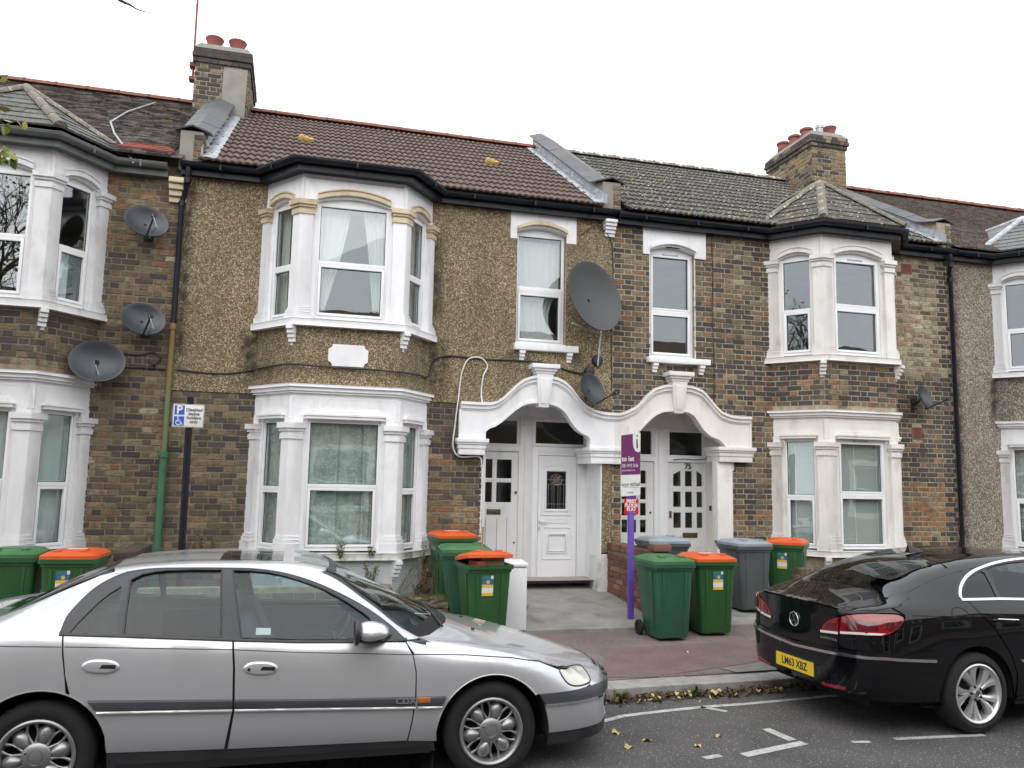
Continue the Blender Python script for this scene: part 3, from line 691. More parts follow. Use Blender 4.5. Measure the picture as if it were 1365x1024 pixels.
        wins.append((i, 0, w, F, lo, hi, 1.08, 2.7))
    mb = MB(); solid(mb, P, 3.30, 3.36, -0.14); mb.build('bay_floor', MT['room'], root)
    for t in wins:
        fn = upper_curtain if t[1] else lower_curtain
        if fn: fn(*t)
    return P
def stain_attr(o, pts=None):
    """weathering mask: run-off below sill ends and along pipes"""
    me = o.data; off = off_of(o.parent) if o.parent else Vector((0, 0, 0))
    at = me.attributes.new('stain', 'FLOAT', 'POINT')
    vals = []
    for v in me.vertices:
        p = v.co + off; s = 0.0
        for sx, z0, z1, w in STAINS:
            if z0 < p.z < z1:
                k = 1 - abs(p.x - sx) / w
                if k > 0: s = max(s, min(1, k * 1.4) * min(1, (z1 - p.z) * 5 + .35) * min(1, (p.z - z0) * 2.5))
        vals.append(s)
    at.data.foreach_set('value', vals)
STAINS = [(-0.68, 3.05, 4.03, 0.2), (1.93, 3.05, 4.03, 0.22), (1.84, 4.0, 5.6, 0.16), (4.10, 3.6, 4.0, 0.12), (3.06, 3.5, 3.95, 0.1), (-1.6, 3.2, 6.0, 0.1), (11.2, 0.3, 6.0, 0.12), (12.0, 3.0, 4.0, 0.15)]
def fine_grid(mb, F, x0, x1, z0, z1, o, holes, step=0.07):
    for a, b, c, d in cells(x0, x1, z0, z1, holes):
        nx = max(1, int((b - a) / step)); nz = max(1, int((d - c) / step))
        mb.sheet(lambda u, v: F.P(lerp(a, b, u), o, lerp(c, d, v)), nx, nz)
def wall_backing(root, x0, x1, z0, z1, holes, mat, o=0.0, th=0.14):
    mb = MB()
    for a, b, c, d in cells(x0, x1, z0, z1, holes): mb.box(F0, a, b, o - th, o, c, d)
    return mb.build('wall', MT[mat], root)
def small_window(root, s0, s1, z0, z1, tz, wall, cap, head, sill, rev='upvc', tw=0.1, **kw):
    w = window(root, F0, s0, s1, z0, z1, tz, tw, o=-0.07, arch=0.095, **kw)
    hx0, hx1, hz0, hz1 = head; mb = MB(); ar = arc(s0 - .005, s1 + .005, z1 - 0.0, 0.09, 10)
    mb.ribbon(F0, ar, [(s, hz1) for s, z in ar], -0.12, 0.025); mb.box(F0, hx0, s0 - .005, 0, 0.025, hz0, hz1); mb.box(F0, s1 + .005, hx1, 0, 0.025, hz0, hz1)
    hd = mb.build('window_head', MT[wall], root, bevel=0.005)
    mb = MB(); a1 = arc(s0 - .01, s1 + .01, z1 + 0.02, 0.10, 10); a2 = [(s, z + 0.05) for s, z in a1]
    a3 = [(s, z + .025) for s, z in a2]
    mb.ribbon(F0, a1, a2, 0.02, 0.085); mb.ribbon(F0, [(lerp(s0 + .03, s1 - .03, i / 10), z) for i, (s, z) in enumerate(a2)], [(lerp(s0 + .05, s1 - .05, i / 10), z) for i, (s, z) in enumerate(a3)], 0.02, 0.06)
    mb.build('hood_moulding', MT[cap], hd)
    sx0, sx1, sz0, sz1 = sill
    mb = MB(); mb.box(F0, sx0, sx1, -0.12, 0.12, sz0, sz1); mb.box(F0, s0, s1, -0.1, 0.05, sz1, z0); si = mb.build('window_sill', MT[wall], root, bevel=0.008)
    mb = MB()
    for cx in (sx0 + 0.13, sx1 - 0.13):
        for k in range(3): mb.box(F0, cx - .045 + .004 * k, cx + .045 - .004 * k, 0, 0.10 - 0.028 * k, sz0 - 0.05 * (k + 1), sz0 - 0.05 * k - .001)
    mb.build('sill_bracket', MT[wall], si)
    mb = MB(); mb.box(F0, s0 - 0.012, s0 - 0.001, -0.13, 0.012, z0, z1); mb.box(F0, s1 + 0.001, s1 + 0.012, -0.13, 0.012, z0, z1); mb.build('reveal', MT[rev], w)
    return w

# ------------------------------------------------------------------ roofs
PITCH = 0.5615; EY, EZ = -0.27, 6.235; RY = 3.85; SL = (RY - EY) / math.cos(PITCH)
RZ = EZ + (RY - EY) * math.tan(PITCH)
def roof_pt(x, v, h=0.0): return Vector((x, EY + v * math.cos(PITCH) - h * math.sin(PITCH), EZ + v * math.sin(PITCH) + h * math.cos(PITCH)))
def wave_tile(w=0.30, L=0.385, rolls=3, seed=0):
    mb = MB(); n = rolls * 6; r = random.Random(seed); prof = []
    for i in range(n + 1):
        x = w * i / n; ph = (i % 6) / 6.0
        prof.append((x, 0.022 * math.sin(math.pi * ph) ** 1.3 if ph else 0.0))
    top = [(x, 0, 0.036 + z) for x, z in prof]; back = [(x, L, 0.006 + z) for x, z in prof]; bot = [(x, 0, 0.012 + z * .75) for x, z in prof]
    N = n + 1
    mb.add(top + back + bot, [(i, i + 1, N + i + 1, N + i) for i in range(n)] + [(2 * N + i, 2 * N + i + 1, i + 1, i) for i in range(n)])
    return mb
def wave_roof(root, x0, x1, mat, name='roof', gauge=SL / 14, w=0.30):
    mb = MB(); mb.add([roof_pt(x0, -0.02), roof_pt(x1, -0.02), roof_pt(x1, SL), roof_pt(x0, SL)], [(0, 1, 2, 3)])
    mb.add([roof_pt(x0, SL), roof_pt(x1, SL), (x1, 8.2, 6.0), (x0, 8.2, 6.0)], [(0, 1, 2, 3)])
    rf = mb.build(name, MT[mat], root, recalc=False)
    me = wave_tile(w).mesh('roof_tile', MT[mat], smooth=50, recalc=False)
    for j in range(14):
        x = x0
        while x < x1 - 0.02:
            k = min(1.0, (x1 - x) / w)
            p = roof_pt(x, j * gauge - 0.03)
            o = part('roof_tile', me, rf, p, (PITCH + rng.uniform(-.006, .006), rng.uniform(-.006, .006), rng.uniform(-.004, .004)), (k, 1, 1))
            x += w
    return rf
def clip_poly(poly, sub):                 # Sutherland-Hodgman, convex clip polygon (ccw)
    out = list(sub)
    for i in range(len(poly)):
        a, b = poly[i], poly[(i + 1) % len(poly)]; inp, out = out, []
        if not inp: return []
        side = lambda p: (b[0] - a[0]) * (p[1] - a[1]) - (b[1] - a[1]) * (p[0] - a[0])
        for k in range(len(inp)):
            p, q = inp[k - 1], inp[k]; sp, sq = side(p), side(q)
            if (sp >= 0) != (sq >= 0):
                t = sp / (sp - sq); out.append((p[0] + (q[0] - p[0]) * t, p[1] + (q[1] - p[1]) * t))
            if sq >= 0: out.append(q)
    return out
def flat_tiles(mb, O, U, V, poly, tw, gauge, thick=0.014, seed=0, ragged=0.006):
    O = Vector(O); U = Vector(U).normalized(); V = Vector(V).normalized(); N = U.cross(V).normalized(); r = random.Random(seed)
    us = [p[0] for p in poly]; vs_ = [p[1] for p in poly]
    j = 0; v = min(vs_)
    while v < max(vs_):
        u = min(us) - tw * (0.5 if j % 2 else 0.0)
        while u < max(us):
            dv = r.uniform(-ragged, ragged)
            q = clip_poly(poly, [(u + .002, v + dv), (u + tw - .002, v + dv), (u + tw - .002, v + gauge * 1.15), (u + .002, v + gauge * 1.15)])
            if len(q) >= 3:
                k = r.uniform(-0.004, 0.004); n = len(q)
                hh = [thick * (1.75 - (p[1] - v) / gauge) + k for p in q]
                top = [O + U * p[0] + V * p[1] + N * max(.002, h) for p, h in zip(q, hh)]; bot = [O + U * p[0] + V * p[1] - N * 0.002 for p in q]
                mb.add(top + bot, [tuple(range(n))] + [(i, n + i, n + (i + 1) % n, (i + 1) % n) for i in range(n)])
            u += tw
        v += gauge; j += 1
def ridge(root, pts0, pts1, mat, r=0.12, L=0.45, name='ridge_tile'):
    a = Vector(pts0); b = Vector(pts1); d = (b - a); n = max(1, int(d.length / L)); d /= n; t = d.normalized()
    up = Vector((0, 0, 1)); up = (up - t * up.dot(t)).normalized(); s = t.cross(up)
    mb = MB(); N = 9
    for e0, e1, rr in ((0.0, 0.07, r * 1.09), (0.06, 1.0, r)):
        ring = []
        for e in (e0, e1):
            for k in range(N): an = math.pi * k / (N - 1); ring.append(t * (d.length * e) + s * (rr * math.cos(an)) + up * (rr * 0.8 * math.sin(an)))
        mb.add(ring, [(k, k + 1, N + k + 1, N + k) for k in range(N - 1)] + [tuple(range(N))])
    me = mb.mesh(name, MT[mat], smooth=50)
    for i in range(n): part(name, me, root, a + d * i, (rng.uniform(-.01, .01), rng.uniform(-.012, .012), 0))
def eaves_fill(root, x0, x1, mat):
    mb = MB(); mb.box(F0, x0, x1, -0.30, -0.02, 6.10, 6.34); return mb.build('eaves_board', MT[mat], root)
def eaves_path(x0, x1, c=None, hf=0.7, o=0.16):
    if c is None: return [Vector((x0, -0.14)), Vector((x1, -0.14))]
    pts = [Vector(p) for p in bay_path(c, hf)]; b = off_path(pts, o)
    L = [b[1] + (b[0] - b[1]) * 1.0, b[1], b[2], b[3]]
    # run the bay gutter back to the wall gutter line at y=-0.14
    def at(p, q): t = (-0.14 - q.y) / (p.y - q.y); return q + (p - q) * t
    return [Vector((x0, -0.14)), at(b[0], b[1]), b[1], b[2], at(b[3], b[2]), Vector((x1, -0.14))]
def gutter(root, path, mat, z=6.13, fascia=True):
    mb = MB(); N = 9; n = len(path)
    out = off_path(path, 0.06)
    rings = []
    for i in range(n):
        nrm = (out[i] - path[i])
        for k in range(N):
            an = math.pi * k / (N - 1); q = path[i] + nrm * (1 - math.cos(an)) * 1.0
            rings.append((q.x, q.y, z + 0.085 - 0.062 * math.sin(an) - 0.0))
    fs = [(i * N + k, i * N + k + 1, (i + 1) * N + k + 1, (i + 1) * N + k) for i in range(n - 1) for k in range(N - 1)]
    mb.add(rings, fs)
    # rolled front lip
    o2 = off_path(path, 0.12); mb.tube([(p.x, p.y, z + 0.085) for p in o2], 0.009, 6)
    g = mb.build('gutter', MT[mat], root, smooth=50, recalc=False)
    mod = g.modifiers.new('thickness', 'SOLIDIFY'); mod.thickness = 0.004
    if fascia:
        mb = MB(); ins = off_path(path, -0.03)
        for i in range(n - 1):
            a, b = path[i], path[i + 1]; c, d = ins[i], ins[i + 1]
            for (za, zb) in ((z - 0.062, z + 0.075),):
                mb.add([(a.x, a.y, za), (b.x, b.y, za), (d.x, d.y, za), (c.x, c.y, za), (a.x, a.y, zb), (b.x, b.y, zb), (d.x, d.y, zb), (c.x, c.y, zb)],
                       [(0, 1, 2, 3), (4, 7, 6, 5), (0, 4, 5, 1), (2, 6, 7, 3), (1, 5, 6, 2), (0, 3, 7, 4)])
        mb.build('fascia', MT[mat], root)
        mb = MB()
        # soffit board back to the wall
        for i in range(n - 1):
            a, b = ins[i], ins[i + 1]; mb.add([(a.x, a.y, z - 0.05), (b.x, b.y, z - 0.05), (b.x, b.y + 0.2, z - 0.05), (a.x, a.y + 0.2, z - 0.05)], [(0, 1, 2, 3)])
        mb.build('soffit', MT[mat], root, recalc=False)
        mb = MB()
        for i in range(n - 1):
            a, b = Vector((path[i].x, path[i].y, 0)), Vector((path[i + 1].x, path[i + 1].y, 0)); L = (b - a).length
            for k in range(max(1, int(L / 0.9))):
                p = a + (b - a) * ((k + .5) / max(1, int(L / 0.9))); t = (b - a).normalized(); F = Fr(p, t, (t.y, -t.x, 0))
                mb.box(F, -.012, .012, 0.0, 0.125, z + 0.008, z + 0.096)
        mb.build('gutter_bracket', MT[mat], g)
    return g
def bay_roof(root, c, mat, hipmat, hf=0.70, ap=(0.3, 7.33), tw=0.22, gauge=0.115, hip=True, leadhips=False, name='bay_roof'):
    """half-hexagon pyramid over a bay, its back buried in the main slope"""
    o = 0.22; b = off_path([Vector(p) for p in bay_path(c, hf)], o); z0 = 6.225
    def at(p, q, y): t = (y - q.y) / (p.y - q.y); return q + (p - q) * t
    E0, E1, E2, E3 = at(b[0], b[1], 0.0), b[1], b[2], at(b[3], b[2], 0.0)
    A = Vector((c, ap[0], ap[1]))
    pts = [Vector((p.x, p.y, z0)) for p in (E0, E1, E2, E3)]
    vz = ap[1] - z0
    # where the side faces meet the main slope: lowest points at the valley ends
    mb = MB(); base = MB()
    faces = [(pts[0], pts[1]), (pts[1], pts[2]), (pts[2], pts[3])]
    for k, (a, d) in enumerate(faces):
        U = (d - a).normalized(); W = A - a; V = (W - U * W.dot(U)).normalized()
        poly = [(0, 0), ((d - a).length, 0), (W.dot(U), W.dot(V))]
        flat_tiles(mb, a + Vector((0, 0, .004)), U, V, poly, tw, gauge, 0.012, seed=k + int(c * 10))
        base.add([a, d, A], [(0, 1, 2)])
    # saddle ridge running back into the main roof
    yb = EY + (ap[1] - EZ) / math.tan(PITCH); B = Vector((c, yb, ap[1]))
    base.add([pts[0], A, B], [(0, 1, 2)]); base.add([A, pts[3], B], [(0, 1, 2)])
    for a, d, e in ((pts[0], A, B), (A, pts[3], B)):
        pass
    rf = base.build(name, MT[mat], root, recalc=False)
    for a, d, flip in ((B, pts[0], 1), (pts[3], B, 1)):
        U = (d - a).normalized(); W = A - a; V = (W - U * W.dot(U)).normalized()
        if U.cross(V).z < 0: U = -U; a, d = d, a; W = A - a; V = (W - U * W.dot(U)).normalized()
        poly = [(0, 0), ((d - a).length, 0), (W.dot(U), W.dot(V))]
        flat_tiles(mb, a + Vector((0, 0, .004)), U, V, poly, tw, gauge, 0.012, seed=9)
    t = mb.build('roof_tiles', MT[mat], rf, recalc=False, kind='stuff')
    hm = MB() if leadhips else None
    for p in (pts[0], pts[1], pts[2], pts[3]):
        if leadhips: hm.tube([p + Vector((0, 0, .03)), A + Vector((0, 0, .02))], 0.06, 8)
        else: ridge(rf, p + Vector((0, 0, .02)), A + Vector((0, 0, .015)), hipmat, 0.075, 0.33, 'hip_tile')
    if leadhips:
        hm.tube([A + Vector((0, 0, .02)), B], 0.06, 8); hm.build('lead_hip', MT['lead'], rf, smooth=60)
    else: ridge(rf, A, B + Vector((0, .1, 0)), hipmat, 0.075, 0.33, 'hip_tile')
    return rf
def parapet(root, xc, rendered, brickcol, seed, w=0.30, ridge_end=True, h=0.33, left_flash=True, brick_front=True):
    x0, x1 = xc - w / 2, xc + w / 2; tp = math.tan(PITCH)
    def zt(y): return EZ + (y - EY) * tp + h
    yf = -0.06; zf = 6.72
    prof = [(yf, 6.15), (yf, zf), (0.30, zf + 0.10), (RY, zt(RY)), (RY + 0.15, zt(RY)), (RY + .15, 6.2)]
    mb = MB(); n = len(prof)
    vs = [(x0, y, z) for y, z in prof] + [(x1, y, z) for y, z in prof]
    mb.add(vs, [tuple(range(n)), tuple(range(2 * n - 1, n - 1, -1))] + [(i, (i + 1) % n, n + (i + 1) % n, n + i) for i in range(n)])
    o = mb.build('parapet', MT[rendered], root)
    if brick_front:
        B = Bricks(); B.wall(Fr((0, yf - .001, 0)), xc + 0.03, x1, 6.22, 6.66, lambda z: [(xc + .03, x1)], brickcol, seed=seed, bond='stretcher')
        B.wall(Fr((x1 + .001, 0, 0), (0, 1, 0), (1, 0, 0)), yf, 0.5, 6.22, 6.66, lambda z: [(yf, .5)], brickcol, seed=seed + 1, bond='stretcher'); B.flush(o, 0)
    # coping slates
    cm = MB(); cm.add([(0, 0, 0.0), (.235, 0, -.075), (.235, .325, -.075), (0, .325, 0), (0, 0, .022), (.24, 0, -.055), (.24, .325, -.055), (0, .325, .022)],
                      [(0, 1, 2, 3), (4, 7, 6, 5), (0, 4, 5, 1), (1, 5, 6, 2), (2, 6, 7, 3), (3, 7, 4, 0)])
    cr = cm.mesh('coping_tile', MT['coping']); cm2 = MB(); cm2.add([Vector((-v.x, v.y, v.z)) for v in cm.v], cm.f); cl = cm2.mesh('coping_tile', MT['coping'])
    a = Vector((xc, yf - .04, zf + 0.06)); b = Vector((xc, 0.30, zf + 0.17)); c = Vector((xc, RY + .1, zt(RY) + 0.09))
    for p, q in ((a, b), (b, c)):
        L = (q - p).length; k = max(1, int(round(L / 0.33))); an = math.atan2(q.z - p.z, q.y - p.y)
        for i in range(k):
            for me in (cl, cr): part('coping_tile', me, o, p + (q - p) * (i / k), (an + rng.uniform(-.012, .012), rng.uniform(-.01, .01), 0), (1, L / k / 0.33, 1))
    if left_flash:
        for sx in ((-1,) if left_flash == 1 else (1,) if left_flash == 2 else (-1, 1)):
            xe = x0 if sx < 0 else x1; mb = MB(); pr = random.Random(seed)
            def fn(u, v):
                y = lerp(-0.28, RY, v); base = roof_pt(0, 0); zr = EZ + (y - EY) * tp
                wob = 0.012 * math.sin(v * 37 + u * 5) + 0.008 * math.sin(v * 81)
                if u < 0.5: return Vector((xe + sx * (0.006 + .004 * math.sin(v * 60)), y, zr + 0.19 - 0.28 * u + wob * .5))
                return Vector((xe + sx * (0.01 + (u - .5) * 2 * 0.2), y, zr + 0.05 + 0.018 * math.sin((u - .5) * 6) + wob * .6))
            mb.sheet(fn, 8, 60); mb.build('lead_flashing', MT['lead'], o, smooth=60, recalc=False)
    return o
def chimney(root, x0, x1, y0, y1, z0, z1, colfn, pots, seed, flue=None, matm='mortar3'):
    mb = MB(); mb.box(Fr((0, 0, 0), (1, 0, 0), (0, 1, 0)), x0, x1, y0, y1, z0, z1 - .3)
    o = mb.build('chimney', MT[matm], root)
    B = Bricks(); full = lambda a, b: (lambda z: [(a, b)])
    faces = [(Fr((0, y0, 0)), x0, x1), (Fr((x0, 0, 0), (0, -1, 0), (-1, 0, 0)), -y1, -y0), (Fr((x1, 0, 0), (0, 1, 0), (1, 0, 0)), y0, y1)]
    for k, (F, a, b) in enumerate(faces): B.wall(F, a, b, z0, z1 - 0.34, full(a, b), colfn, seed=seed + k)
    for q, (za, zb, e) in enumerate(((z1 - 0.34, z1 - 0.25, .03), (z1 - 0.25, z1 - .17, .06), (z1 - .17, z1 - 0.08, .045))):
        mb = MB(); mb.box(Fr((0, 0, 0), (1, 0, 0), (0, 1, 0)), x0 - e, x1 + e, y0 - e, y1 + e, za, zb); mb.build('corbel', MT['sootbrick'], o, bevel=0.01)
        for F, a, b in ((Fr((0, y0 - e, 0)), x0 - e, x1 + e), (Fr((x0 - e, 0, 0), (0, -1, 0), (-1, 0, 0)), -y1 - e, -y0 + e), (Fr((x1 + e, 0, 0), (0, 1, 0), (1, 0, 0)), y0 - e, y1 + e)):
            B.wall(F, a, b, za, zb, full(a, b), lambda x, z, r, k: pick(r, (4, BLACK), (2, DARK), (.8, TAN)), seed=seed + q * 3, course=0.0835)
    B.flush(o, 0)
    # sloping mortar cap
    e = 0.05; mb = MB(); zt = z1 - 0.08
    P = [(x0 - e, y0 - e, zt), (x1 + e, y0 - e, zt), (x1 + e, y1 + e, zt), (x0 - e, y1 + e, zt), (x0 + .06, y0 + .06, z1 + .06), (x1 - .06, y0 + .06, z1 + .06), (x1 - .06, y1 - .06, z1 + .06), (x0 + .06, y1 - .06, z1 + .06)]
    mb.add(P, [(0, 1, 2, 3), (4, 7, 6, 5), (0, 4, 5, 1), (1, 5, 6, 2), (2, 6, 7, 3), (3, 7, 4, 0)]); mb.build('mortar_cap', MT['concrete'], o)
    for kind, x, y in pots:
        mb = MB(); zb = z1 - .02
        if kind == 'cup': mb.lathe([(.0, 0), (.115, 0), (.125, .2), (.15, .27), (.165, .30), (.155, .315), (.12, .30), (.1, .0)], (x, y, zb), n=18)
        elif kind == 'roll': mb.lathe([(0, 0), (.10, 0), (.115, .12), (.13, .14), (.135, .17), (.12, .19), (.125, .27), (.15, .29), (.15, .33), (.12, .35), (.1, .35), (.09, .1)], (x, y, zb), n=18)
        else: mb.lathe([(0, 0), (.075, 0), (.075, .2), (.09, .2), (.09, .27), (0, .27)], (x, y, zb), n=12)
        mb.build('chimney_pot', MT['pot' if kind != 'vent' else 'steel'], o, smooth=45)
    if flue:
        mb = MB(); fx0, fx1, fy0, fz0, fz1 = flue
        mb.add([(fx0, fy0 - .02, fz0), (fx1, fy0 - .02, fz0), (fx1, y0 + .3, fz0), (fx0, y0 + .3, fz0), (fx0 + .02, fy0 + .03, fz1), (fx1 + .02, fy0 + .03, fz1), (fx1 + .02, y0 + .3, fz1), (fx0 + .02, y0 + .3, fz1)],
               [(0, 1, 2, 3), (4, 7, 6, 5), (0, 4, 5, 1), (1, 5, 6, 2), (2, 6, 7, 3), (3, 7, 4, 0)])
        mb.build('rendered_flue', MT['render'], o)
    return o
MT['sootbrick'] = pmat('sooty_brick', (0.04, 0.037, 0.036), (0.075, 0.062, 0.048), s=8, rough=0.95, bmp=0.6, bs=40)
def downpipe(root, pts, r, mat, name='downpipe', collars=()):
    mb = MB(); mb.tube(pts, r, 12)
    for z, x, y in collars: mb.lathe([(r, -.04), (r * 1.3, -.035), (r * 1.3, .035), (r, .04)], (x, y, z), n=12)
    return mb.build(name, MT[mat], root, smooth=50)

# ------------------------------------------------------------------ doors
def door(root, F, x0, x1, z0, z1, holes, mat='upvc', th=0.045, glassmat='glassdoor', o=0.0):
    mb = MB()
    for a, b, c, d in cells(x0, x1, z0, z1, holes): mb.box(F, a, b, o - th, o, c, d)
    dr = mb.build('front_door', MT[mat], root)
    for h in holes:
        p = MB(); p.box(F, h[0] - .003, h[1] + .003, o - 0.03, o - 0.024, h[2] - .003, h[3] + .003); p.build('pane', MT[glassmat], dr, recalc=False)
        m = MB()
        for bx in ((h[0], h[0] + .012, h[2], h[3]), (h[1] - .012, h[1], h[2], h[3]), (h[0] + .012, h[1] - .012, h[2], h[2] + .012), (h[0] + .012, h[1] - .012, h[3] - .012, h[3])):
            m.box(F, bx[0], bx[1], o - .02, o - .004, bx[2], bx[3])
        m.build('beading', MT[mat], dr)
    return dr
def fanlight(root, F, x0, x1, z0, z1, o, mat='upvc', blind=False):
    mb = MB(); w = 0.045
    for bx in ((x0, x0 + w, z0, z1), (x1 - w, x1, z0, z1), (x0 + w, x1 - w, z0, z0 + w), (x0 + w, x1 - w, z1 - w, z1)): mb.box(F, bx[0], bx[1], o - .05, o, bx[2], bx[3])
    f = mb.build('fanlight', MT[mat], root, bevel=0.004)
    p = MB(); p.box(F, x0 + w - .003, x1 - w + .003, o - .035, o - .03, z0 + w - .003, z1 - w + .003); p.build('pane', MT['glassdoor'], f, recalc=False)
    if blind:
        m = MB(); z = z0 + w + .01
        while z < z1 - w: m.box(F, x0 + w, x1 - w, o - .09, o - .075, z, z + .004); z += .018
        m.build('blind', MT['blind'], f)
    return f
MT['blind'] = pmat('dark_blind', (0.1, 0.105, 0.1), rough=0.7)
MT['doorwhite'] = paint('door_gloss_paint', (0.72, 0.72, 0.715), (0.5, 0.48, 0.45), rough=0.35, amt=(0.6, 0.85))
def porch(root, xm, sgn, mat, outer=None, inner=None, kx_=1.15, cp=(2.03, 2.42)):
    """scalloped door hood; profile measured from the party line xm outwards (sgn=-1 left house, +1 right house)"""
    X = lambda u: xm + sgn * u
    outer = outer or [(0.0, 3.01), (0.10, 3.01), (0.22, 3.02), (0.37, 3.055), (0.50, 3.12), (0.59, 3.21), (0.66, 3.30), (0.74, 3.39), (0.83, 3.46), (0.95, 3.51), (1.14, 3.53), (1.32, 3.515), (1.45, 3.47), (1.56, 3.39), (1.66, 3.29), (1.76, 3.19), (1.86, 3.115), (1.97, 3.085), (2.12, 3.08), (2.41, 3.085)]
    inner = inner or [(0.40, 2.62), (0.44, 2.67), (0.52, 2.70), (0.60, 2.75), (0.67, 2.82), (0.73, 2.91), (0.79, 3.0), (0.86, 3.06), (0.94, 3.10), (1.06, 3.13), (1.25, 3.135), (1.38, 3.12), (1.48, 3.08), (1.58, 3.01), (1.68, 2.92), (1.78, 2.83), (1.88, 2.76), (1.97, 2.73), (2.02, 2.68)]
    o0, o1 = -0.04, 0.10
    mb = MB()
    n = 40
    def ev(curve, u):
        for i in range(len(curve) - 1):
            if curve[i][0] <= u <= curve[i + 1][0]: t = (u - curve[i][0]) / (curve[i + 1][0] - curve[i][0]); return lerp(curve[i][1], curve[i + 1][1], t)
        return curve[-1][1] if u > curve[-1][0] else curve[0][1]
    UA, UB, UE = inner[0][0], inner[-1][0], outer[-1][0]
    us = [UA + (UB - UA) * i / n for i in range(n + 1)]
    a = [(X(u), ev(inner, u)) for u in us]; b = [(X(u), ev(outer, u)) for u in us]
    mb.ribbon(F0, a, b, o0, o1)
    ue = [UA * i / 4 for i in range(5)]; mb.ribbon(F0, [(X(u), 2.5) for u in ue], [(X(u), ev(outer, u)) for u in ue], o0, o1)
    ue = [lerp(UB, UE, i / 4) for i in range(5)]; mb.ribbon(F0, [(X(u), 2.56) for u in ue], [(X(u), ev(outer, u)) for u in ue], o0, o1)
    hood = mb.build('door_hood', MT[mat], root, smooth=30)
    mb = MB()                                   # roll moulding along the top edge, three steps
    us = [UE * i / 56 for i in range(57)]
    for dz0, dz1, oo in ((-0.10, -0.075, 0.112), (-0.075, -0.02, 0.135), (-0.02, 0.022, 0.165)):
        mb.ribbon(F0, [(X(u), ev(outer, u) + dz0) for u in us], [(X(u), ev(outer, u) + dz1) for u in us], 0.09, oo)
    us2 = [lerp(UA, UB, i / 44) for i in range(45)]
    mb.ribbon(F0, [(X(u), ev(inner, u) - 0.004) for u in us2], [(X(u), ev(inner, u) + 0.035) for u in us2], 0.0, 0.118)
    mb.box(F0, X(UE) - .015, X(UE) + .015, 0.05, 0.116, 2.56, 2.99)
    mb.build('moulding', MT[mat], hood, smooth=30)
    mb = MB()                                   # keystone
    kx = X(kx_); zt, zb = 3.57, 3.07
    mb.add([F0.P(kx - .08, -.02, zb), F0.P(kx + .08, -.02, zb), F0.P(kx + .135, -.02, zt), F0.P(kx - .135, -.02, zt), F0.P(kx - .075, .15, zb), F0.P(kx + .075, .15, zb), F0.P(kx + .13, .19, zt), F0.P(kx - .13, .19, zt)],
           [(0, 1, 2, 3), (4, 7, 6, 5), (0, 4, 5, 1), (1, 5, 6, 2), (2, 6, 7, 3), (3, 7, 4, 0)])
    mb.add([F0.P(kx - .05, .155, zb + .05), F0.P(kx + .05, .155, zb + .05), F0.P(kx + .09, .188, zt - .06), F0.P(kx - .09, .188, zt - .06), F0.P(kx - .047, .166, zb + .055), F0.P(kx + .047, .166, zb + .055), F0.P(kx + .085, .2, zt - .065), F0.P(kx - .085, .2, zt - .065)],
           [(0, 1, 2, 3), (4, 7, 6, 5), (0, 4, 5, 1), (1, 5, 6, 2), (2, 6, 7, 3), (3, 7, 4, 0)])
    for q0, q1, e, oo in ((3.57, 3.61, .15, .2), (3.61, 3.65, .175, .225), (3.65, 3.715, .215, .255)): mb.box(F0, kx - e, kx + e, -.02, oo, q0, q1)
    mb.build('keystone', MT[mat], hood, bevel=0.006)
    mb = MB()                                   # end corbel and party-wall capital
    def cap(x0, x1, zb, o):
        xa, xb = min(x0, x1), max(x0, x1)
        for q0, q1, e, oo in ((0, .09, 0, .03), (.09, .15, .012, .045), (.15, .18, .03, .065), (.18, .235, .045, .085)): mb.box(F0, xa - (e if x0 != xm else 0) * (1), xb + e * (1 if xb != xm else 0), -.3, o + oo, zb + q0, zb + q1)
    cap(X(cp[0]), X(cp[1]), 2.335, 0.09)
    if sgn > 0: pass
    xa, xb = (xm, X(0.37)) if sgn > 0 else (X(0.37), xm)
    for q0, q1, e, oo in ((0, .10, 0, .03), (.10, .16, .012, .045), (.16, .19, .03, .06), (.19, .245, .045, .08)):
        mb.box(F0, xa - (e if sgn < 0 else 0), xb + (e if sgn > 0 else 0), -.55, .05 + oo, 2.255 + q0, 2.255 + q1)
    mb.build('door_capital', MT[mat], hood, bevel=0.005)
    return hood

# ------------------------------------------------------------------ the four terraced houses
H1 = thing('terraced_house', 'brown brick terraced house at left edge with three satellite dishes on its wall', 'house', (-4.9, 0, 0), group='houses of the terrace')
H2 = thing('terraced_house', 'terraced house with tan pebbledash upper storey, white two-storey bay and plain brown tiled roof', 'house', (1.5, 0, 0), group='houses of the terrace')
H3 = thing('terraced_house', 'bare brick terraced house with cream bay and cream scalloped porch behind the to-let board', 'house', (7.9, 0, 0), group='houses of the terrace')
H4 = thing('terraced_house', 'terraced house at right edge with grey pebbledash front from roof to ground', 'house', (14.3, 0, 0), group='houses of the terrace')
def bayhole(c): return (c - 1.18, c + 1.18, 0.9, 6.14)
FLOORS = [(0.5, 3.15), (3.3, 6.0)]
for h, a, b, m_ in ((H1, -8.1, -1.75, 'greypipe'), (H2, -1.45, 4.45, 'blackpaint'), (H3, 4.85, 10.85, 'blackpaint'), (H4, 11.2, 17.5, 'blackpaint')): eaves_fill(h, a, b, m_)
for h, a, b in ((H1, -8.1, -1.75), (H2, -1.65, 4.64), (H3, 4.74, 11.06), (H4, 11.16, 17.5)): room(h, a, b, FLOORS)

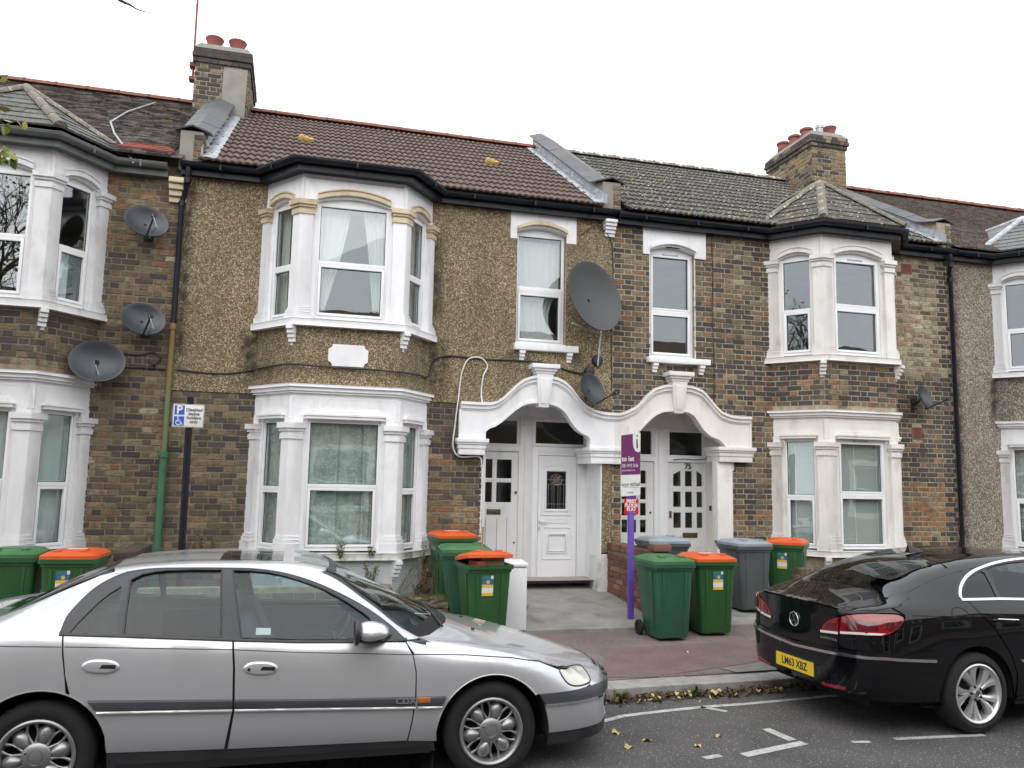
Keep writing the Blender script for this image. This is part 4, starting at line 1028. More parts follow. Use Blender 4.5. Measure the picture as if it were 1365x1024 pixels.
# ---- house 1
h1h = [bayhole(-3.84)]
w1 = wall_backing(H1, -8.1, -1.70, 0.15, 6.2, h1h, 'mortar1', 0.003)
B1 = Bricks(); B1.wall(F0, -8.1, -1.70, 0.15, 6.2, intervals(-8.1, -1.70, h1h), col1, seed=1)
def cur1(i, up, w, F, lo, hi, z0, z1):
    if not up: curtain('curtain', w, F, lo, hi, -0.16, z0, z1, MT['curtain'], 7 if i == 1 else 4, 0.018)
    elif i == 2: curtain('curtain', w, F, lo + .1, lo + .3, -0.18, z0, z1 - .8, MT['curtain'], 3, 0.02)
bay(H1, -3.84, 'white1', 'white1', apron='brick', bricks=B1, colfn=col1, upper_curtain=cur1, lower_curtain=cur1, plinth='white1')
B1.flush(w1)
rf = MB(); rf.add([roof_pt(-8.1, -0.02), roof_pt(-1.7, -0.02), roof_pt(-1.7, SL), roof_pt(-8.1, SL)], [(0, 1, 2, 3)]); rf.add([roof_pt(-8.1, SL), roof_pt(-1.7, SL), (-1.7, 8.2, 6.0), (-8.1, 8.2, 6.0)], [(0, 1, 2, 3)])
roof1 = rf.build('roof', MT['slate1'], H1, recalc=False)
mb = MB(); flat_tiles(mb, roof_pt(-8.1, 0, .004), (1, 0, 0), roof_pt(0, 1) - roof_pt(0, 0), [(0, 0), (6.25, 0), (6.25, SL), (0, SL)], 0.17, 0.1, 0.016, seed=4, ragged=0.012)
mb.build('roof_tiles', MT['slate1'], roof1, recalc=False, kind='stuff')
mb = MB(); flat_tiles(mb, roof_pt(-2.55, 0.16, .022), (1, 0, 0), roof_pt(0, 1) - roof_pt(0, 0), [(0, 0), (.75, 0), (.62, .3), (.12, .34)], 0.17, 0.1, 0.014, seed=5)
mb.build('replacement_tiles', MT['newred'], roof1, recalc=False, kind='stuff')
ridge(roof1, (-8.1, RY, RZ + .01), (-1.95, RY, RZ + .01), 'ridgered', 0.12, 0.5)
bay_roof(H1, -3.84, 'slatebay', 'ridgegrey', ap=(0.35, 7.2), tw=0.27, gauge=0.2)
gutter(H1, eaves_path(-8.1, -1.88, -3.84), 'greypipe', 6.06)
mb = MB(); c = [Vector((-2.75, 3.3, 8.55)), Vector((-2.95, 2.2, 7.85)), Vector((-2.98, 1.3, 7.27)), Vector((-2.7, 0.35, 6.72)), Vector((-2.45, -.1, 6.35)), Vector((-2.3, -.25, 6.1))]; mb.tube(c, 0.014, 6); mb.build('roof_cable', MT['lead'], H1, smooth=60)

# ---- house 2
c2 = 0.61
win2 = (3.115, 3.90, 4.03, 5.88); por2 = (2.66, 4.50, 0.1, 2.98)
h2h = [bayhole(c2), win2, por2, (3.0, 4.06, 2.98, 3.2)]
w2 = wall_backing(H2, -1.70, 4.69, 0.15, 3.11, h2h, 'mortar1', 0.003)
wall_backing(H2, -1.70, 4.69, 3.11, 6.2, h2h, 'peb2', 0.005)
mb = MB(); fine_grid(mb, F0, -1.66, 4.69, 3.092, 6.16, 0.022, h2h); mb.box(F0, -1.66, -0.60, 0.0, 0.0215, 3.09, 3.094); mb.box(F0, 1.8, 2.3, 0.0, 0.0215, 3.09, 3.094)
pb = mb.build('pebbledash', MT['peb2'], H2, recalc=False); stain_attr(pb)
mb = MB(); mb.box(F0, 4.515, 4.672, -0.02, 0.028, 0.92, 2.4); stain_attr(mb.build('pebbledash', MT['peb2'], H2))
B2 = Bricks(); B2.wall(F0, -1.70, 4.69, 0.15, 3.09, intervals(-1.70, 4.69, h2h), col2, seed=2); B2.flush(w2)
def cur2(i, up, w, F, lo, hi, z0, z1):
    if up and i == 1:
        def gl(v, a, b): m = 0.47 - 0.33 * (1 - v) ** 1.3; return (a, a + (b - a) * max(.07, m))
        def gr(v, a, b): m = 0.36 - 0.2 * (1 - v) ** 0.8; return (b - (b - a) * max(.06, m), b)
        curtain('curtain', w, F, lo + .02, hi - .02, -0.2, z0 + 0.1, z1, MT['curtainw'], 5, 0.02, gl); curtain('curtain', w, F, lo + .02, hi - .02, -0.2, z0 + .1, z1, MT['curtainw'], 5, 0.02, gr)
    elif up: curtain('curtain', w, F, lo + (.0 if i == 0 else .25), lo + (.16 if i == 0 else .48), -0.2, z0, z1, MT['curtainw'], 3, 0.02)
    else:
        curtain('curtain', w, F, lo, hi, -0.17, z0, z1, MT['lace'], 6 if i == 1 else 3, 0.02)
        if i == 1: curtain('curtain', w, F, lo + .0, lo + .42, -0.14, z0, z1, MT['lace'], 4, 0.012); curtain('curtain', w, F, hi - .22, hi, -0.14, z0, z1, MT['lace'], 3, 0.012)
bay(H2, c2, 'white2', 'white2', apron='peb2', upper_curtain=cur2, lower_curtain=cur2)
for o in list(bpy.data.objects):          # the upper capitals and hoods of this bay are picked out in buff
    if o.name.startswith(('capital', 'hood_moulding')):
        p = o.parent
        if p and p.parent == H2 and max(v.co.z for v in o.data.vertices) > 4: o.data.materials[0] = MT['buff']
sw2 = small_window(H2, 3.115, 3.90, 4.05, 5.78, 4.84, 'white2', 'buff', (3.0, 4.07, 5.66, 6.13), (3.08, 4.09, 3.93, 4.03))
curtain('curtain', sw2, F0, 3.17, 3.85, -0.19, 4.85, 5.7, MT['curtainw'], 7, 0.014)
curtain('curtain', sw2, F0, 3.17, 3.85, -0.2, 4.1, 4.9, MT['curtainw'], 6, 0.02, lambda v, a, b: (a + (b - a) * .12 * (1 - v), b - (b - a) * (.04 + .2 * math.sin(v * 3.1))))
mb = MB(); mb.prism(F0, [(c2 + s * sx, 3.595 + z * sz) for s, z, sx, sz in ((.2, .14, -1, 1), (.2, .14, 1, 1), (.215, .10, 1, 1), (.255, .075, 1, 1), (.255, .075, 1, -1), (.215, .10, 1, -1), (.2, .14, 1, -1), (.2, .14, -1, -1), (.215, .10, -1, -1), (.255, .075, -1, -1), (.255, .075, -1, 1), (.215, .10, -1, 1))], 0.655, 0.69)
mb.build('plaque', MT['white2'], H2, bevel=0.008)
roof2 = wave_roof(H2, -1.50, 4.42, 'tile2'); ridge(roof2, (-1.2, RY, RZ + .02), (4.52, RY, RZ + .02), 'ridgered', 0.115, 0.46)
solid_mb = MB(); solid(solid_mb, bay_path(c2), 6.14, 6.2, 0.14); solid_mb.build('flat_bay_roof', MT['lead'], H2)
gutter(H2, eaves_path(-1.72, 4.74, c2), 'blackpaint', 6.125)
mb = MB()
for x, v in ((-0.1, 2.38), (3.09, 2.40)):
    p = roof_pt(x, v, .03)
    for k in range(3): mb.lathe([(0, .11 - .02 * k), (.035, .10 - .02 * k), (.055, .05), (.05, .0)], p + Vector(((k - 1) * .075, 0, 0)), (0, -math.sin(PITCH), math.cos(PITCH)), n=8)
mb.build('roof_vent', pmat('yellow_vent', (0.45, 0.31, 0.1), rough=0.8), roof2, smooth=60)
parapet(H2, -1.62, 'render', col1, 21, left_flash=2); parapet(H2, 4.64, 'render', lambda x, z, r, k: pick(r, (2, TAN), (1.4, ORANGE), (1, DARK)), 22, left_flash=1)
chimney(H2, -2.08, -1.17, 3.0, 4.5, 7.6, 9.62, lambda x, z, r, k: pick(r, (3, (0.27, 0.215, 0.13)), (2.4, BLACK), (1.5, DARK), (1, TAN)), [('cup', -1.82, 3.3), ('cup', -1.42, 3.3)], 31, flue=(-1.62, -1.21, 2.95, 7.7, 9.24))
mb = MB(); mb.tube([(-2.14, 3.2, 9.1), (-2.17, 3.2, 13.5)], 0.02, 8); mb.box(F0, -2.2, -2.08, -3.28, -3.12, 9.25, 9.33); mb.box(F0, -2.2, -2.08, -3.28, -3.12, 9.0, 9.06)
mb.build('aerial_mast', MT['ridgered'], H2)
# porch recess
FD = Fr((0, 0.6, 0))
mb = MB(); mb.box(F0, 2.60, 2.66, -0.6, -0.005, 0.2, 3.2); mb.box(F0, 4.494, 4.5135, -0.6, .03, 0.2, 2.98); mb.box(F0, 3.0, 4.06, -0.66, -0.05, 3.14, 3.2); mb.box(F0, 2.60, 3.0, -0.66, -0.05, 2.93, 3.2); mb.box(F0, 4.06, 4.56, -0.66, -0.05, 2.97, 3.2); mb.build('porch_lining', MT['white2'], H2)
mb = MB(); mb.add([F0.P(4.46, -.45, .2), F0.P(4.52, -.45, .2), F0.P(4.68, .04, .2), F0.P(4.44, .04, .2), F0.P(4.49, -.4, .86), F0.P(4.52, -.4, .86), F0.P(4.66, .03, .9), F0.P(4.50, .03, .9)], [(0, 1, 2, 3), (4, 7, 6, 5), (0, 4, 5, 1), (1, 5, 6, 2), (2, 6, 7, 3), (3, 7, 4, 0)]); mb.build('pier_base', MT['oldwhite'], H2, bevel=0.03)
mb = MB(); mb.box(F0, 2.62, 2.70, -0.1, 0.004, 0.3, 2.34); mb.build('door_jamb', MT['doorwhite'], H2)
mb = MB(); mb.box(FD, 2.66, 4.50, -.07, -.012, 2.95, 3.15); mb.box(FD, 3.385, 3.60, -.07, .012, .28, 2.96); mb.box(FD, 3.46, 3.53, .012, .025, .3, 2.94); mb.box(FD, 2.66, 3.385, -.07, .02, 2.425, 2.50); mb.box(FD, 2.66, 2.70, -.07, 0, .3, 2.42); mb.box(FD, 3.37, 3.386, .0, .016, .3, 2.42); mb.build('door_frame', MT['doorwhite'], H2, bevel=0.004)
d = door(H2, FD, 2.705, 3.372, 0.36, 2.42, [(2.78, 2.965, 1.995, 2.31), (3.01, 3.275, 1.995, 2.31), (2.78, 2.965, 1.625, 1.955), (3.01, 3.275, 1.625, 1.955)], 'doorwhite', o=-0.008)
mb = MB(); mb.box(FD, 2.875, 3.095, -.012, .004, 1.45, 1.53); mb.box(FD, 2.9, 3.07, .004, .008, 1.47, 1.51); mb.build('letter_plate', MT['brass'], d, bevel=.003)
mb = MB(); mb.lathe([(0, .03), (.018, .03), (.022, .015), (.015, 0)], FD.P(3.33, -.008, 1.79), (0, -1, 0), 12); mb.lathe([(0, .012), (.014, .012), (.016, 0)], FD.P(3.32, -.008, 1.02), (0, -1, 0), 12); mb.build('door_lock', MT['brass'], d)
mb = MB()
for sx in (2.86, 3.04, 3.2): mb.box(FD, sx - .004, sx + .004, -.01, -.003, .45, 1.4)
mb.build('board_groove', MT['room'], d)
fanlight(H2, FD, 2.70, 3.385, 2.50, 2.955, -.005, 'doorwhite', blind=True); fanlight(H2, FD, 3.60, 4.50, 2.52, 2.955, 0.0)
mb = MB()
for bx in ((3.60, 3.69, .28, 2.515), (4.34, 4.50, .28, 2.515), (3.69, 4.34, 2.38, 2.515), (3.69, 4.34, .38, .465)): mb.box(FD, bx[0], bx[1], -.07, .006, bx[2], bx[3])
for bx in ((3.665, 3.69, .44, 2.4), (4.34, 4.365, .44, 2.4), (3.69, 4.34, 2.38, 2.40), (3.69, 4.34, .445, .465)): mb.box(FD, bx[0], bx[1], .006, .014, bx[2], bx[3])
mb.box(FD, 3.57, 4.5, -.1, .02, .28, .375); mb.build('door_frame', MT['upvc'], H2, bevel=0.003)
mb = MB(); mb.box(FD, 3.5, 4.5, -.2, .0, .2, .285); mb.build('sill_gap', MT['black'], H2)  # black box paints the dark gap below the door sill
ga = arc(3.825, 4.17, 2.14, 0.05, 8)
d = door(H2, FD, 3.698, 4.332, 0.468, 2.376, [(3.825, 4.17, 1.53, 2.14)], 'upvc', o=0.0)
mb = MB(); mb.ribbon(FD, [(s, 2.16) for s, z in ga], [(s, z + .0) for s, z in ga], -.05, .001)
def frame_ring(mb, x0, x1, z0, z1, w, o0, o1, F=FD):
    for bx in ((x0, x0 + w, z0, z1), (x1 - w, x1, z0, z1), (x0 + w, x1 - w, z0, z0 + w), (x0 + w, x1 - w, z1 - w, z1)): mb.box(F, bx[0], bx[1], o0, o1, bx[2], bx[3])
frame_ring(mb, 3.80, 4.195, 1.505, 2.165, .026, 0, .012); frame_ring(mb, 3.76, 4.235, 1.44, 1.455, .006, 0, .01)
ar1 = arc(3.755, 4.24, 2.18, .055, 12); mb.ribbon(FD, ar1, [(s, z + .014) for s, z in ar1], 0, .01); mb.box(FD, 3.755, 3.767, 0, .01, 1.46, 2.19); mb.box(FD, 4.228, 4.24, 0, .01, 1.46, 2.19)
frame_ring(mb, 3.77, 4.25, .765, 1.265, .016, 0, .01); frame_ring(mb, 3.84, 4.18, .86, 1.175, .022, 0, .014); frame_ring(mb, 3.87, 4.15, .89, 1.145, .008, 0, .02)
mb.build('panel_moulding', MT['upvc'], d, bevel=.003)
mb = MB(); lead = MB()
for sx in (3.87, 3.93, 3.965, 4.03, 4.065, 4.125): lead.box(FD, sx - .003, sx + .003, -.022, -.018, 1.535, 1.93)
for zz in (1.62, 1.93, 2.0): lead.box(FD, 3.83, 4.165, -.022, -.018, zz - .003, zz + .003)
for k in range(8):
    an = k * math.pi / 4; lead.tube([FD.P(4.0 + .02 * math.cos(an), -.02, 2.0 + .02 * math.sin(an)), FD.P(4.0 + .1 * math.cos(an), -.02, 2.0 + .085 * math.sin(an))], .0035, 5)
lead.tube([FD.P(4.0 + .1 * math.cos(k * .3142), -.02, 2.0 + .085 * math.sin(k * .3142)) for k in range(21)], .0035, 5)
lead.build('leaded_came', MT['steel'], d)
rose = MB()
for k in range(8):
    an = k * math.pi / 4 + .39; rose.add([FD.P(4.0, -.0215, 2.0), FD.P(4.0 + .08 * math.cos(an - .3), -.0215, 2 + .07 * math.sin(an - .3)), FD.P(4.0 + .08 * math.cos(an + .3), -.0215, 2 + .07 * math.sin(an + .3))], [(0, 1, 2)])
rose.build('stained_glass', pmat('purple_stained_glass', (0.09, 0.04, 0.09), (0.12, 0.07, 0.03), s=12, rough=.2), d, recalc=False)
mb = MB(); frame_ring(mb, 3.835, 4.165, 1.325, 1.395, .01, 0, .01); mb.box(FD, 3.845, 4.155, 0, .006, 1.335, 1.385); mb.build('letter_plate', MT['upvc'], d)
mb = MB(); mb.box(FD, 3.70, 3.735, 0, .012, 1.19, 1.52); mb.box(FD, 3.71, 3.83, .035, .05, 1.335, 1.36); mb.box(FD, 3.71, 3.725, .012, .05, 1.335, 1.36); mb.build('door_handle', MT['upvc'], d, bevel=.004); mb = MB(); mb.box(FD, 3.711, 3.724, .012, .015, 1.22, 1.26); mb.build('lock', MT['steel'], d)
porch(H2, 4.69, -1, 'white2')
# drain pipe on the party line
downpipe(H2, [(-1.62, -.2, 6.14), (-1.62, -.2, 5.98), (-1.66, -.09, 5.80), (-1.69, -.06, 5.68), (-1.69, -.06, 3.96)], 0.036, 'blackpaint', collars=[(5.95, -1.62, -.2), (5.66, -1.69, -.06)])
downpipe(H2, [(-1.69, -.07, 3.99), (-1.69, -.07, 2.24)], 0.036, 'rust', collars=[(3.94, -1.69, -.07)])
downpipe(H2, [(-1.69, -.075, 2.27), (-1.69, -.075, 0.15)], 0.05, 'greenpipe', collars=[(2.22, -1.69, -.075)])
# corbel stones under the gutter on the party walls
mb = MB()
for k in range(4): mb.box(F0, -1.86, -1.64, -.05, .2 - .05 * k, 6.0 - .08 * (k + 1), 6.0 - .08 * k - .008)
mb.build('corbel', MT['buff'], H1, bevel=.01)
mb = MB()
for k in range(5): mb.box(F0, 4.50 + .01 * k, 4.70, -.05, .19 - .035 * k, 6.08 - .05 * (k + 1), 6.08 - .05 * k)
mb.build('corbel', MT['white2'], H2, bevel=.015)

# ---- house 3
c3 = 8.70
win3 = (5.325, 6.105, 3.95, 5.78); por3 = (4.84, 6.60, 0.1, 2.98)
h3h = [bayhole(c3), win3, por3, (5.3, 6.22, 2.98, 3.2)]
w3 = wall_backing(H3, 4.69, 11.11, 0.15, 6.2, h3h, 'mortar3', 0.003)
B3 = Bricks(); ab = [(10.12, 10.36, 5.72, 5.92), (10.22, 10.43, 2.81, 3.03)]
B3.wall(F0, 4.69, 11.11, 0.15, 6.2, intervals(4.69, 11.11, h3h + ab), col3, seed=3)
for x0, x1, z0, z1 in ab:
    m = MB(); m.box(F0, x0 + .01, x1 - .01, -.05, .012, z0 + .008, z1 - .008); a = m.build('air_brick', pmat('red_air_brick', (0.25, 0.07, 0.05), (0.2, 0.055, 0.045), s=12, rough=.8), H3)
    m = MB()
    for i in range(8):
        for j in range(7): sx = lerp(x0 + .025, x1 - .025, (i + .5) / 8); sz = lerp(z0 + .02, z1 - .02, (j + .5) / 7); m.box(F0, sx - .007, sx + .007, .010, .0135, sz - .007, sz + .007)
    m.build('vent_holes', MT['sootbrick'], a)
def cur3(i, up, w, F, lo, hi, z0, z1):
    if up: return
    m = MB(); z = z0
    while z < z1: m.add([F.P(lo, -.13, z), F.P(hi, -.13, z), F.P(hi, -.155, z + .021), F.P(lo, -.155, z + .021)], [(0, 1, 2, 3)]); z += .0225
    m.build('venetian_blind', MT['curtainw'], w, recalc=False)
    m = MB()
    for u in ((.12, .42, .88) if i == 1 else (.3,)): m.box(F, lerp(lo, hi, u) - .006, lerp(lo, hi, u) + .006, -.128, -.126, z0, z1)
    m.build('blind_tape', MT['upvc'], w)
bay(H3, c3, 'cream3', 'cream3', hf=0.665, apron='brick', bricks=B3, colfn=col3, lower_curtain=cur3, upper_curtain=cur3, vent=True, plinth='mortar3')
B3.flush(w3)
sw3 = small_window(H3, 5.325, 6.105, 3.97, 5.69, 4.69, 'white2', 'white2', (5.2, 6.31, 5.62, 6.06), (5.26, 6.33, 3.865, 3.955), upper_sash=True, vent=True, tw=0.05)
roof3 = wave_roof(H3, 4.86, 11.0, 'tile3'); ridge(roof3, (4.86, RY, RZ + .02), (10.4, RY, RZ + .02), 'ridgegrey', 0.115, 0.46)
bay_roof(H3, c3, 'tile3', 'ridgegrey', hf=0.665, ap=(0.25, 7.30), tw=0.3, gauge=0.17)
gutter(H3, eaves_path(4.70, 11.12, c3, 0.665), 'blackpaint', 6.10)
parapet(H3, 11.02, 'mortar3', lambda x, z, r, k: pick(r, (3, PALE), (2, TAN), (1, DARK)), 23, left_flash=1, h=0.2)
chimney(H3, 10.40, 11.25, 2.8, 4.45, 7.6, 9.60, lambda x, z, r, k: pick(r, (3, (0.3, 0.23, 0.13)), (2.2, BLACK), (1.6, TAN), (.6, ORANGE)), [('roll', 10.62, 4.15), ('roll', 10.65, 3.75), ('roll', 10.68, 3.35), ('vent', 10.75, 2.98), ('cup', 11.08, 3.1)], 33)
mb = MB(); mb.tube([(11.25, 3.2, 9.15), (11.62, 3.2, 9.3)], .012, 6); mb.tube([(11.5, 3.1, 9.1), (11.52, 3.3, 9.4)], .01, 6); mb.build('aerial_arm', MT['steel'], H3)
FE = FD
mb = MB(); mb.box(F0, 4.80, 4.84, -.6, -.005, .2, 3.2); mb.box(F0, 6.594, 6.613, -.6, .0155, .2, 2.98); mb.box(F0, 6.60, 6.78, -.05, .014, 2.2, 3.0); mb.box(F0, 5.3, 6.22, -.66, -.05, 3.14, 3.2); mb.box(F0, 4.80, 5.3, -.66, -.05, 2.95, 3.2); mb.box(F0, 6.22, 6.66, -.66, -.05, 2.95, 3.2); mb.build('porch_lining', MT['cream3'], H3)
mb = MB(); mb.box(FE, 4.84, 6.60, -.07, -.012, 2.86, 3.15); mb.box(FE, 5.675, 5.91, -.07, .012, .3, 2.88); mb.box(FE, 5.75, 5.83, .012, .03, .3, 2.86); mb.box(FE, 4.84, 5.675, -.07, .02, 2.33, 2.40); mb.box(FE, 5.91, 6.60, -.07, .02, 2.33, 2.40); mb.box(FE, 4.84, 5.04, -.07, .006, .3, 2.33); mb.box(FE, 6.585, 6.60, -.07, .006, .3, 2.33)
mb.build('door_frame', MT['upvc'], H3, bevel=.004)
fanlight(H3, FE, 5.04, 5.675, 2.40, 2.87, 0); fanlight(H3, FE, 5.91, 6.60, 2.40, 2.87, 0)
hl = [(a, b, c_, d_) for a, b in ((5.10, 5.22), (5.26, 5.375), (5.42, 5.545)) for c_, d_ in ((1.955, 2.19), (1.70, 1.92), (1.44, 1.665), (1.17, 1.395))]
d = door(H3, FE, 5.045, 5.67, .36, 2.325, hl, 'doorwhite', o=-.008)
mb = MB(); mb.lathe([(0, .012), (.016, .012), (.018, 0)], FE.P(5.61, -.008, 1.5), (0, -1, 0), 12); mb.build('door_lock', MT['black'], d)
hr = [(a, b, c_, d_) for a, b in ((6.01, 6.17), (6.225, 6.375), (6.435, 6.59 - .03)) for c_, d_ in ((1.925, 2.20), (1.585, 1.86), (1.245, 1.52))]
d = door(H3, FE, 5.915, 6.583, .36, 2.325, hr, 'doorwhite', o=-.008)
mb = MB()
mb.prism(FE, [(6.005, 2.205), (6.175, 2.205), (6.005, 2.12)], -.03, -.006); mb.prism(FE, [(6.43, 2.205), (6.565, 2.205), (6.565, 2.12)], -.03, -.006); mb.box(FE, 6.25, 6.36, -.008, .0, .95, .96); mb.box(FE, 6.42, 6.53, -.008, .0, .95, .96); mb.build('panel_corner', MT['doorwhite'], d)
mb = MB(); mb.box(FE, 6.185, 6.45, -.012, .004, 1.10, 1.18); mb.box(FE, 6.21, 6.425, .004, .009, 1.115, 1.165); mb.build('letter_plate', MT['brass'], d, bevel=.003)
mb = MB(); mb.box(FE, 5.945, 5.98, -.008, .02, 1.42, 1.53); mb.box(FE, 5.94, 5.985, -.008, .01, 1.08, 1.13); mb.build('door_lock', MT['brass'], d, bevel=.006)
mb = MB(); mb.box(F0, 6.565, 6.60, -.42, -.38, 1.55, 1.63); mb.build('door_bell', MT['brass'], H3, bevel=.005)
text('door_number', '75', 0.125, MT['black'], d, FE.P(6.29, -.006, 2.262), (1, 0, 0), (0, 0, 1), bold=.004, depth=.003)
porch(H3, 4.69, 1, 'cream3', outer=[(0.0, 3.01), (.10, 3.015), (.21, 3.06), (.35, 3.13), (.45, 3.22), (.54, 3.33), (.66, 3.43), (.83, 3.485), (1.06, 3.505), (1.3, 3.49), (1.48, 3.43), (1.58, 3.33), (1.68, 3.22), (1.80, 3.11), (1.96, 3.055), (2.14, 3.04), (2.34, 3.045)], inner=[(.37, 2.62), (.40, 2.76), (.49, 2.85), (.59, 2.95), (.69, 3.03), (.81, 3.085), (1.05, 3.11), (1.25, 3.095), (1.35, 3.04), (1.42, 2.94), (1.50, 2.83), (1.62, 2.735), (1.77, 2.685), (1.86, 2.62), (1.90, 2.56)], kx_=1.065, cp=(1.78, 2.36))
mb = MB(); mb.box(F0, 6.46, 6.73, -.12, .055, .2, 2.335); mb.box(F0, 6.43, 6.76, -.12, .08, .2, .55); mb.build('door_pilaster', MT['cream3'], H3, bevel=.008)
mb = MB(); mb.box(F0, 6.44, 6.76, .08, .09, .55, .62); mb.build('pilaster_base', MT['cream3'], H3)
mb = MB(); mb.tube([FE.P(6.0, .03, 2.365), FE.P(6.2, .03, 2.385), FE.P(6.4, .03, 2.375), FE.P(6.58, .03, 2.39), F0.P(6.58, -.3, 2.5)], .007, 6); mb.build('door_cable', MT['black'], H3)

# ---- house 4
c4 = 13.28
h4h = [bayhole(c4)]
wall_backing(H4, 11.11, 17.5, 0.15, 6.2, h4h, 'peb4', 0.0)
mb = MB(); fine_grid(mb, F0, 11.13, 17.5, 0.2, 6.16, 0.02, h4h); mb.box(F0, 11.11, 11.13, -.01, .0195, .2, 6.16); stain_attr(mb.build('pebbledash', MT['peb4'], H4, recalc=False))
def cur4(i, up, w, F, lo, hi, z0, z1):
    if not up: curtain('curtain', w, F, lo, hi, -0.18, z0, z1, MT['lace'], 5, .018)
bay(H4, c4, 'white1', 'white1', apron='peb4', lower_curtain=cur4, upper_curtain=cur4, plinth='white1')
rf = MB(); rf.add([roof_pt(11.1, -0.02), roof_pt(17.5, -0.02), roof_pt(17.5, SL), roof_pt(11.1, SL)], [(0, 1, 2, 3)]); rf.add([roof_pt(11.1, SL), roof_pt(17.5, SL), (17.5, 8.2, 6.0), (11.1, 8.2, 6.0)], [(0, 1, 2, 3)])
roof4 = rf.build('roof', MT['tile4'], H4, recalc=False)
mb = MB(); flat_tiles(mb, roof_pt(11.18, 0, .004), (1, 0, 0), roof_pt(0, 1) - roof_pt(0, 0), [(0, 0), (6.3, 0), (6.3, SL), (0, SL)], 0.17, 0.1, 0.016, seed=14, ragged=0.008)
mb.build('roof_tiles', MT['tile4'], roof4, recalc=False, kind='stuff')
ridge(roof4, (11.2, RY, RZ + .02), (17.5, RY, RZ + .02), 'ridgered', 0.125, 0.46)
bay_roof(H4, c4, 'slate4', 'ridgegrey', ap=(0.35, 7.15), tw=0.3, gauge=0.19, leadhips=True)
gutter(H4, eaves_path(11.13, 17.5, c4), 'blackpaint', 6.09)
downpipe(H3, [(11.0, -.2, 6.1), (11.0, -.2, 5.93), (11.06, -.1, 5.8), (11.11, -.07, 5.7), (11.11, -.07, 0.2)], 0.036, 'blackpaint', collars=[(5.9, 11.0, -.2), (5.68, 11.11, -.07), (1.25, 11.11, -.07)])

# ------------------------------------------------------------------ car bodies: lofted reference surface + trimmed panels
def pchip(keys):
    xs = [k[0] for k in keys]; n = len(xs); dims = len(keys[0]) - 1; ds = []
    for d in range(dims):
        ys = [k[d + 1] for k in keys]; h = [xs[i + 1] - xs[i] for i in range(n - 1)]; dl = [(ys[i + 1] - ys[i]) / h[i] for i in range(n - 1)]
        m = [0.0] * n; m[0] = dl[0]; m[-1] = dl[-1]
        for i in range(1, n - 1):
            if dl[i - 1] * dl[i] > 0: w1 = 2 * h[i] + h[i - 1]; w2 = h[i] + 2 * h[i - 1]; m[i] = (w1 + w2) / (w1 / dl[i - 1] + w2 / dl[i])
        ds.append((ys, m, h))
    def f(x):
        x = min(max(x, xs[0]), xs[-1]); i = 0
        while i < n - 2 and x > xs[i + 1]: i += 1
        out = []
        for ys, m, h in ds:
            t = (x - xs[i]) / h[i]; a, b = ys[i], ys[i + 1]
            out.append((2 * t ** 3 - 3 * t ** 2 + 1) * a + (t ** 3 - 2 * t ** 2 + t) * h[i] * m[i] + (-2 * t ** 3 + 3 * t ** 2) * b + (t ** 3 - t ** 2) * h[i] * m[i + 1])
        return out
    return f
def catmull(P, n, closed=False):
    P = [Vector(p) for p in P]; out = []; N = len(P)
    rng_ = range(N if closed else N - 1)
    for i in rng_:
        p1, p2 = P[i], P[(i + 1) % N]
        p0 = P[i - 1] if (i > 0 or closed) else p1 * 2 - p2; p3 = P[(i + 2) % N] if (i + 2 < N or closed) else p2 * 2 - p1
        d0, d1, d2 = max(1e-5, (p1 - p0).length) ** .5, max(1e-5, (p2 - p1).length) ** .5, max(1e-5, (p3 - p2).length) ** .5
        for k in range(n):
            t = k / n
            m1 = (p2 - p1) + ((p1 - p0) / d0 - (p2 - p0) / (d0 + d1)) * d1; m2 = (p2 - p1) + ((p3 - p2) / d2 - (p3 - p1) / (d1 + d2)) * d1
            out.append(p1 * (2 * t ** 3 - 3 * t ** 2 + 1) + m1 * (t ** 3 - 2 * t ** 2 + t) + p2 * (-2 * t ** 3 + 3 * t ** 2) + m2 * (t ** 3 - t ** 2))
    if not closed: out.append(P[-1])
    return out
def crv(pts, n=6, closed=False): return [(p.x, p.y) for p in catmull([(a, b, 0) for a, b in pts], n, closed)]
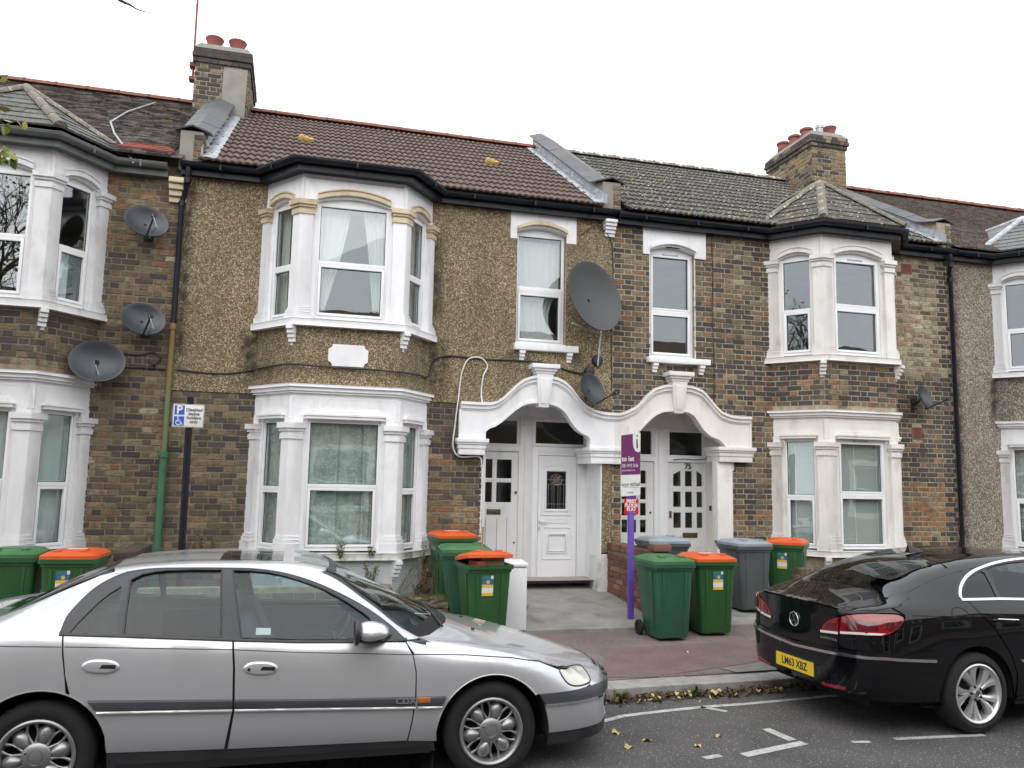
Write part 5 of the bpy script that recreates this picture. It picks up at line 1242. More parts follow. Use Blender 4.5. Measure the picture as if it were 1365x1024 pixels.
class Car:
    def __init__(self, rails, u0, u1, warp0, warp1, nu=110, ns=6, ex=2.2):
        fs = [pchip(r) for r in rails]; self.fs = fs; self.V = []; self.F = []
        us = [lerp(u0, u1, i / nu) for i in range(nu + 1)]
        def warp(u, y):
            k = (abs(y) / 0.85) ** ex; d = 0
            a, b, B = warp0
            if u < b: t = (b - u) / (b - a); d += B * t * t * k
            a, b, B = warp1
            if u > a: t = (u - a) / (b - a); d -= B * t * t * k
            return u + d
        self.warp = warp; secs = []
        for u in us:
            pts = [f(u) for f in fs]; half = catmull([(y, z, 0) for y, z in pts] + [(-pts[-2][0], pts[-2][1], 0)], ns)[:-ns]
            row = [(-p.x, p.y) for p in half] + [(p.x, p.y) for p in reversed(half[:-1])]
            secs.append((u, row))
        M = len(secs[0][1])
        for u, row in secs:
            for y, z in row: self.V.append(Vector((warp(u, y), y, z)))
        for i in range(nu):
            for j in range(M - 1): a = i * M + j; self.F.append((a, a + 1, a + M + 1, a + M))
        self.M = M
        for idx, (u, row) in ((0, secs[0]), (nu, secs[-1])):          # end caps
            H = (M - 1) // 2; K = 14; base = len(self.V)
            for j in range(H + 1):
                y0, z0 = row[j]
                for k in range(K + 1): y = lerp(y0, -y0, k / K); self.V.append(Vector((warp(u, y), y, z0)))
            for j in range(H):
                for k in range(K): a = base + j * (K + 1) + k; self.F.append((a, a + K + 1, a + K + 2, a + 1) if idx else (a, a + 1, a + K + 2, a + K + 1))
        me = bpy.data.meshes.new('tmp'); me.from_pydata(self.V, [], self.F)
        bm = bmesh.new(); bm.from_mesh(me); bmesh.ops.remove_doubles(bm, verts=bm.verts, dist=1e-4); bmesh.ops.recalc_face_normals(bm, faces=bm.faces); bm.normal_update()
        cc = sum((f.normal.dot(f.calc_center_median() - Vector(((u0 + u1) / 2, 0, .75))) * f.calc_area() for f in bm.faces))
        if cc < 0: bmesh.ops.reverse_faces(bm, faces=bm.faces); bm.normal_update()
        self.V = [v.co.copy() for v in bm.verts]; self.N = [v.normal.copy() for v in bm.verts]; self.F = [tuple(v.index for v in f.verts) for f in bm.faces]
        bm.free(); bpy.data.meshes.remove(me)
        self.bvh = BVHTree.FromPolygons(self.V, self.F)
    def shade(self, co, fi):
        f = self.F[fi]; w = poly_3d_calc([self.V[i] for i in f], co)
        n = Vector((0, 0, 0))
        for i, k in zip(f, w): n += self.N[i] * k
        return n.normalized()
    def cast(self, o, d):
        h = self.bvh.ray_cast(Vector(o), Vector(d).normalized())
        if h[0] is None:
            # outside the silhouette: nearest point to the ray where it passes the body
            o = Vector(o); d = Vector(d).normalized(); best = None
            t = 0.0
            while t < 3.6:
                q = self.bvh.find_nearest(o + d * t)
                if q[0] is not None and (best is None or q[3] < best[3] - .004): best = q
                t += 0.04
            h = (best[0], best[1], best[2])
        return h[0].copy(), self.shade(h[0], h[2])
    def rail(self, k, ua, ub, n=24):
        out = []
        for i in range(n + 1):
            u = lerp(ua, ub, i / n); y, z = self.fs[k](u); out.append(Vector((self.warp(u, y), y, z)))
        return out
    def cyl(self, cx, a0=0.0, sc=0.9):        # wrap-around projection about a vertical axis at (cx,0)
        def f(p):
            an = a0 + p[0] / sc; d = Vector((math.cos(an), math.sin(an), 0)); return self.cast(Vector((cx, 0, p[1])) + d * 4, -d)
        return f
    def side(self, s): return lambda p: self.cast((p[0], s * 3, p[1]), (0, -s, 0))
    def top(self): return lambda p: self.cast((p[0], p[1], 3), (0, 0, -1))
    def end(self, s): return lambda p: self.cast((self.V[0].x * 0 + s * 20, p[0], p[1]), (-s, 0, 0))
    def oblique(self, sx, sy, ang, cx):       # p=(t,z): t runs along the corner tangent
        d = Vector((-sx * math.cos(ang), -sy * math.sin(ang), 0)); tv = Vector((-d.y, d.x, 0))
        return lambda p: self.cast(Vector((cx, 0, 0)) + tv * p[0] - d * 4 + Vector((0, 0, p[1])), d)
def inpoly(p, poly):
    x, y = p; r = False; n = len(poly)
    for i in range(n):
        x1, y1 = poly[i]; x2, y2 = poly[i - 1]
        if (y1 > y) != (y2 > y) and x < (x2 - x1) * (y - y1) / (y2 - y1) + x1: r = not r
    return r
def densify(poly, sp, closed=True):
    out = []; n = len(poly)
    for i in range(n if closed else n - 1):
        a = Vector(poly[i]); b = Vector(poly[(i + 1) % n]); k = max(1, int(math.ceil((b - a).length / sp)))
        for j in range(k): out.append(tuple(a + (b - a) * (j / k)))
    if not closed: out.append(tuple(poly[-1]))
    return out
def patch3(name, outline, proj, mats, parent, sp=0.045, off=0.0, thick=0.012, holes=(), edge_mi=0):
    loops = [densify(outline, sp)] + [densify(h, sp) for h in holes]
    vs = []; es = []
    for lp in loops:
        b = len(vs); vs += lp; es += [(b + i, b + (i + 1) % len(lp)) for i in range(len(lp))]
    bd = list(vs); x0, x1 = min(p[0] for p in loops[0]), max(p[0] for p in loops[0]); y0, y1 = min(p[1] for p in loops[0]), max(p[1] for p in loops[0])
    nx, ny = int((x1 - x0) / sp) + 1, int((y1 - y0) / sp) + 1
    for j in range(ny + 1):
        for i in range(nx + 1):
            p = (x0 + (i + (.5 if j % 2 else 0)) * sp, y0 + j * sp * .9)
            if inpoly(p, loops[0]) and not any(inpoly(p, h) for h in loops[1:]) and min((p[0] - q[0]) ** 2 + (p[1] - q[1]) ** 2 for q in bd) > (sp * .5) ** 2: vs.append(p)
    r = delaunay_2d_cdt([Vector(p) for p in vs], es, [], 0, 1e-5)
    P2 = [(v.x, v.y) for v in r[0]]; tris = []
    for t in r[2]:
        c = (sum(P2[i][0] for i in t) / 3, sum(P2[i][1] for i in t) / 3)
        if inpoly(c, loops[0]) and not any(inpoly(c, h) for h in loops[1:]): tris.append(tuple(t))
    pn = [proj(p) for p in P2]; co = [a + n * off for a, n in pn]; nn = [n for a, n in pn]
    # orientation
    V = list(co); N = list(nn); F = []; MI = []
    for t in tris:
        a, b, c = (co[i] for i in t); n = (b - a).cross(c - a)
        if n.dot(nn[t[0]] + nn[t[1]] + nn[t[2]]) < 0: t = (t[0], t[2], t[1])
        F.append(t); MI.append(0)
    # rim
    if thick:
        cnt = {}
        for t in F:
            for k in range(3):
                e = (t[k], t[(k + 1) % 3]); cnt[e] = cnt.get(e, 0) + 1
        for (a, b) in list(cnt):
            if (b, a) not in cnt:
                i = len(V); en = (co[b] - co[a]).cross(nn[a]).normalized()
                V += [co[a], co[b], co[b] - nn[b] * thick, co[a] - nn[a] * thick]; N += [en] * 4; F.append((i + 1, i, i + 3, i + 2)); MI.append(edge_mi)
    me = bpy.data.meshes.new(name); me.from_pydata(V, [], F)
    for m in (mats if isinstance(mats, (list, tuple)) else [mats]): me.materials.append(m)
    me.polygons.foreach_set('material_index', MI); me.polygons.foreach_set('use_smooth', [True] * len(F))
    me.normals_split_custom_set_from_vertices([tuple(n) for n in N])
    o = link(bpy.data.objects.new(name, me)); o.parent = parent; OFF[o.name] = Vector((0, 0, 0))
    return o
def inset(poly, d):                        # shrink a polygon by d (simple, ccw or cw)
    n = len(poly); area = sum(poly[i - 1][0] * poly[i][1] - poly[i][0] * poly[i - 1][1] for i in range(n)); s = 1 if area > 0 else -1; out = []
    for i in range(n):
        a, b, c = Vector(poly[i - 1]), Vector(poly[i]), Vector(poly[(i + 1) % n])
        t1 = (b - a); t2 = (c - b)
        if t1.length < 1e-6 or t2.length < 1e-6: continue
        n1 = Vector((-t1.y, t1.x)).normalized() * s; n2 = Vector((-t2.y, t2.x)).normalized() * s
        m = (n1 + n2); m = m.normalized() if m.length > 1e-4 else n1
        out.append(tuple(b + m * (d / max(.35, m.dot(n1)))))
    return out
def surf_tube(name, pts2, proj, r, mat, parent, off=0.0, n=6, sp=0.03):
    pts = densify(pts2, sp, closed=False); P = []
    for p in pts: a, nn = proj(p); P.append(a + nn * off)
    mb = MB(); mb.tube(P, r, n); o = mb.build(name, mat, parent, smooth=60); return o
def surf_strip(name, a2, b2, proj, mat, parent, off=0.006, sp=0.04, sec=((0, 0), (.15, .8), (.5, 1), (.85, .8), (1, 0)), h=0.01):
    """moulding strip between two matching polylines on the surface, domed by h"""
    k = max(8, int(max((Vector(a2[i + 1]) - Vector(a2[i])).length for i in range(len(a2) - 1)) / sp) + 1)
    def res(pl):
        L = [0]
        for i in range(len(pl) - 1): L.append(L[-1] + (Vector(pl[i + 1]) - Vector(pl[i])).length)
        m = max(2, int(L[-1] / sp)); out = []
        for j in range(m + 1):
            t = L[-1] * j / m; i = 0
            while i < len(pl) - 2 and t > L[i + 1]: i += 1
            q = (t - L[i]) / max(1e-6, L[i + 1] - L[i]); out.append((lerp(pl[i][0], pl[i + 1][0], q), lerp(pl[i][1], pl[i + 1][1], q)))
        return out, m
    A, m = res(a2); B, mb_ = res(b2)
    if mb_ != m:
        B = [B[min(mb_, int(round(j * mb_ / m)))] for j in range(m + 1)]
    mb = MB(); vs = []; S = len(sec)
    for p, q in zip(A, B):
        for u, hh in sec: c, n = proj((lerp(p[0], q[0], u), lerp(p[1], q[1], u))); vs.append(c + n * (off * (1 if hh else 0) + h * hh - (.004 if not hh else 0)))
    mb.add(vs, [(i * S + k, i * S + k + 1, (i + 1) * S + k + 1, (i + 1) * S + k) for i in range(m) for k in range(S - 1)] + [tuple(range(S)), tuple(m * S + k for k in range(S))])
    return mb.build(name, mat, parent, smooth=50)
def carpaint(name, c, metal, rough, flake=0.0, spec=0.5):
    m, t, p = newmat(name); p.inputs['Specular IOR Level'].default_value = spec; p.inputs['Base Color'].default_value = rgba(c); p.inputs['Metallic'].default_value = metal; p.inputs['Roughness'].default_value = rough
    p.inputs['Coat Weight'].default_value = 1.0; p.inputs['Coat Roughness'].default_value = 0.04
    d = noisef(t, 1.6, detail=7, lo=0.45, hi=0.8)
    mr = nd(t, 'ShaderNodeMapRange'); mr.inputs[3].default_value = rough; mr.inputs[4].default_value = rough + 0.12; t.links.new(d, mr.inputs[0]); t.links.new(mr.outputs[0], p.inputs['Roughness'])
    if flake: bump(t, p, noisef(t, 900, detail=1, lo=0, hi=1), flake, 0.001)
    return m
MT['silver'] = carpaint('silver_car_paint', (0.56, 0.575, 0.605), 0.6, 0.33, 0.05)
MT['blackcar'] = carpaint('black_car_paint', (0.004, 0.0045, 0.006), 0.0, 0.25, 0, 0.0)
MT['tyre'] = pmat('tyre_rubber', (0.007, 0.007, 0.008), (0.013, 0.0125, 0.0125), s=9, rough=0.85, bmp=0.3, bs=60)
MT['brightstrip'] = pmat('bright_trim', (0.68, 0.67, 0.66), rough=0.4, metal=0.3)
MT['trim'] = pmat('dark_grey_trim', (0.035, 0.038, 0.045), (0.05, 0.053, 0.06), s=4, rough=0.5)
MT['inner'] = pmat('dark_wheel_well', (0.008, 0.008, 0.009), rough=0.95)
MT['alloy'] = pmat('silver_alloy', (0.36, 0.365, 0.375), (0.27, 0.27, 0.275), s=6, rough=0.33, metal=0.7)
MT['alloyb'] = pmat('bright_alloy', (0.68, 0.69, 0.71), (0.58, 0.59, 0.6), s=5, rough=0.25, metal=0.7)
MT['lampclear'] = pmat('clouded_lamp_lens', (0.62, 0.61, 0.53), (0.5, 0.5, 0.45), s=8, rough=0.12, coat=1.0)
MT['lampred'] = pmat('red_lamp_lens', (0.28, 0.008, 0.012), (0.15, 0.004, 0.008), s=9, rough=0.08, coat=1.0)
MT['lampdark'] = pmat('dark_red_lamp_lens', (0.06, 0.003, 0.006), (0.12, 0.006, 0.01), s=12, rough=0.08, coat=1.0)
MT['lampwhite'] = pmat('white_lamp_strip', (0.75, 0.68, 0.66), rough=0.15, coat=1.0)
MT['amber'] = pmat('amber_lens', (0.42, 0.12, 0.03), rough=0.15, coat=1.0)
MT['seat'] = pmat('grey_seat_cloth', (0.085, 0.1, 0.12), (0.065, 0.078, 0.095), s=20, rough=0.95)
MT['plate'] = pmat('yellow_plate', (0.75, 0.53, 0.03), (0.68, 0.47, 0.03), s=4, rough=0.35)
def wheel(parent, loc, R_, rimR, width, kind, side):
    """tyre + alloy; side=-1 faces -y. thing > wheel(tyre) > rim, spokes, hub"""
    ax = Vector((0, side, 0)); O = Vector(loc); hw = width / 2
    mb = MB()
    mb.lathe([(rimR, -hw), (R_ - .03, -hw), (R_ - .008, -hw + .025), (R_, -hw + .05), (R_, hw - .05), (R_ - .008, hw - .025), (R_ - .028, hw - .006), (R_ - .06, hw + .002), (rimR + .025, hw - .002), (rimR + .008, hw - .012), (rimR - .004, hw - .012)], O, ax, 48)
    w = mb.build('wheel', MT['tyre'], parent, smooth=50)
    m = MT['alloy'] if kind == 'lobe' else MT['alloyb']
    mb = MB(); mb.lathe([(rimR + .004, hw - .016), (rimR + .006, hw - .004), (rimR - .004, hw + .001), (rimR - .014, hw - .004), (rimR - .022, hw - .02), (rimR - .03, hw - .06), (rimR - .034, -hw)], O, ax, 48); mb.build('rim', m, w, smooth=50)
    mb = MB(); mb.lathe([(0, hw - .11), (rimR - .03, hw - .11)], O, ax, 24); mb.lathe([(.05, hw - .10), (.145, hw - .095), (.145, hw - .085), (.05, hw - .08)], O, ax, 24); mb.build('brake', MT['inner'], w)
    e1 = Vector((1, 0, 0)); e2 = Vector((0, 0, 1))
    def P(r, an, h): return O + (e1 * math.cos(an) + e2 * math.sin(an)) * r + ax * h
    if kind == 'lobe':
        for k in range(6):
            a0 = k * math.pi / 3 + .22; mb = MB()
            def fn(u, v, a0=a0):
                r = lerp(.068, rimR - .022, u); wd = 0.010 + 0.052 * math.sin(math.pi * min(1, u * 1.02)) ** .8 * (0.45 + 0.55 * u)
                q = (v - .5) * 2; h = hw - .045 + (0.034 * (1 - q * q) * math.sin(math.pi * min(1, max(0, u))) ** .5) - .01 * u
                b = P(r, a0, h); tn = (-e1 * math.sin(a0) + e2 * math.cos(a0)); return b + tn * (q * wd)
            mb.sheet(fn, 12, 10); mb.build('spoke', MT['alloy'], w, smooth=80, recalc=False)
            for sg in (-1, 1):
                mb = MB(); a1 = a0 + sg * .47; pts = []
                for i in range(9):
                    u = i / 8; r = lerp(.07, rimR - .02, u); aa = a0 + sg * (0.30 + .17 * math.cos(u * math.pi) * -1 * .0 + .12 * (1 - u)); 
                    aa = a0 + sg * lerp(.42, .33, math.sin(math.pi * u)); pts.append(P(r, aa, hw - .042 - .006 * u))
                mb.tube(pts, [.013 - .006 * math.sin(math.pi * i / 8) for i in range(9)], 6); mb.build('spoke_rib', MT['alloy'], w, smooth=60)
        mb = MB(); mb.lathe([(.082, hw - .055), (.08, hw - .03), (.072, hw - .022), (.042, hw - .016), (.038, hw - .018), (.036, hw - .012), (.02, hw - .009), (0, hw - .009)], O, ax, 30); mb.build('hub_cap', MT['alloy'], w, smooth=35)
        mb = MB(); mb.lathe([(0, .002), (.0055, .002), (.0055, -.004)], P(.06, 2.7, hw - .018), ax, 8); mb.build('cap_lock', MT['black'], w)
    else:
        for k in range(10):
            pair, s2 = divmod(k, 2); a0 = pair * 2 * math.pi / 5 + math.pi / 2 + (-.16 if s2 == 0 else .16) + .3; mb = MB()
            def edge(u, q, a0=a0, s2=s2):
                r = lerp(.045, rimR - .012, u); c = a0 + (.13 if s2 else -.13) * u * u * 1.1 + .10 * math.sin(u * 2.2); wd = lerp(.013, .043, u ** 1.3); tn = (-e1 * math.sin(c) + e2 * math.cos(c))
                return P(r, c, 0) + tn * (q * wd)
            def fn(u, v):
                q = (v - .5) * 2; h = hw - .03 + .018 * u - .012 * max(0, q) - .004
                if abs(q) > .999: h -= .03
                return edge(u, q) + ax * h
            mb.sheet(lambda u, v: fn(u, min(1, max(0, (v * 1.2 - .1)))) if 0.08 < v < .92 else edge(u, -1 if v < .5 else 1) + ax * (hw - .06), 12, 12); mb.build('spoke', m, w, smooth=40, recalc=False)
        mb = MB(); mb.lathe([(.062, hw - .05), (.06, hw - .034), (.034, hw - .026), (.032, hw - .022), (0, hw - .02)], O, ax, 24); mb.build('hub_cap', m, w, smooth=35)
        mb = MB(); mb.lathe([(.0285, hw - .0205), (.0285, hw - .0185), (0, hw - .0185)], O, ax, 20); hc = mb.build('hub_badge', MT['black'], w)
        emblem(w, O + ax * (hw - .0175), Vector((1, 0, 0)), Vector((0, 0, 1)), .027)
        for k in range(5):
            mb = MB(); an = k * 2 * math.pi / 5 + math.pi / 2 + .3; mb.lathe([(0, 0.0), (.010, 0.0), (.010, -.02)], P(.052, an, hw - .022), ax, 10); mb.build('wheel_bolt', MT['inner'], w)
    return w
def emblem(parent, O, ex, ez, r):
    """ring with a V over a W"""
    O = Vector(O); n = ex.cross(ez); mb = MB()
    mb.tube([O + (ex * math.cos(k * .2618) + ez * math.sin(k * .2618)) * r * .93 for k in range(25)], r * .075, 6)
    def st(pts):
        for i in range(len(pts) - 1):
            a, b = Vector((*pts[i], 0)), Vector((*pts[i + 1], 0)); t = (b - a).normalized(); m = Vector((-t.y, t.x, 0)) * .075
            q = [a - m, b - m, b + m, a + m]; mb.add([O + (ex * p.x + ez * p.y) * r + n * h for h in (-.02 * r, .1 * r) for p in q], [(0, 1, 2, 3), (4, 7, 6, 5), (0, 4, 5, 1), (1, 5, 6, 2), (2, 6, 7, 3), (3, 7, 4, 0)])
    st([(-.36, .82), (0, .08), (.36, .82)]); st([(-.72, .55), (-.36, -.72), (0, -.02), (.36, -.72), (.72, .55)])
    return mb.build('emblem', MT['chrome'], parent)

RAILS_SIL = [
 [(-2.36, .70, .32), (-2.1, .79, .26), (-1.4, .815, .22), (1.35, .805, .185), (2.0, .78, .17), (2.36, .66, .19), (2.44, .58, .24)],
 [(-2.37, .74, .40), (-2.1, .84, .38), (0, .876, .36), (1.5, .872, .34), (2.1, .83, .31), (2.38, .74, .29), (2.45, .66, .30)],
 [(-2.38, .76, .58), (-2.1, .865, .60), (-1, .892, .62), (.3, .893, .58), (1.5, .886, .555), (2.1, .84, .53), (2.38, .75, .49), (2.45, .68, .46)],
 [(-2.36, .74, .90), (-2.0, .83, .95), (-1.3, .868, .95), (-.3, .872, .90), (.8, .865, .83), (1.5, .845, .775), (1.9, .80, .69), (2.2, .735, .60), (2.38, .68, .545), (2.43, .64, .53)],
 [(-2.33, .66, .98), (-2.0, .77, 1.02), (-1.5, .825, 1.035), (-1.0, .845, .99), (-.3, .848, .94), (.7, .835, .905), (1.0, .785, .882), (1.5, .74, .80), (1.9, .69, .705), (2.2, .62, .613), (2.38, .58, .553), (2.42, .56, .535)],
 [(-2.32, .6, .99), (-1.95, .68, 1.045), (-1.75, .65, 1.07), (-1.5, .62, 1.175), (-1.16, .60, 1.325), (-.9, .592, 1.36), (-.5, .588, 1.375), (0, .588, 1.367), (.2, .595, 1.335), (.54, .64, 1.125), (.80, .70, .945), (1.0, .69, .893), (1.5, .63, .815), (1.9, .57, .72), (2.2, .5, .628), (2.38, .46, .562), (2.41, .45, .542)],
 [(-2.32, .3, 1.0), (-1.95, .34, 1.058), (-1.75, .33, 1.09), (-1.4, .31, 1.255), (-1.1, .30, 1.36), (-.6, .295, 1.395), (-.1, .295, 1.388), (.2, .3, 1.358), (.6, .33, 1.175), (1.0, .36, .985), (1.18, .36, .915), (1.5, .32, .826), (1.9, .29, .73), (2.2, .25, .638), (2.38, .23, .57), (2.40, .22, .548)],
 [(-2.32, 0, 1.0), (-1.95, 0, 1.06), (-1.78, 0, 1.085), (-1.4, 0, 1.27), (-1.1, 0, 1.372), (-.6, 0, 1.405), (-.1, 0, 1.397), (.2, 0, 1.366), (.6, 0, 1.195), (1.0, 0, 1.01), (1.2, 0, .92), (1.5, 0, .83), (1.9, 0, .735), (2.2, 0, .642), (2.38, 0, .573), (2.40, 0, .55)]]
RAILS_BLK = [
 [(4.42, .66, .30), (4.6, .78, .24), (5.0, .84, .21), (6.0, .85, .2), (8.2, .84, .2), (8.95, .75, .22), (9.12, .66, .26)],
 [(4.36, .74, .40), (4.6, .84, .38), (5.2, .895, .40), (6.5, .89, .38), (8.2, .895, .38), (8.9, .81, .36), (9.12, .68, .36)],
 [(4.335, .77, .60), (4.6, .865, .62), (5.1, .90, .66), (5.45, .905, .66), (6.5, .895, .62), (8.2, .90, .6), (8.9, .82, .52), (9.13, .68, .48)],
 [(4.37, .74, .86), (4.7, .835, .925), (5.2, .875, .955), (6.0, .885, .925), (7.3, .88, .88), (8.2, .86, .80), (8.8, .77, .68), (9.1, .64, .56)],
 [(4.40, .67, .945), (4.7, .765, 1.0), (5.2, .80, 1.05), (5.5, .815, 1.06), (6.2, .82, 1.035), (7.3, .81, .98), (7.8, .75, .92), (8.3, .7, .85), (8.8, .64, .72), (9.08, .56, .58)],
 [(4.40, .55, .972), (4.62, .61, 1.012), (4.85, .62, 1.07), (5.05, .60, 1.15), (5.45, .575, 1.275), (5.9, .565, 1.35), (6.4, .565, 1.378), (6.9, .57, 1.36), (7.4, .62, 1.13), (7.75, .66, .95), (8.3, .6, .87), (8.8, .52, .75), (9.08, .46, .60)],
 [(4.40, .28, .985), (4.62, .30, 1.03), (4.85, .31, 1.10), (5.05, .30, 1.19), (5.45, .285, 1.325), (5.9, .28, 1.38), (6.4, .28, 1.40), (6.85, .28, 1.385), (7.35, .31, 1.2), (7.85, .34, .98), (8.3, .3, .89), (8.8, .26, .77), (9.08, .23, .61)],
 [(4.40, 0, .985), (4.62, 0, 1.035), (4.85, 0, 1.11), (5.05, 0, 1.2), (5.45, 0, 1.335), (5.9, 0, 1.388), (6.4, 0, 1.408), (6.85, 0, 1.395), (7.35, 0, 1.22), (7.9, 0, .985), (8.3, 0, .895), (8.8, 0, .775), (9.08, 0, .615)]]
SILY, BLKY = -5.262, -5.085

def arcpts(cx, cz, r, a0, a1, n=14): return [(cx + r * math.cos(R(lerp(a0, a1, i / n))), cz + r * math.sin(R(lerp(a0, a1, i / n)))) for i in range(n + 1)]
def mir(pts): return pts
def well(root, x, y, s, r=0.40, w=0.3):
    mb = MB(); n = 20; P = [(x + r * math.cos(R(lerp(-8, 188, i / n))), 0.31 + r * math.sin(R(lerp(-8, 188, i / n)))) for i in range(n + 1)]
    vs = [(a, y, b) for a, b in P] + [(a, y - s * w, b) for a, b in P]; mb.add(vs, [(i, i + 1, n + 2 + i, n + 1 + i) for i in range(n)] + [tuple(range(n + 1, 2 * n + 2))]); mb.build('wheel_well', MT['inner'], root, recalc=False)
def handle(root, car, s, x0, x1, z, mat, lift=0.0):
    pr = car.side(s); c, n = pr(((x0 + x1) / 2, z)); t = (pr((x1, z + lift))[0] - pr((x0, z))[0]); L = t.length; t.normalize(); up = n.cross(t); up = up if up.z > 0 else -up
    mb = MB()
    ring = [(math.cos(k * .3491) * (abs(math.cos(k * .3491)) ** -.25 if abs(math.cos(k * .3491)) > .05 else 1) * L / 2, math.sin(k * .3491) * .042) for k in range(18)]
    mb.add([c + t * a + up * b + n * .002 for a, b in ring] + [c + t * a * .92 + up * b * .85 + n * .012 for a, b in ring] + [c + t * a * .8 + up * b * .65 + n * .014 for a, b in ring],
           [(i, (i + 1) % 18, 18 + (i + 1) % 18, 18 + i) for i in range(18)] + [(18 + i, 18 + (i + 1) % 18, 36 + (i + 1) % 18, 36 + i) for i in range(18)] + [tuple(range(36, 54))])
    h = mb.build('door_handle', mat, root, smooth=60)
    mb = MB(); q = [(.05, .012), (.45, .012), (.45, -.010), (-.02, -.010)]
    mb.add([c + t * (a * L * .9) + up * b + n * .0155 for a, b in q], [(0, 1, 2, 3)]); mb.build('grip_recess', MT['inner'], h, recalc=False)
    return h
def seat(parent, x, y, w=0.48, bench=False):
    mb = MB(); F = Fr((x, y, 0), (1, 0, 0), (0, 1, 0)); h = w / 2
    mb.add([F.P(-.02, -h, .38), F.P(.5, -h, .42), F.P(.5, h, .42), F.P(-.02, h, .38), F.P(-.02, -h, .52), F.P(.5, -h, .56), F.P(.5, h, .56), F.P(-.02, h, .52)], [(0, 1, 2, 3), (4, 7, 6, 5), (0, 4, 5, 1), (1, 5, 6, 2), (2, 6, 7, 3), (3, 7, 4, 0)])
    mb.add([F.P(-.02, -h, .5), F.P(.12, -h, .5), F.P(.12, h, .5), F.P(-.02, h, .5), F.P(-.24, -h * .85, 1.02), F.P(-.13, -h * .85, 1.04), F.P(-.13, h * .85, 1.04), F.P(-.24, h * .85, 1.02)], [(0, 1, 2, 3), (4, 7, 6, 5), (0, 4, 5, 1), (1, 5, 6, 2), (2, 6, 7, 3), (3, 7, 4, 0)])
    o = mb.build('seat', MT['seat'], parent, bevel=.04)
    for yy in ((-.4, .4) if bench else (0,)):
        m = MB(); m.box(F, -.29, -.19, yy - .13, yy + .13, 1.07, 1.22); m.build('headrest', MT['seat'], o, bevel=.03); m = MB(); m.tube([F.P(-.225, yy - .06, 1.0), F.P(-.24, yy - .06, 1.1)], .008, 6); m.tube([F.P(-.225, yy + .06, 1.0), F.P(-.24, yy + .06, 1.1)], .008, 6); m.build('headrest_post', MT['steel'], o)
    return o

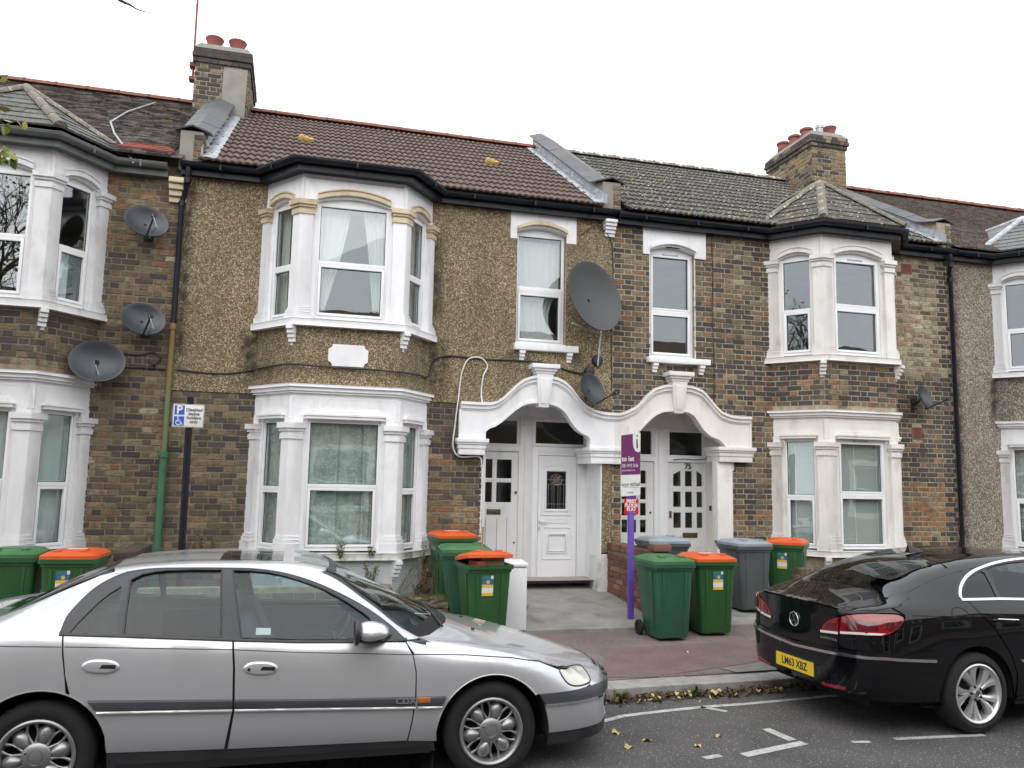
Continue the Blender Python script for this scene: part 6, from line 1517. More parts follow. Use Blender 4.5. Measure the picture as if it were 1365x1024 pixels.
# ------------------------------------------------------------------ silver saloon (nose to the right)
def silver_car():
    T = thing('silver_car', 'silver four-door saloon parked at the kerb in the left foreground', 'car', (0, SILY, 0), local=True)
    C = Car(RAILS_SIL, -2.36, 2.40, (-2.36, -1.6, .28), (1.15, 2.40, .33))
    P, TR, GL = MT['silver'], MT['trim'], MT['glasscar']
    hx = (-1.38, 1.354)
    top = C.top(); cy = C.cyl(1.2, 0.0); cyr = C.cyl(-1.3, math.pi)
    def cs(x, y): return math.atan2(y, x - 1.2) * .9
    dlo_top = crv([(-1.309, 1.018), (-1.294, 1.104), (-1.251, 1.173), (-1.178, 1.257), (-1.097, 1.311), (-1.01, 1.347), (-.876, 1.367), (-.65, 1.372), (-.427, 1.370), (-.235, 1.364), (-.05, 1.340), (.137, 1.289), (.326, 1.208), (.519, 1.103), (.663, 1.004), (.77, .914)], 4)
    belt = [(-1.309, 1.014), (-.98, .994), (-.325, .950), (.084, .928), (.381, .919), (.673, .914), (.77, .912)]
    shut = [(.819, .826), (1.163, .808), (1.495, .774), (1.70, .733), (1.854, .681)]
    for s in (-1, 1):
        sd = C.side(s)
        # rear quarter with C pillar
        qa = arcpts(hx[0], .315, .385, 158, 68)
        Q = qa + [(-1.252, .777), (-1.278, .91), (-1.291, 1.007), (-1.312, 1.02)] + dlo_top[1:21] + [(-1.06, 1.352), (-1.16, 1.325), (-1.33, 1.25), (-1.5, 1.172), (-1.62, 1.118), (-1.75, 1.068), (-1.95, 1.04), (-2.15, .99), (-2.22, .66), (-1.76, .60)]
        patch3('rear_quarter', Q, sd, P, T)
        rd = [(-1.012, .412)] + [(-1.002, .322), (-.335, .302), (-.298, .541), (-.309, .794), (-.325, .946), (-.98, .990), (-1.284, 1.006), (-1.271, .91), (-1.247, .777), (-1.217, .676)] + arcpts(hx[0], .315, .385, 65.5, 17, 8)
        dr = patch3('rear_door', inset(rd, .0025), sd, P, T)
        fd = [(-.318, .301), (.116, .292), (.79, .281), (.814, .423), (.830, .571), (.829, .718), (.809, .82), (.757, .91), (.673, .911), (.381, .916), (.084, .925), (-.318, .946), (-.301, .794), (-.289, .541)]
        df = patch3('front_door', inset(fd, .0025), sd, P, T)
        fe = [(.797, .281), (.968, .268), (.985, .268)] + arcpts(hx[1], .30, .378, 176, 38, 18) + [(1.672, .541), (1.912, .540), (2.05, .546), (2.098, .556), (2.042, .557), (1.929, .568), (1.872, .611), (1.846, .672)] + list(reversed(shut))[1:] + [(.812, .826), (.834, .718), (.836, .571), (.820, .423)]
        patch3('front_wing', fe, sd, P, T)
        ed = C.rail(4, .86, 2.33, 30); edz = [(p.x, p.z) for p in ed]
        up = [(p[0], p[1] + .006) for p in shut] + [(1.96, .664), (2.08, .64)]
        edz = [q for q in edz if q[0] < 2.10]
        patch3('bonnet_edge', [(.765, .905)] + up + list(reversed(edz)), sd, P, T, thick=.006)
        # A pillar
        ap = dlo_top[40:] if False else [q for q in dlo_top if q[0] > -.03]
        r5 = [(p.x, p.z) for p in C.rail(5, -.03, .86, 24)]
        patch3('a_pillar', ap + [(.86, .912)] + list(reversed(r5)), sd, P, T, thick=.01)
        # window surround and panes
        g1 = [(-1.262, 1.012), (-1.225, 1.068), (-1.18, 1.125), (-1.129, 1.184), (-1.076, 1.232), (-1.02, 1.270), (-.988, 1.003)]
        g2 = [(-.958, 1.002), (-.972, 1.305), (-.911, 1.336), (-.84, 1.350), (-.774, 1.357), (-.60, 1.361), (-.433, 1.359), (-.396, .962)]
        g3 = [(-.272, .958), (-.362, 1.354), (-.25, 1.352), (-.142, 1.342), (-.02, 1.317), (.10, 1.279), (.20, 1.243), (.289, 1.200), (.39, 1.145), (.479, 1.086), (.535, 1.045), (.575, .924)]
        outer = dlo_top + list(reversed(belt))
        fr = patch3('window_frame', outer, sd, [TR], T, off=-.004, thick=.02, holes=(g1, g2, g3))
        for g in (g1, g2, g3): patch3('side_window', inset(g, -.006), sd, GL, T, off=-.012, thick=0)
        for g in (g2, g3): surf_tube('rubber_seal', g + g[:1], sd, .006, MT['black'], fr, off=-.004)
        surf_strip('waist_strip', [(q[0], q[1] + .008) for q in belt], [(q[0], q[1] - .010) for q in belt], sd, MT['black'], T, h=.006)
        # rubbing strip with bright insert
        ang = [(-1.122, .640), (-.309, .604)], [(-1.052, .572), (-.296, .546)]
        for a, b in (([(-1.118, .640), (-.309, .607)], [(-1.060, .572), (-.300, .548)]), ([(-.292, .606), (.239, .583), (.819, .569)], [(-.286, .547), (.104, .534), (.83, .506)]), ([(.845, .568), (1.035, .562)], [(.845, .506), (1.005, .500)])):
            st = surf_strip('rubbing_strip', a, b, sd, TR, T, off=.012, h=.010)
            surf_tube('bright_insert', [(q[0], q[1] - .004) for q in b], sd, .008, MT['brightstrip'], st, off=.018)
        # sill skirt, arch lips
        patch3('sill', [(-1.0, .317), (-.328, .297), (.116, .287), (.794, .276), (.968, .264), (.985, .19), (-1.0, .20)], sd, TR, T, off=-.006)
        for cx, r, a0, a1 in ((hx[1], .378, 182, 38), (hx[0], .385, 160, 10)):
            surf_tube('arch_lip', arcpts(cx, .30 if cx > 0 else .315, r + .004, a0, a1, 20), sd, .006, P, T, off=-.004)
        surf_tube('crease', [(-2.1, .965), (-1.611, .958), (-1.285, .945)], sd, .0028, TR, T); surf_tube('crease', [(-1.268, .945), (-.972, .931), (-.32, .898)], sd, .0028, TR, dr); surf_tube('crease', [(-.31, .897), (.087, .868), (.80, .828)], sd, .0028, TR, df)
        h = handle(dr, C, s, -1.165, -.955, .828, P, -.012); h2 = handle(df, C, s, -.25, -.04, .782, P, -.012)
        c, n = sd((-.215, .779)); mb = MB(); mb.lathe([(0, .016), (.010, .016), (.012, .008)], c, n, 12); mb.build('key_lock', MT['black'], h2)
        # headlamp: clear lens over a bright bowl
        hl = crv([(1.850, .675), (1.91, .668), (1.969, .659), (2.06, .645), (2.108, .630), (2.121, .603), (2.105, .570), (2.042, .559), (1.929, .571), (1.877, .611)], 4, True)
        lm = patch3('headlamp', inset(hl, .006), sd, MT['lampclear'], T, off=.0, thick=.02); surf_tube('lamp_gasket', hl + hl[:1], sd, .005, MT['black'], lm)
        c, n = sd((.885, .545)); mb = MB(); mb.box(Fr(c, (1, 0, 0), n), -.042, .042, .008, .024, -.016, .018); mb.build('side_indicator', MT['amber'], T, bevel=.006)
        for hxx in hx: wheel(T, (hxx, s * .755, .315 if hxx < 0 else .308), .318, .212, .205, 'lobe', s); well(T, hxx, s * .84, s)
        # mirror
        mb = MB(); O = Vector((.50, s * .985, 1.005))
        def fn(u, v):
            a = u * 6.28319; e = (v - .5) * math.pi; x = .105 * math.cos(e) * math.cos(a) * (1.25 if math.cos(a) > 0 else .75); z = .062 * math.cos(e) * math.sin(a) * (1.05 if math.sin(a) > 0 else .9)
            return O + Vector((x + .02 * (v - .5), s * .085 * math.sin(e) * -1 * -1, z - .012 * abs(math.sin(e))))
        mb.sheet(fn, 20, 10); mi = mb.build('wing_mirror', P, T, smooth=70); mb = MB()
        mb.add([(.43, s * .93, .93), (.60, s * .93, .93), (.66, s * .80, .915), (.52, s * .80, .915), (.45, s * .93, .965), (.58, s * .93, .965), (.68, s * .80, .95), (.54, s * .80, .95)], [(0, 1, 2, 3), (4, 7, 6, 5), (0, 4, 5, 1), (1, 5, 6, 2), (2, 6, 7, 3), (3, 7, 4, 0)])
        mb.lathe([(.072, -.012), (.085, 0), (.08, .02), (0, .02)], O + Vector((-.068, 0, -.003)), (-1, 0, 0), 18); mb.build('mirror_foot', MT['black'], mi, bevel=.012)
        mb = MB(); mb.add([(.62, s * .815, .918), (.75, s * .80, .914), (.575, s * .735, 1.04)], [(0, 1, 2)]); mb.build('mirror_sail', TR, mi, recalc=False)
        mb = MB(); mb.add([(.97, s * .80, .02), (.985, s * .80, .34), (.985, s * .62, .34), (.97, s * .62, .02)], [(0, 1, 2, 3)]); mb.build('mud_flap', MT['inner'], T, recalc=False)
    text('badge', 'CDX', .048, MT['chrome'], T, C.side(-1)((.765, .548))[0] + Vector((0, -.027, 0)), (1, 0, -.03), (0, 0, 1), depth=.001, bold=.0016, sx=1.3)
    # bonnet, roof, boot, screens by vertical projection
    e4 = [(p.x, abs(p.y)) for p in C.rail(4, .88, 2.34, 24)]
    cow = [(.86, .745), (.95, .66), (1.04, .52), (1.11, .36), (1.155, .18), (1.17, 0)]
    half = cow[::-1] + [q for q in e4 if q[0] > .88]
    nose = [(2.20, .42), (2.28, .28), (2.33, .14), (2.345, 0)]
    half = half + [q for q in nose if q[0] > half[-1][0] - .02]
    bon = half + [(x, -y) for x, y in reversed(half[1:-1])]
    bn = patch3('bonnet', bon, top, P, T, sp=.055)
    for x, y in ((1.33, -.30), (1.36, .30)): c, n = top((x, y)); m = MB(); m.box(Fr(c, (0, 1, 0), (1, 0, 0)), -.02, .02, -.01, .012, 0, .012); m.build('washer_jet', MT['black'], bn, bevel=.004)
    d3 = [C.side(-1)(q)[0] for q in dlo_top]
    rs = [(p.x, -p.y) for p in d3 if -1.0 < p.x < .0]
    r5 = C.rail(5, .02, .20, 5); fr5 = [(p.x, abs(p.y)) for p in r5]
    roof_half = [(-1.13, 0.0), (-1.12, .3), (-1.10, .50), (-1.075, .60)] + rs + fr5 + [(.235, .56), (.26, .40), (.275, .2), (.28, 0)]
    ro = patch3('roof', roof_half + [(x, -y) for x, y in reversed(roof_half[1:-1])], top, P, T, sp=.055)
    patch3('sunroof', [(-.47, -.34), (-.05, -.34), (-.05, .34), (-.47, .34)], top, MT['blackcar'], ro, off=.003, thick=.004)
    ws_half = [(.285, 0), (.28, .2), (.265, .40), (.24, .56)] + [(p.x, abs(p.y) - .006) for p in C.rail(5, .24, .84, 14)] + [(.87, .72), (.95, .65), (1.04, .51), (1.11, .35), (1.155, .18), (1.165, 0)]
    patch3('windscreen', ws_half + [(x, -y) for x, y in reversed(ws_half[1:-1])], top, GL, T, sp=.06, off=-.004, thick=.004)
    for s in (-1, 1): patch3('screen_edge', [(p.x, s * (abs(p.y) + .002)) for p in C.rail(5, .22, .84, 14)] + [(p.x, s * (abs(p.y) - .03)) for p in reversed(C.rail(5, .22, .84, 14))], top, MT['black'], T, off=.001, thick=0)
    patch3('screen_edge', [(.24, -.56), (.262, -.40), (.279, 0), (.262, .40), (.24, .56), (.29, .56), (.315, .4), (.33, 0), (.315, -.4), (.29, -.56)], top, MT['black'], T, off=.002, thick=0)
    cw = [(.86, -.74), (.95, -.655), (1.04, -.515), (1.11, -.355), (1.165, 0), (1.11, .355), (1.04, .515), (.95, .655), (.86, .74)]
    patch3('cowl', cw + [(x - .10, y * .93) for x, y in reversed(cw)], top, MT['inner'], T, off=.002, thick=.005)
    mb = MB()
    for y0, y1 in ((-.62, -.05), (.0, .55)):
        a = top((1.06 if y0 < -.3 else 1.13, y0 + .1))[0] + Vector((0, 0, .02)); b = top((.98 if y1 < 0 else .93, y1))[0] + Vector((0, 0, .022)); mb.tube([a, (a + b) / 2 + Vector((0, 0, .012)), b], .010, 6)
    mb.build('wiper', MT['black'], T, smooth=60)
    rw = [(-1.14, 0), (-1.13, .3), (-1.11, .5), (-1.095, .585), (-1.33, .598), (-1.5, .612), (-1.74, .635), (-1.80, .4), (-1.81, 0)]
    patch3('rear_window', rw + [(x, -y) for x, y in reversed(rw[1:-1])], top, MT['glassdark'], T, sp=.06, off=-.004, thick=.004)
    e5 = [(p.x, abs(p.y)) for p in C.rail(5, -1.76, -2.28, 10)]
    bt = [(-1.815, 0), (-1.805, .4)] + e5 + [(-2.27, .4), (-2.30, 0)]
    patch3('boot_lid', bt + [(x, -y) for x, y in reversed(bt[1:-1])], top, P, T, sp=.06)
    # bumpers, grille, rear end wrapped round the corners
    A = cs(1.70, -.876)
    def wrap(name, zt, zb, mat, a0, a1, off=0.0, pr=cy, sp=.045, thick=.015):
        n = 24; t = [(lerp(a0[0], a1[0], i / n), zt((i / n - .5) * 2)) for i in range(n + 1)]; b = [(lerp(a0[1], a1[1], i / n), zb((i / n - .5) * 2)) for i in range(n + 1)]
        return patch3(name, t + b[::-1], pr, mat, T, sp=sp, off=off, thick=thick)
    a_t, a_m, a_b = cs(1.675, -.876), cs(1.715, -.875), cs(1.752, -.83)
    bp = wrap('front_bumper', lambda u: .47, lambda u: .292 - .012 * u * u, P, (a_m, a_b), (-a_m, -a_b), off=.012)
    wrap('bumper_strip', lambda u: .545 - .006 * u * u, lambda u: .472, TR, (a_t, a_m), (-a_t, -a_m), off=.024, thick=.03)
    wrap('bumper_trim', lambda u: .476, lambda u: .464, MT['chrome'], (a_m, a_m), (-a_m, -a_m), off=.028, thick=.012)
    wrap('front_spoiler', lambda u: .290 - .012 * u * u, lambda u: .185, TR, (a_b, cs(1.76, -.79)), (-a_b, -cs(1.76, -.79)), off=.004)
    for sg in (-1, 1): patch3('fog_lamp_recess', crv([(sg * .36, .42), (sg * .46, .415), (sg * .49, .39), (sg * .46, .36), (sg * .36, .355)], 4, True), cy, MT['inner'], T, off=.014, thick=0)
    patch3('grille', [(-.26, .60), (.26, .60), (.28, .56), (-.28, .56)], cy, MT['inner'], T, off=.002)
    patch3('nose_panel', [(-.62, .64), (-.42, .615), (.42, .615), (.62, .64), (.62, .54), (-.62, .54)], cy, P, T, off=0)
    wrap('rear_bumper', lambda u: .60, lambda u: .33, P, (-1.0, -1.0), (1.0, 1.0), off=.01, pr=cyr)
    wrap('rear_panel', lambda u: .95, lambda u: .61, P, (-.85, -.85), (.85, .85), pr=cyr)
    for sg in (-1, 1): patch3('tail_lamp', [(sg * .45, .90), (sg * .83, .90), (sg * .85, .70), (sg * .45, .70)], cyr, MT['lampred'], T, off=.006)
    # underside, inner panels and cabin
    mb = MB(); mb.box(Fr((0, 0, 0), (1, 0, 0), (0, 1, 0)), -2.15, 2.0, -.60, .60, .19, .30); mb.box(Fr((0, 0, 0), (1, 0, 0), (0, 1, 0)), -.95, .95, -.82, .82, .19, .30)
    mb.box(Fr((0, 0, 0), (1, 0, 0), (0, 1, 0)), 1.0, 1.95, -.56, .56, .3, .60); mb.box(Fr((0, 0, 0), (1, 0, 0), (0, 1, 0)), -2.2, -1.62, -.56, .56, .3, .9); mb.build('underbody', MT['inner'], T)
    mb = MB()
    for s in (-1, 1): mb.box(Fr((0, 0, 0), (1, 0, 0), (0, 1, 0)), -.96, .9, s * .80 - .02, s * .80 + .02, .3, .90)
    mb.build('door_lining', MT['seat'], T)
    seat(T, -.12, -.36); seat(T, -.12, .36); seat(T, -1.0, 0, 1.3, bench=True)
    mb = MB(); mb.add([(.42, -.76, .62), (.95, -.74, .62), (.95, .74, .62), (.42, .76, .62), (.50, -.76, .86), (1.02, -.60, .88), (1.02, .60, .88), (.50, .76, .86)], [(0, 1, 2, 3), (4, 7, 6, 5), (0, 4, 5, 1), (1, 5, 6, 2), (2, 6, 7, 3), (3, 7, 4, 0)]); mb.build('dashboard', MT['trim'], T, bevel=.03)
    mb = MB(); cw_ = Vector((.33, -.36, .86)); ax = Vector((-.85, 0, .5)).normalized(); e1 = Vector((0, 1, 0)); e2 = ax.cross(e1)
    mb.tube([cw_ + (e1 * math.cos(k * .2618) + e2 * math.sin(k * .2618)) * .185 for k in range(25)], .015, 8); mb.tube([cw_ - e1 * .18, cw_ + e1 * .18], .018, 6); mb.tube([cw_, cw_ - ax * .25], .03, 8); mb.build('steering_wheel', MT['black'], T, smooth=60)
    mb = MB(); mb.add([C.side(-1)(q)[0] + Vector((0, .02, 0)) for q in ((-.19, .972), (-.10, .970), (-.10, 1.008), (-.19, 1.012))], [(0, 1, 2, 3)]); mb.build('window_sticker', MT['lampwhite'], T, recalc=False)
    return T
silver_car()

# ------------------------------------------------------------------ black saloon (tail to the left)
def black_car():
    ox, oy = 5.45, 0.0
    T = thing('black_car', 'glossy black saloon with yellow rear plate parked at the right', 'car', (ox, BLKY, 0), rz=R(2.0), local=True)
    C = Car([[(k[0] - ox, k[1], k[2]) for k in r] for r in RAILS_BLK], 4.36 - ox, 9.1 - ox, (4.36 - ox, 5.0 - ox, .17), (8.2 - ox, 9.1 - ox, .35), ex=4)
    X = lambda pts: [(x - ox, z) for x, z in pts]
    P, TR, GL = MT['blackcar'], MT['trim'], MT['glassdark']; top = C.top(); cy = C.cyl(5.5 - ox, math.pi); cf = C.cyl(2.4, 0)
    def cs(x, y): return (math.atan2(y, x - 5.5) - (math.pi if y > 0 else -math.pi)) * .9     # wrap coordinate: + towards -y
    hx = (5.45, 8.16)
    dlo = crv([(5.400, 1.068), (5.408, 1.085), (5.446, 1.128), (5.532, 1.190), (5.672, 1.255), (5.894, 1.312), (6.154, 1.350), (6.45, 1.365), (6.80, 1.345), (7.15, 1.215), (7.45, 1.075), (7.62, .985)], 5)
    dlo = [(a, b) for a, b in dlo]
    belt = [(5.400, 1.062), (5.8, 1.060), (6.2, 1.046), (7.0, 1.005), (7.62, .975)]
    for s in (-1, 1):
        sd = C.side(s)
        qa = arcpts(hx[0], .33, .372, 172, 10, 22)
        quarter = [(5.058, .275)] + qa + [(5.85, .28), (5.86, .45), (5.80, .62), (5.632, .85), (5.54, .930), (5.438, 1.060), (5.398, 1.066)] + dlo[1:34] + [(6.2, 1.366), (5.9, 1.345), (5.6, 1.305), (5.45, 1.270), (5.25, 1.215), (5.05, 1.145), (4.85, 1.066), (4.72, 1.028)] + [(4.80, .957), (4.79, .93), (4.735, .855), (4.665, .80), (4.62, .672), (4.985, .687), (5.05, .66), (5.03, .45)]
        patch3('rear_quarter', X(quarter), sd, P, T)
        rd = [(5.87, .275), (6.48, .27), (6.52, .60), (6.50, 1.022), (6.2, 1.040), (5.8, 1.053), (5.446, 1.056), (5.546, .931), (5.64, .852), (5.808, .62), (5.868, .45)]
        d1 = patch3('rear_door', inset(X(rd), .0025), sd, P, T)
        fd = [(6.49, .27), (7.55, .27), (7.60, .60), (7.58, .85), (7.60, .97), (7.0, .998), (6.51, 1.021), (6.53, .60)]
        d2 = patch3('front_door', inset(X(fd), .0025), sd, P, T)
        patch3('front_wing', X([(7.56, .27)] + arcpts(hx[1], .33, .372, 186, -6, 20) + [(8.95, .30), (9.0, .55), (8.8, .70), (8.3, .86), (7.85, .925), (7.65, .965), (7.60, .85), (7.61, .6)]), sd, P, T)
        r5 = [(p.x + ox, p.z) for p in C.rail(5, 6.7 - ox, 7.75 - ox, 16)]
        patch3('a_pillar', X([q for q in dlo if q[0] > 6.7] + [(7.72, .965)] + r5[::-1]), sd, P, T, thick=.01)
        g1 = [(5.425, 1.078), (5.47, 1.125), (5.55, 1.180), (5.675, 1.238), (5.80, 1.275), (5.825, 1.262), (5.790, 1.072)]
        g2 = [(5.835, 1.072), (5.862, 1.288), (6.0, 1.318), (6.154, 1.338), (6.40, 1.352), (6.47, 1.05)]
        g3 = [(6.56, 1.045), (6.50, 1.352), (6.70, 1.34), (6.85, 1.31), (7.15, 1.19), (7.42, 1.06), (7.5, .995)]
        fr = patch3('window_frame', X(dlo + belt[::-1]), sd, MT['black'], T, off=-.003, thick=.02, holes=(X(g1), X(g2), X(g3)))
        for g in (g1, g2, g3): patch3('side_window', inset(X(g), -.006), sd, GL, T, off=-.010, thick=0)
        pts = X(dlo); n_ = len(pts)
        surf_strip('chrome_frame', X([(a - .006, b + .010) for a, b in dlo]), X([(a + .012, b - .008) for a, b in dlo]), sd, MT['chrome'], T, off=.004, h=.006)
        surf_strip('chrome_frame', X([(a, b + .010) for a, b in belt]), X([(a, b - .014) for a, b in belt]), sd, MT['chrome'], T, off=.004, h=.006)
        for a in ([(5.90, .565), (6.50, .552)], [(6.54, .551), (7.5, .54)]): surf_strip('chrome_strip', X([(x, z + .011) for x, z in a]), X([(x, z - .011) for x, z in a]), sd, MT['chrome'], T, off=.006, h=.008)
        for dd, x0 in ((d1, 5.63), (d2, 6.62)):
            c, n = sd((x0 + .12 - ox, .895)); t = Vector((1, 0, -.06)).normalized(); mb = MB(); mb.tube([c + t * (.12 * k) + n * (.035 - .03 * abs(k) ** 3) for k in (-1, -.8, -.4, 0, .4, .8, 1)], [.006, .012, .014, .014, .014, .012, .006], 8); h = mb.build('door_handle', P, dd, smooth=60)
            mb = MB(); mb.tube([c + t * (.11 * k) + n * .048 + Vector((0, 0, .010)) for k in (-1, 0, 1)], .005, 6); mb.build('bright_insert', MT['chrome'], h)
        surf_tube('crease', X([(4.86, .952), (5.222, .945), (5.545, .936)]), sd, .003, P, T)
        e = crv([(5.320 + .088 * math.cos(k * .5236) - .01 * math.sin(k * .5236), .935 + .072 * math.sin(k * .5236)) for k in range(12)], 3, True)
        if s < 0: surf_tube('fuel_flap', X(e + e[:1]), sd, .0028, MT['inner'], T)
        patch3('sill', X([(5.9, .27), (7.72, .265), (7.72, .19), (5.88, .19)]), sd, MT['inner'], T, off=-.01)
        for hh in hx: wheel(T, (hh - ox, s * .785, .322), .322, .232, .235, 'blade', s); well(T, hh - ox, s * .86, s, r=.40)
        mb = MB(); O = Vector((7.35 - ox, s * .98, 1.0)); mb.lathe([(0, -.09), (.06, -.07), (.085, -.02), (.08, .05), (.05, .09), (0, .1)], O, (0, s, 0), 16); mb.build('wing_mirror', P, T, smooth=60)
    # tail: lid, bumper, lamps, plate
    zc = lambda u: .623 + .045 * abs(u) ** 1.5
    def wrap(name, zt, zb, mat, e0, e1, off=0.0, pr=cy, thick=.014, sp=.045):
        n = 26; t = [(lerp(-e0, e0, i / n), zt((i / n - .5) * 2)) for i in range(n + 1)]; b = [(lerp(-e1, e1, i / n), zb((i / n - .5) * 2)) for i in range(n + 1)]
        return patch3(name, t + b[::-1], pr, mat, T, sp=sp, off=off, thick=thick)
    s1, s2 = abs(cs(5.04, -.897)), abs(cs(5.058, -.86))
    wrap('rear_bumper', lambda u: .618 + .064 * min(1, abs(u) * 1.3), lambda u: .30 - .02 * abs(u), P, s1, s2 + .01, off=.010)
    wrap('rear_valance', lambda u: .302 - .02 * abs(u), lambda u: .20, MT['inner'], s2, s2, off=-.03)
    st = lambda u: .585 + .045 * min(1, abs(u) * 1.5) - .025 * max(0, abs(u) - .66) * 3
    wrap('chrome_strip', lambda u: st(u) + .010, lambda u: st(u) - .012, MT['chrome'], s1 - .02, s1 - .02, off=.024, thick=.016)
    sl0, sl1 = abs(cs(4.395, -.552)), abs(cs(4.62, -.83))
    # panel below the lamps and boot face
    cut = abs(cs(4.39, -.5))
    wrap('boot_face', lambda u: .965 + .012 * (1 - u * u), lambda u: .628 + .03 * u * u, P, cut + .02, cut + .02, off=.0)
    for sg in (-1, 1):
        S_ = lambda x, y: (sg * abs(cs(x, y)) * -1, 0)
        def k(x, y, z): return (-sg * abs(cs(x, y)), z)
        kc = -sg * (cut + .024); corner = [(kc, .662), (kc, .771), k(4.458, -.733, .787), k(4.576, -.809, .790), k(4.640, -.833, .806), k(4.70, -.845, .82), k(4.64, -.84, .675), k(4.45, -.71, .668)]
        patch3('corner_panel', corner, cy, P, T)
        corner2 = [(kc, .918), k(4.409, -.617, .944), k(4.481, -.682, .958), k(4.565, -.73, .966), k(4.707, -.806, .970), k(4.76, -.83, .965), k(4.70, -.76, 1.01), k(4.55, -.68, .995), (kc, .97)]
        patch3('corner_panel', corner2, cy, P, T)
        outer = [k(4.394, -.552, .773), k(4.456, -.733, .793), k(4.576, -.809, .796), k(4.638, -.833, .815), k(4.716, -.85, .857), k(4.769, -.846, .913), k(4.775, -.834, .938), k(4.745, -.82, .952), k(4.707, -.806, .957), k(4.565, -.73, .953), k(4.481, -.682, .945), k(4.409, -.617, .932), k(4.397, -.57, .912)]
        lp = patch3('tail_lamp', outer, cy, MT['lampred'], T, off=.008, thick=.02)
        wd = [k(4.64, -.835, .83), k(4.71, -.845, .862), k(4.755, -.845, .905), k(4.60, -.80, .90), k(4.61, -.815, .86)]
        patch3('dark_lens', wd, cy, MT['lampdark'], lp, off=.010, thick=0)
        ch = [k(4.41, -.62, .815), k(4.47, -.74, .83), k(4.56, -.80, .835), k(4.555, -.785, .90), k(4.47, -.70, .905), k(4.41, -.62, .895)]
        patch3('dark_lens', ch, cy, MT['lampdark'], lp, off=.010, thick=0)
        patch3('light_bar', [k(4.395, -.56, .777), k(4.456, -.733, .797), k(4.576, -.809, .800), k(4.61, -.82, .815), k(4.456, -.735, .815), k(4.395, -.56, .797)], cy, MT['lampwhite'], lp, off=.011, thick=0)
        inner = [(-sg * abs(cs(4.366, -.35)), .752), (-sg * abs(cs(4.39, -.54)), .768), (-sg * abs(cs(4.392, -.545)), .905), (-sg * abs(cs(4.378, -.45)), .872), (-sg * abs(cs(4.368, -.38)), .815)]
        il = patch3('tail_lamp', inner, cy, MT['lampred'], T, off=.008, thick=.02); patch3('light_bar', [inner[0], inner[1], (inner[1][0], inner[1][1] + .02), (inner[0][0], inner[0][1] + .02)], cy, MT['lampwhite'], il, off=.011, thick=0)
        patch3('dark_lens', [(-sg * abs(cs(4.37, -.40)), .79), (-sg * abs(cs(4.385, -.53)), .80), (-sg * abs(cs(4.388, -.535)), .86), (-sg * abs(cs(4.372, -.43)), .84)], cy, MT['lampdark'], il, off=.0105, thick=0)
        patch3('reflector', [(-sg * abs(cs(4.366, -.36)), .345), (-sg * abs(cs(4.40, -.60)), .362), (-sg * abs(cs(4.40, -.60)), .338), (-sg * abs(cs(4.366, -.36)), .322)], cy, MT['lampred'], T, off=.016, thick=.01)
    px = 4.352 - ox
    mb = MB(); F = Fr((px, 0, 0), (0, -1, 0), (-1, 0, 0)); mb.box(F, -.30, .30, -.02, .002, .345, .515); mb.build('plate_recess', MT['inner'], T, bevel=.01)
    mb = MB(); mb.box(F, -.262, .262, .002, .008, .365, .478); pl = mb.build('number_plate', MT['plate'], T)
    text('registration', 'LM63 XBZ', .092, MT['black'], pl, F.P(0, .0085, .420), (0, -1, 0), (0, 0, 1), depth=.0008, bold=.0022, sx=.86)
    emblem(T, Vector((4.352 - ox, 0, .805)), Vector((0, -1, 0)), Vector((0, 0, 1)), .065)
    text('badge', 'BLUEMOTION', .026, MT['chrome'], T, Vector((4.368 - ox, -.44, .715)), (0.14, -1, 0), (0, 0, 1), depth=.001, sx=1.1)
    lid = [(4.372, 0), (4.375, .3), (4.40, .52), (4.46, .61), (4.60, .632), (4.80, .63), (4.84, .45), (4.85, 0)]
    lid = [(x - ox, y) for x, y in lid]; lf = patch3('boot_lid', lid + [(x, -y) for x, y in reversed(lid[1:-1])], top, P, T, sp=.05)
    ls = [(p.x, abs(p.y)) for p in C.rail(5, 4.48 - ox, 4.98 - ox, 8)]; l4 = [(p.x, abs(p.y)) for p in C.rail(4, 4.50 - ox, 4.98 - ox, 8)]
    for sg in (-1, 1): patch3('rear_shoulder', [(4.47 - ox, sg * .615), (4.60 - ox, sg * .637), (4.80 - ox, sg * .636), (4.98 - ox, sg * .62), (4.98 - ox, sg * .70), (4.78 - ox, sg * .77), (4.60 - ox, sg * .72)], top, P, T, thick=.006)
    rg = [(4.862 - ox, 0), (4.855 - ox, .45), (4.82 - ox, .60)] + [(p.x, abs(p.y) - .012) for p in C.rail(5, 4.9 - ox, 5.50 - ox, 12)] + [(5.545 - ox, .46), (5.56 - ox, .25), (5.565 - ox, 0)]
    patch3('rear_window', rg + [(x, -y) for x, y in reversed(rg[1:-1])], top, MT['glassdark'], T, sp=.05, off=-.002, thick=.004)
    for sg in (-1, 1):
        a = C.rail(5, 4.82 - ox, 5.9 - ox, 20); b = [sd_((p.x, sg * abs(p.y)))[0] for p in a for sd_ in (top,)]
        r6 = [(p.x, sg * (abs(p.y) + .05)) for p in a]
        patch3('c_pillar', [(p.x, sg * (abs(p.y) - .010)) for p in a] + r6[::-1], top, P, T, thick=.004)
    rf = [(5.568 - ox, 0), (5.562 - ox, .25), (5.548 - ox, .46), (5.52 - ox, .575)] + [(p.x, abs(p.y) + .02) for p in C.rail(5, 5.6 - ox, 6.95 - ox, 20)] + [(7.02 - ox, .4), (7.04 - ox, 0)]
    ro = patch3('roof', rf + [(x, -y) for x, y in reversed(rf[1:-1])], top, P, T, sp=.06)
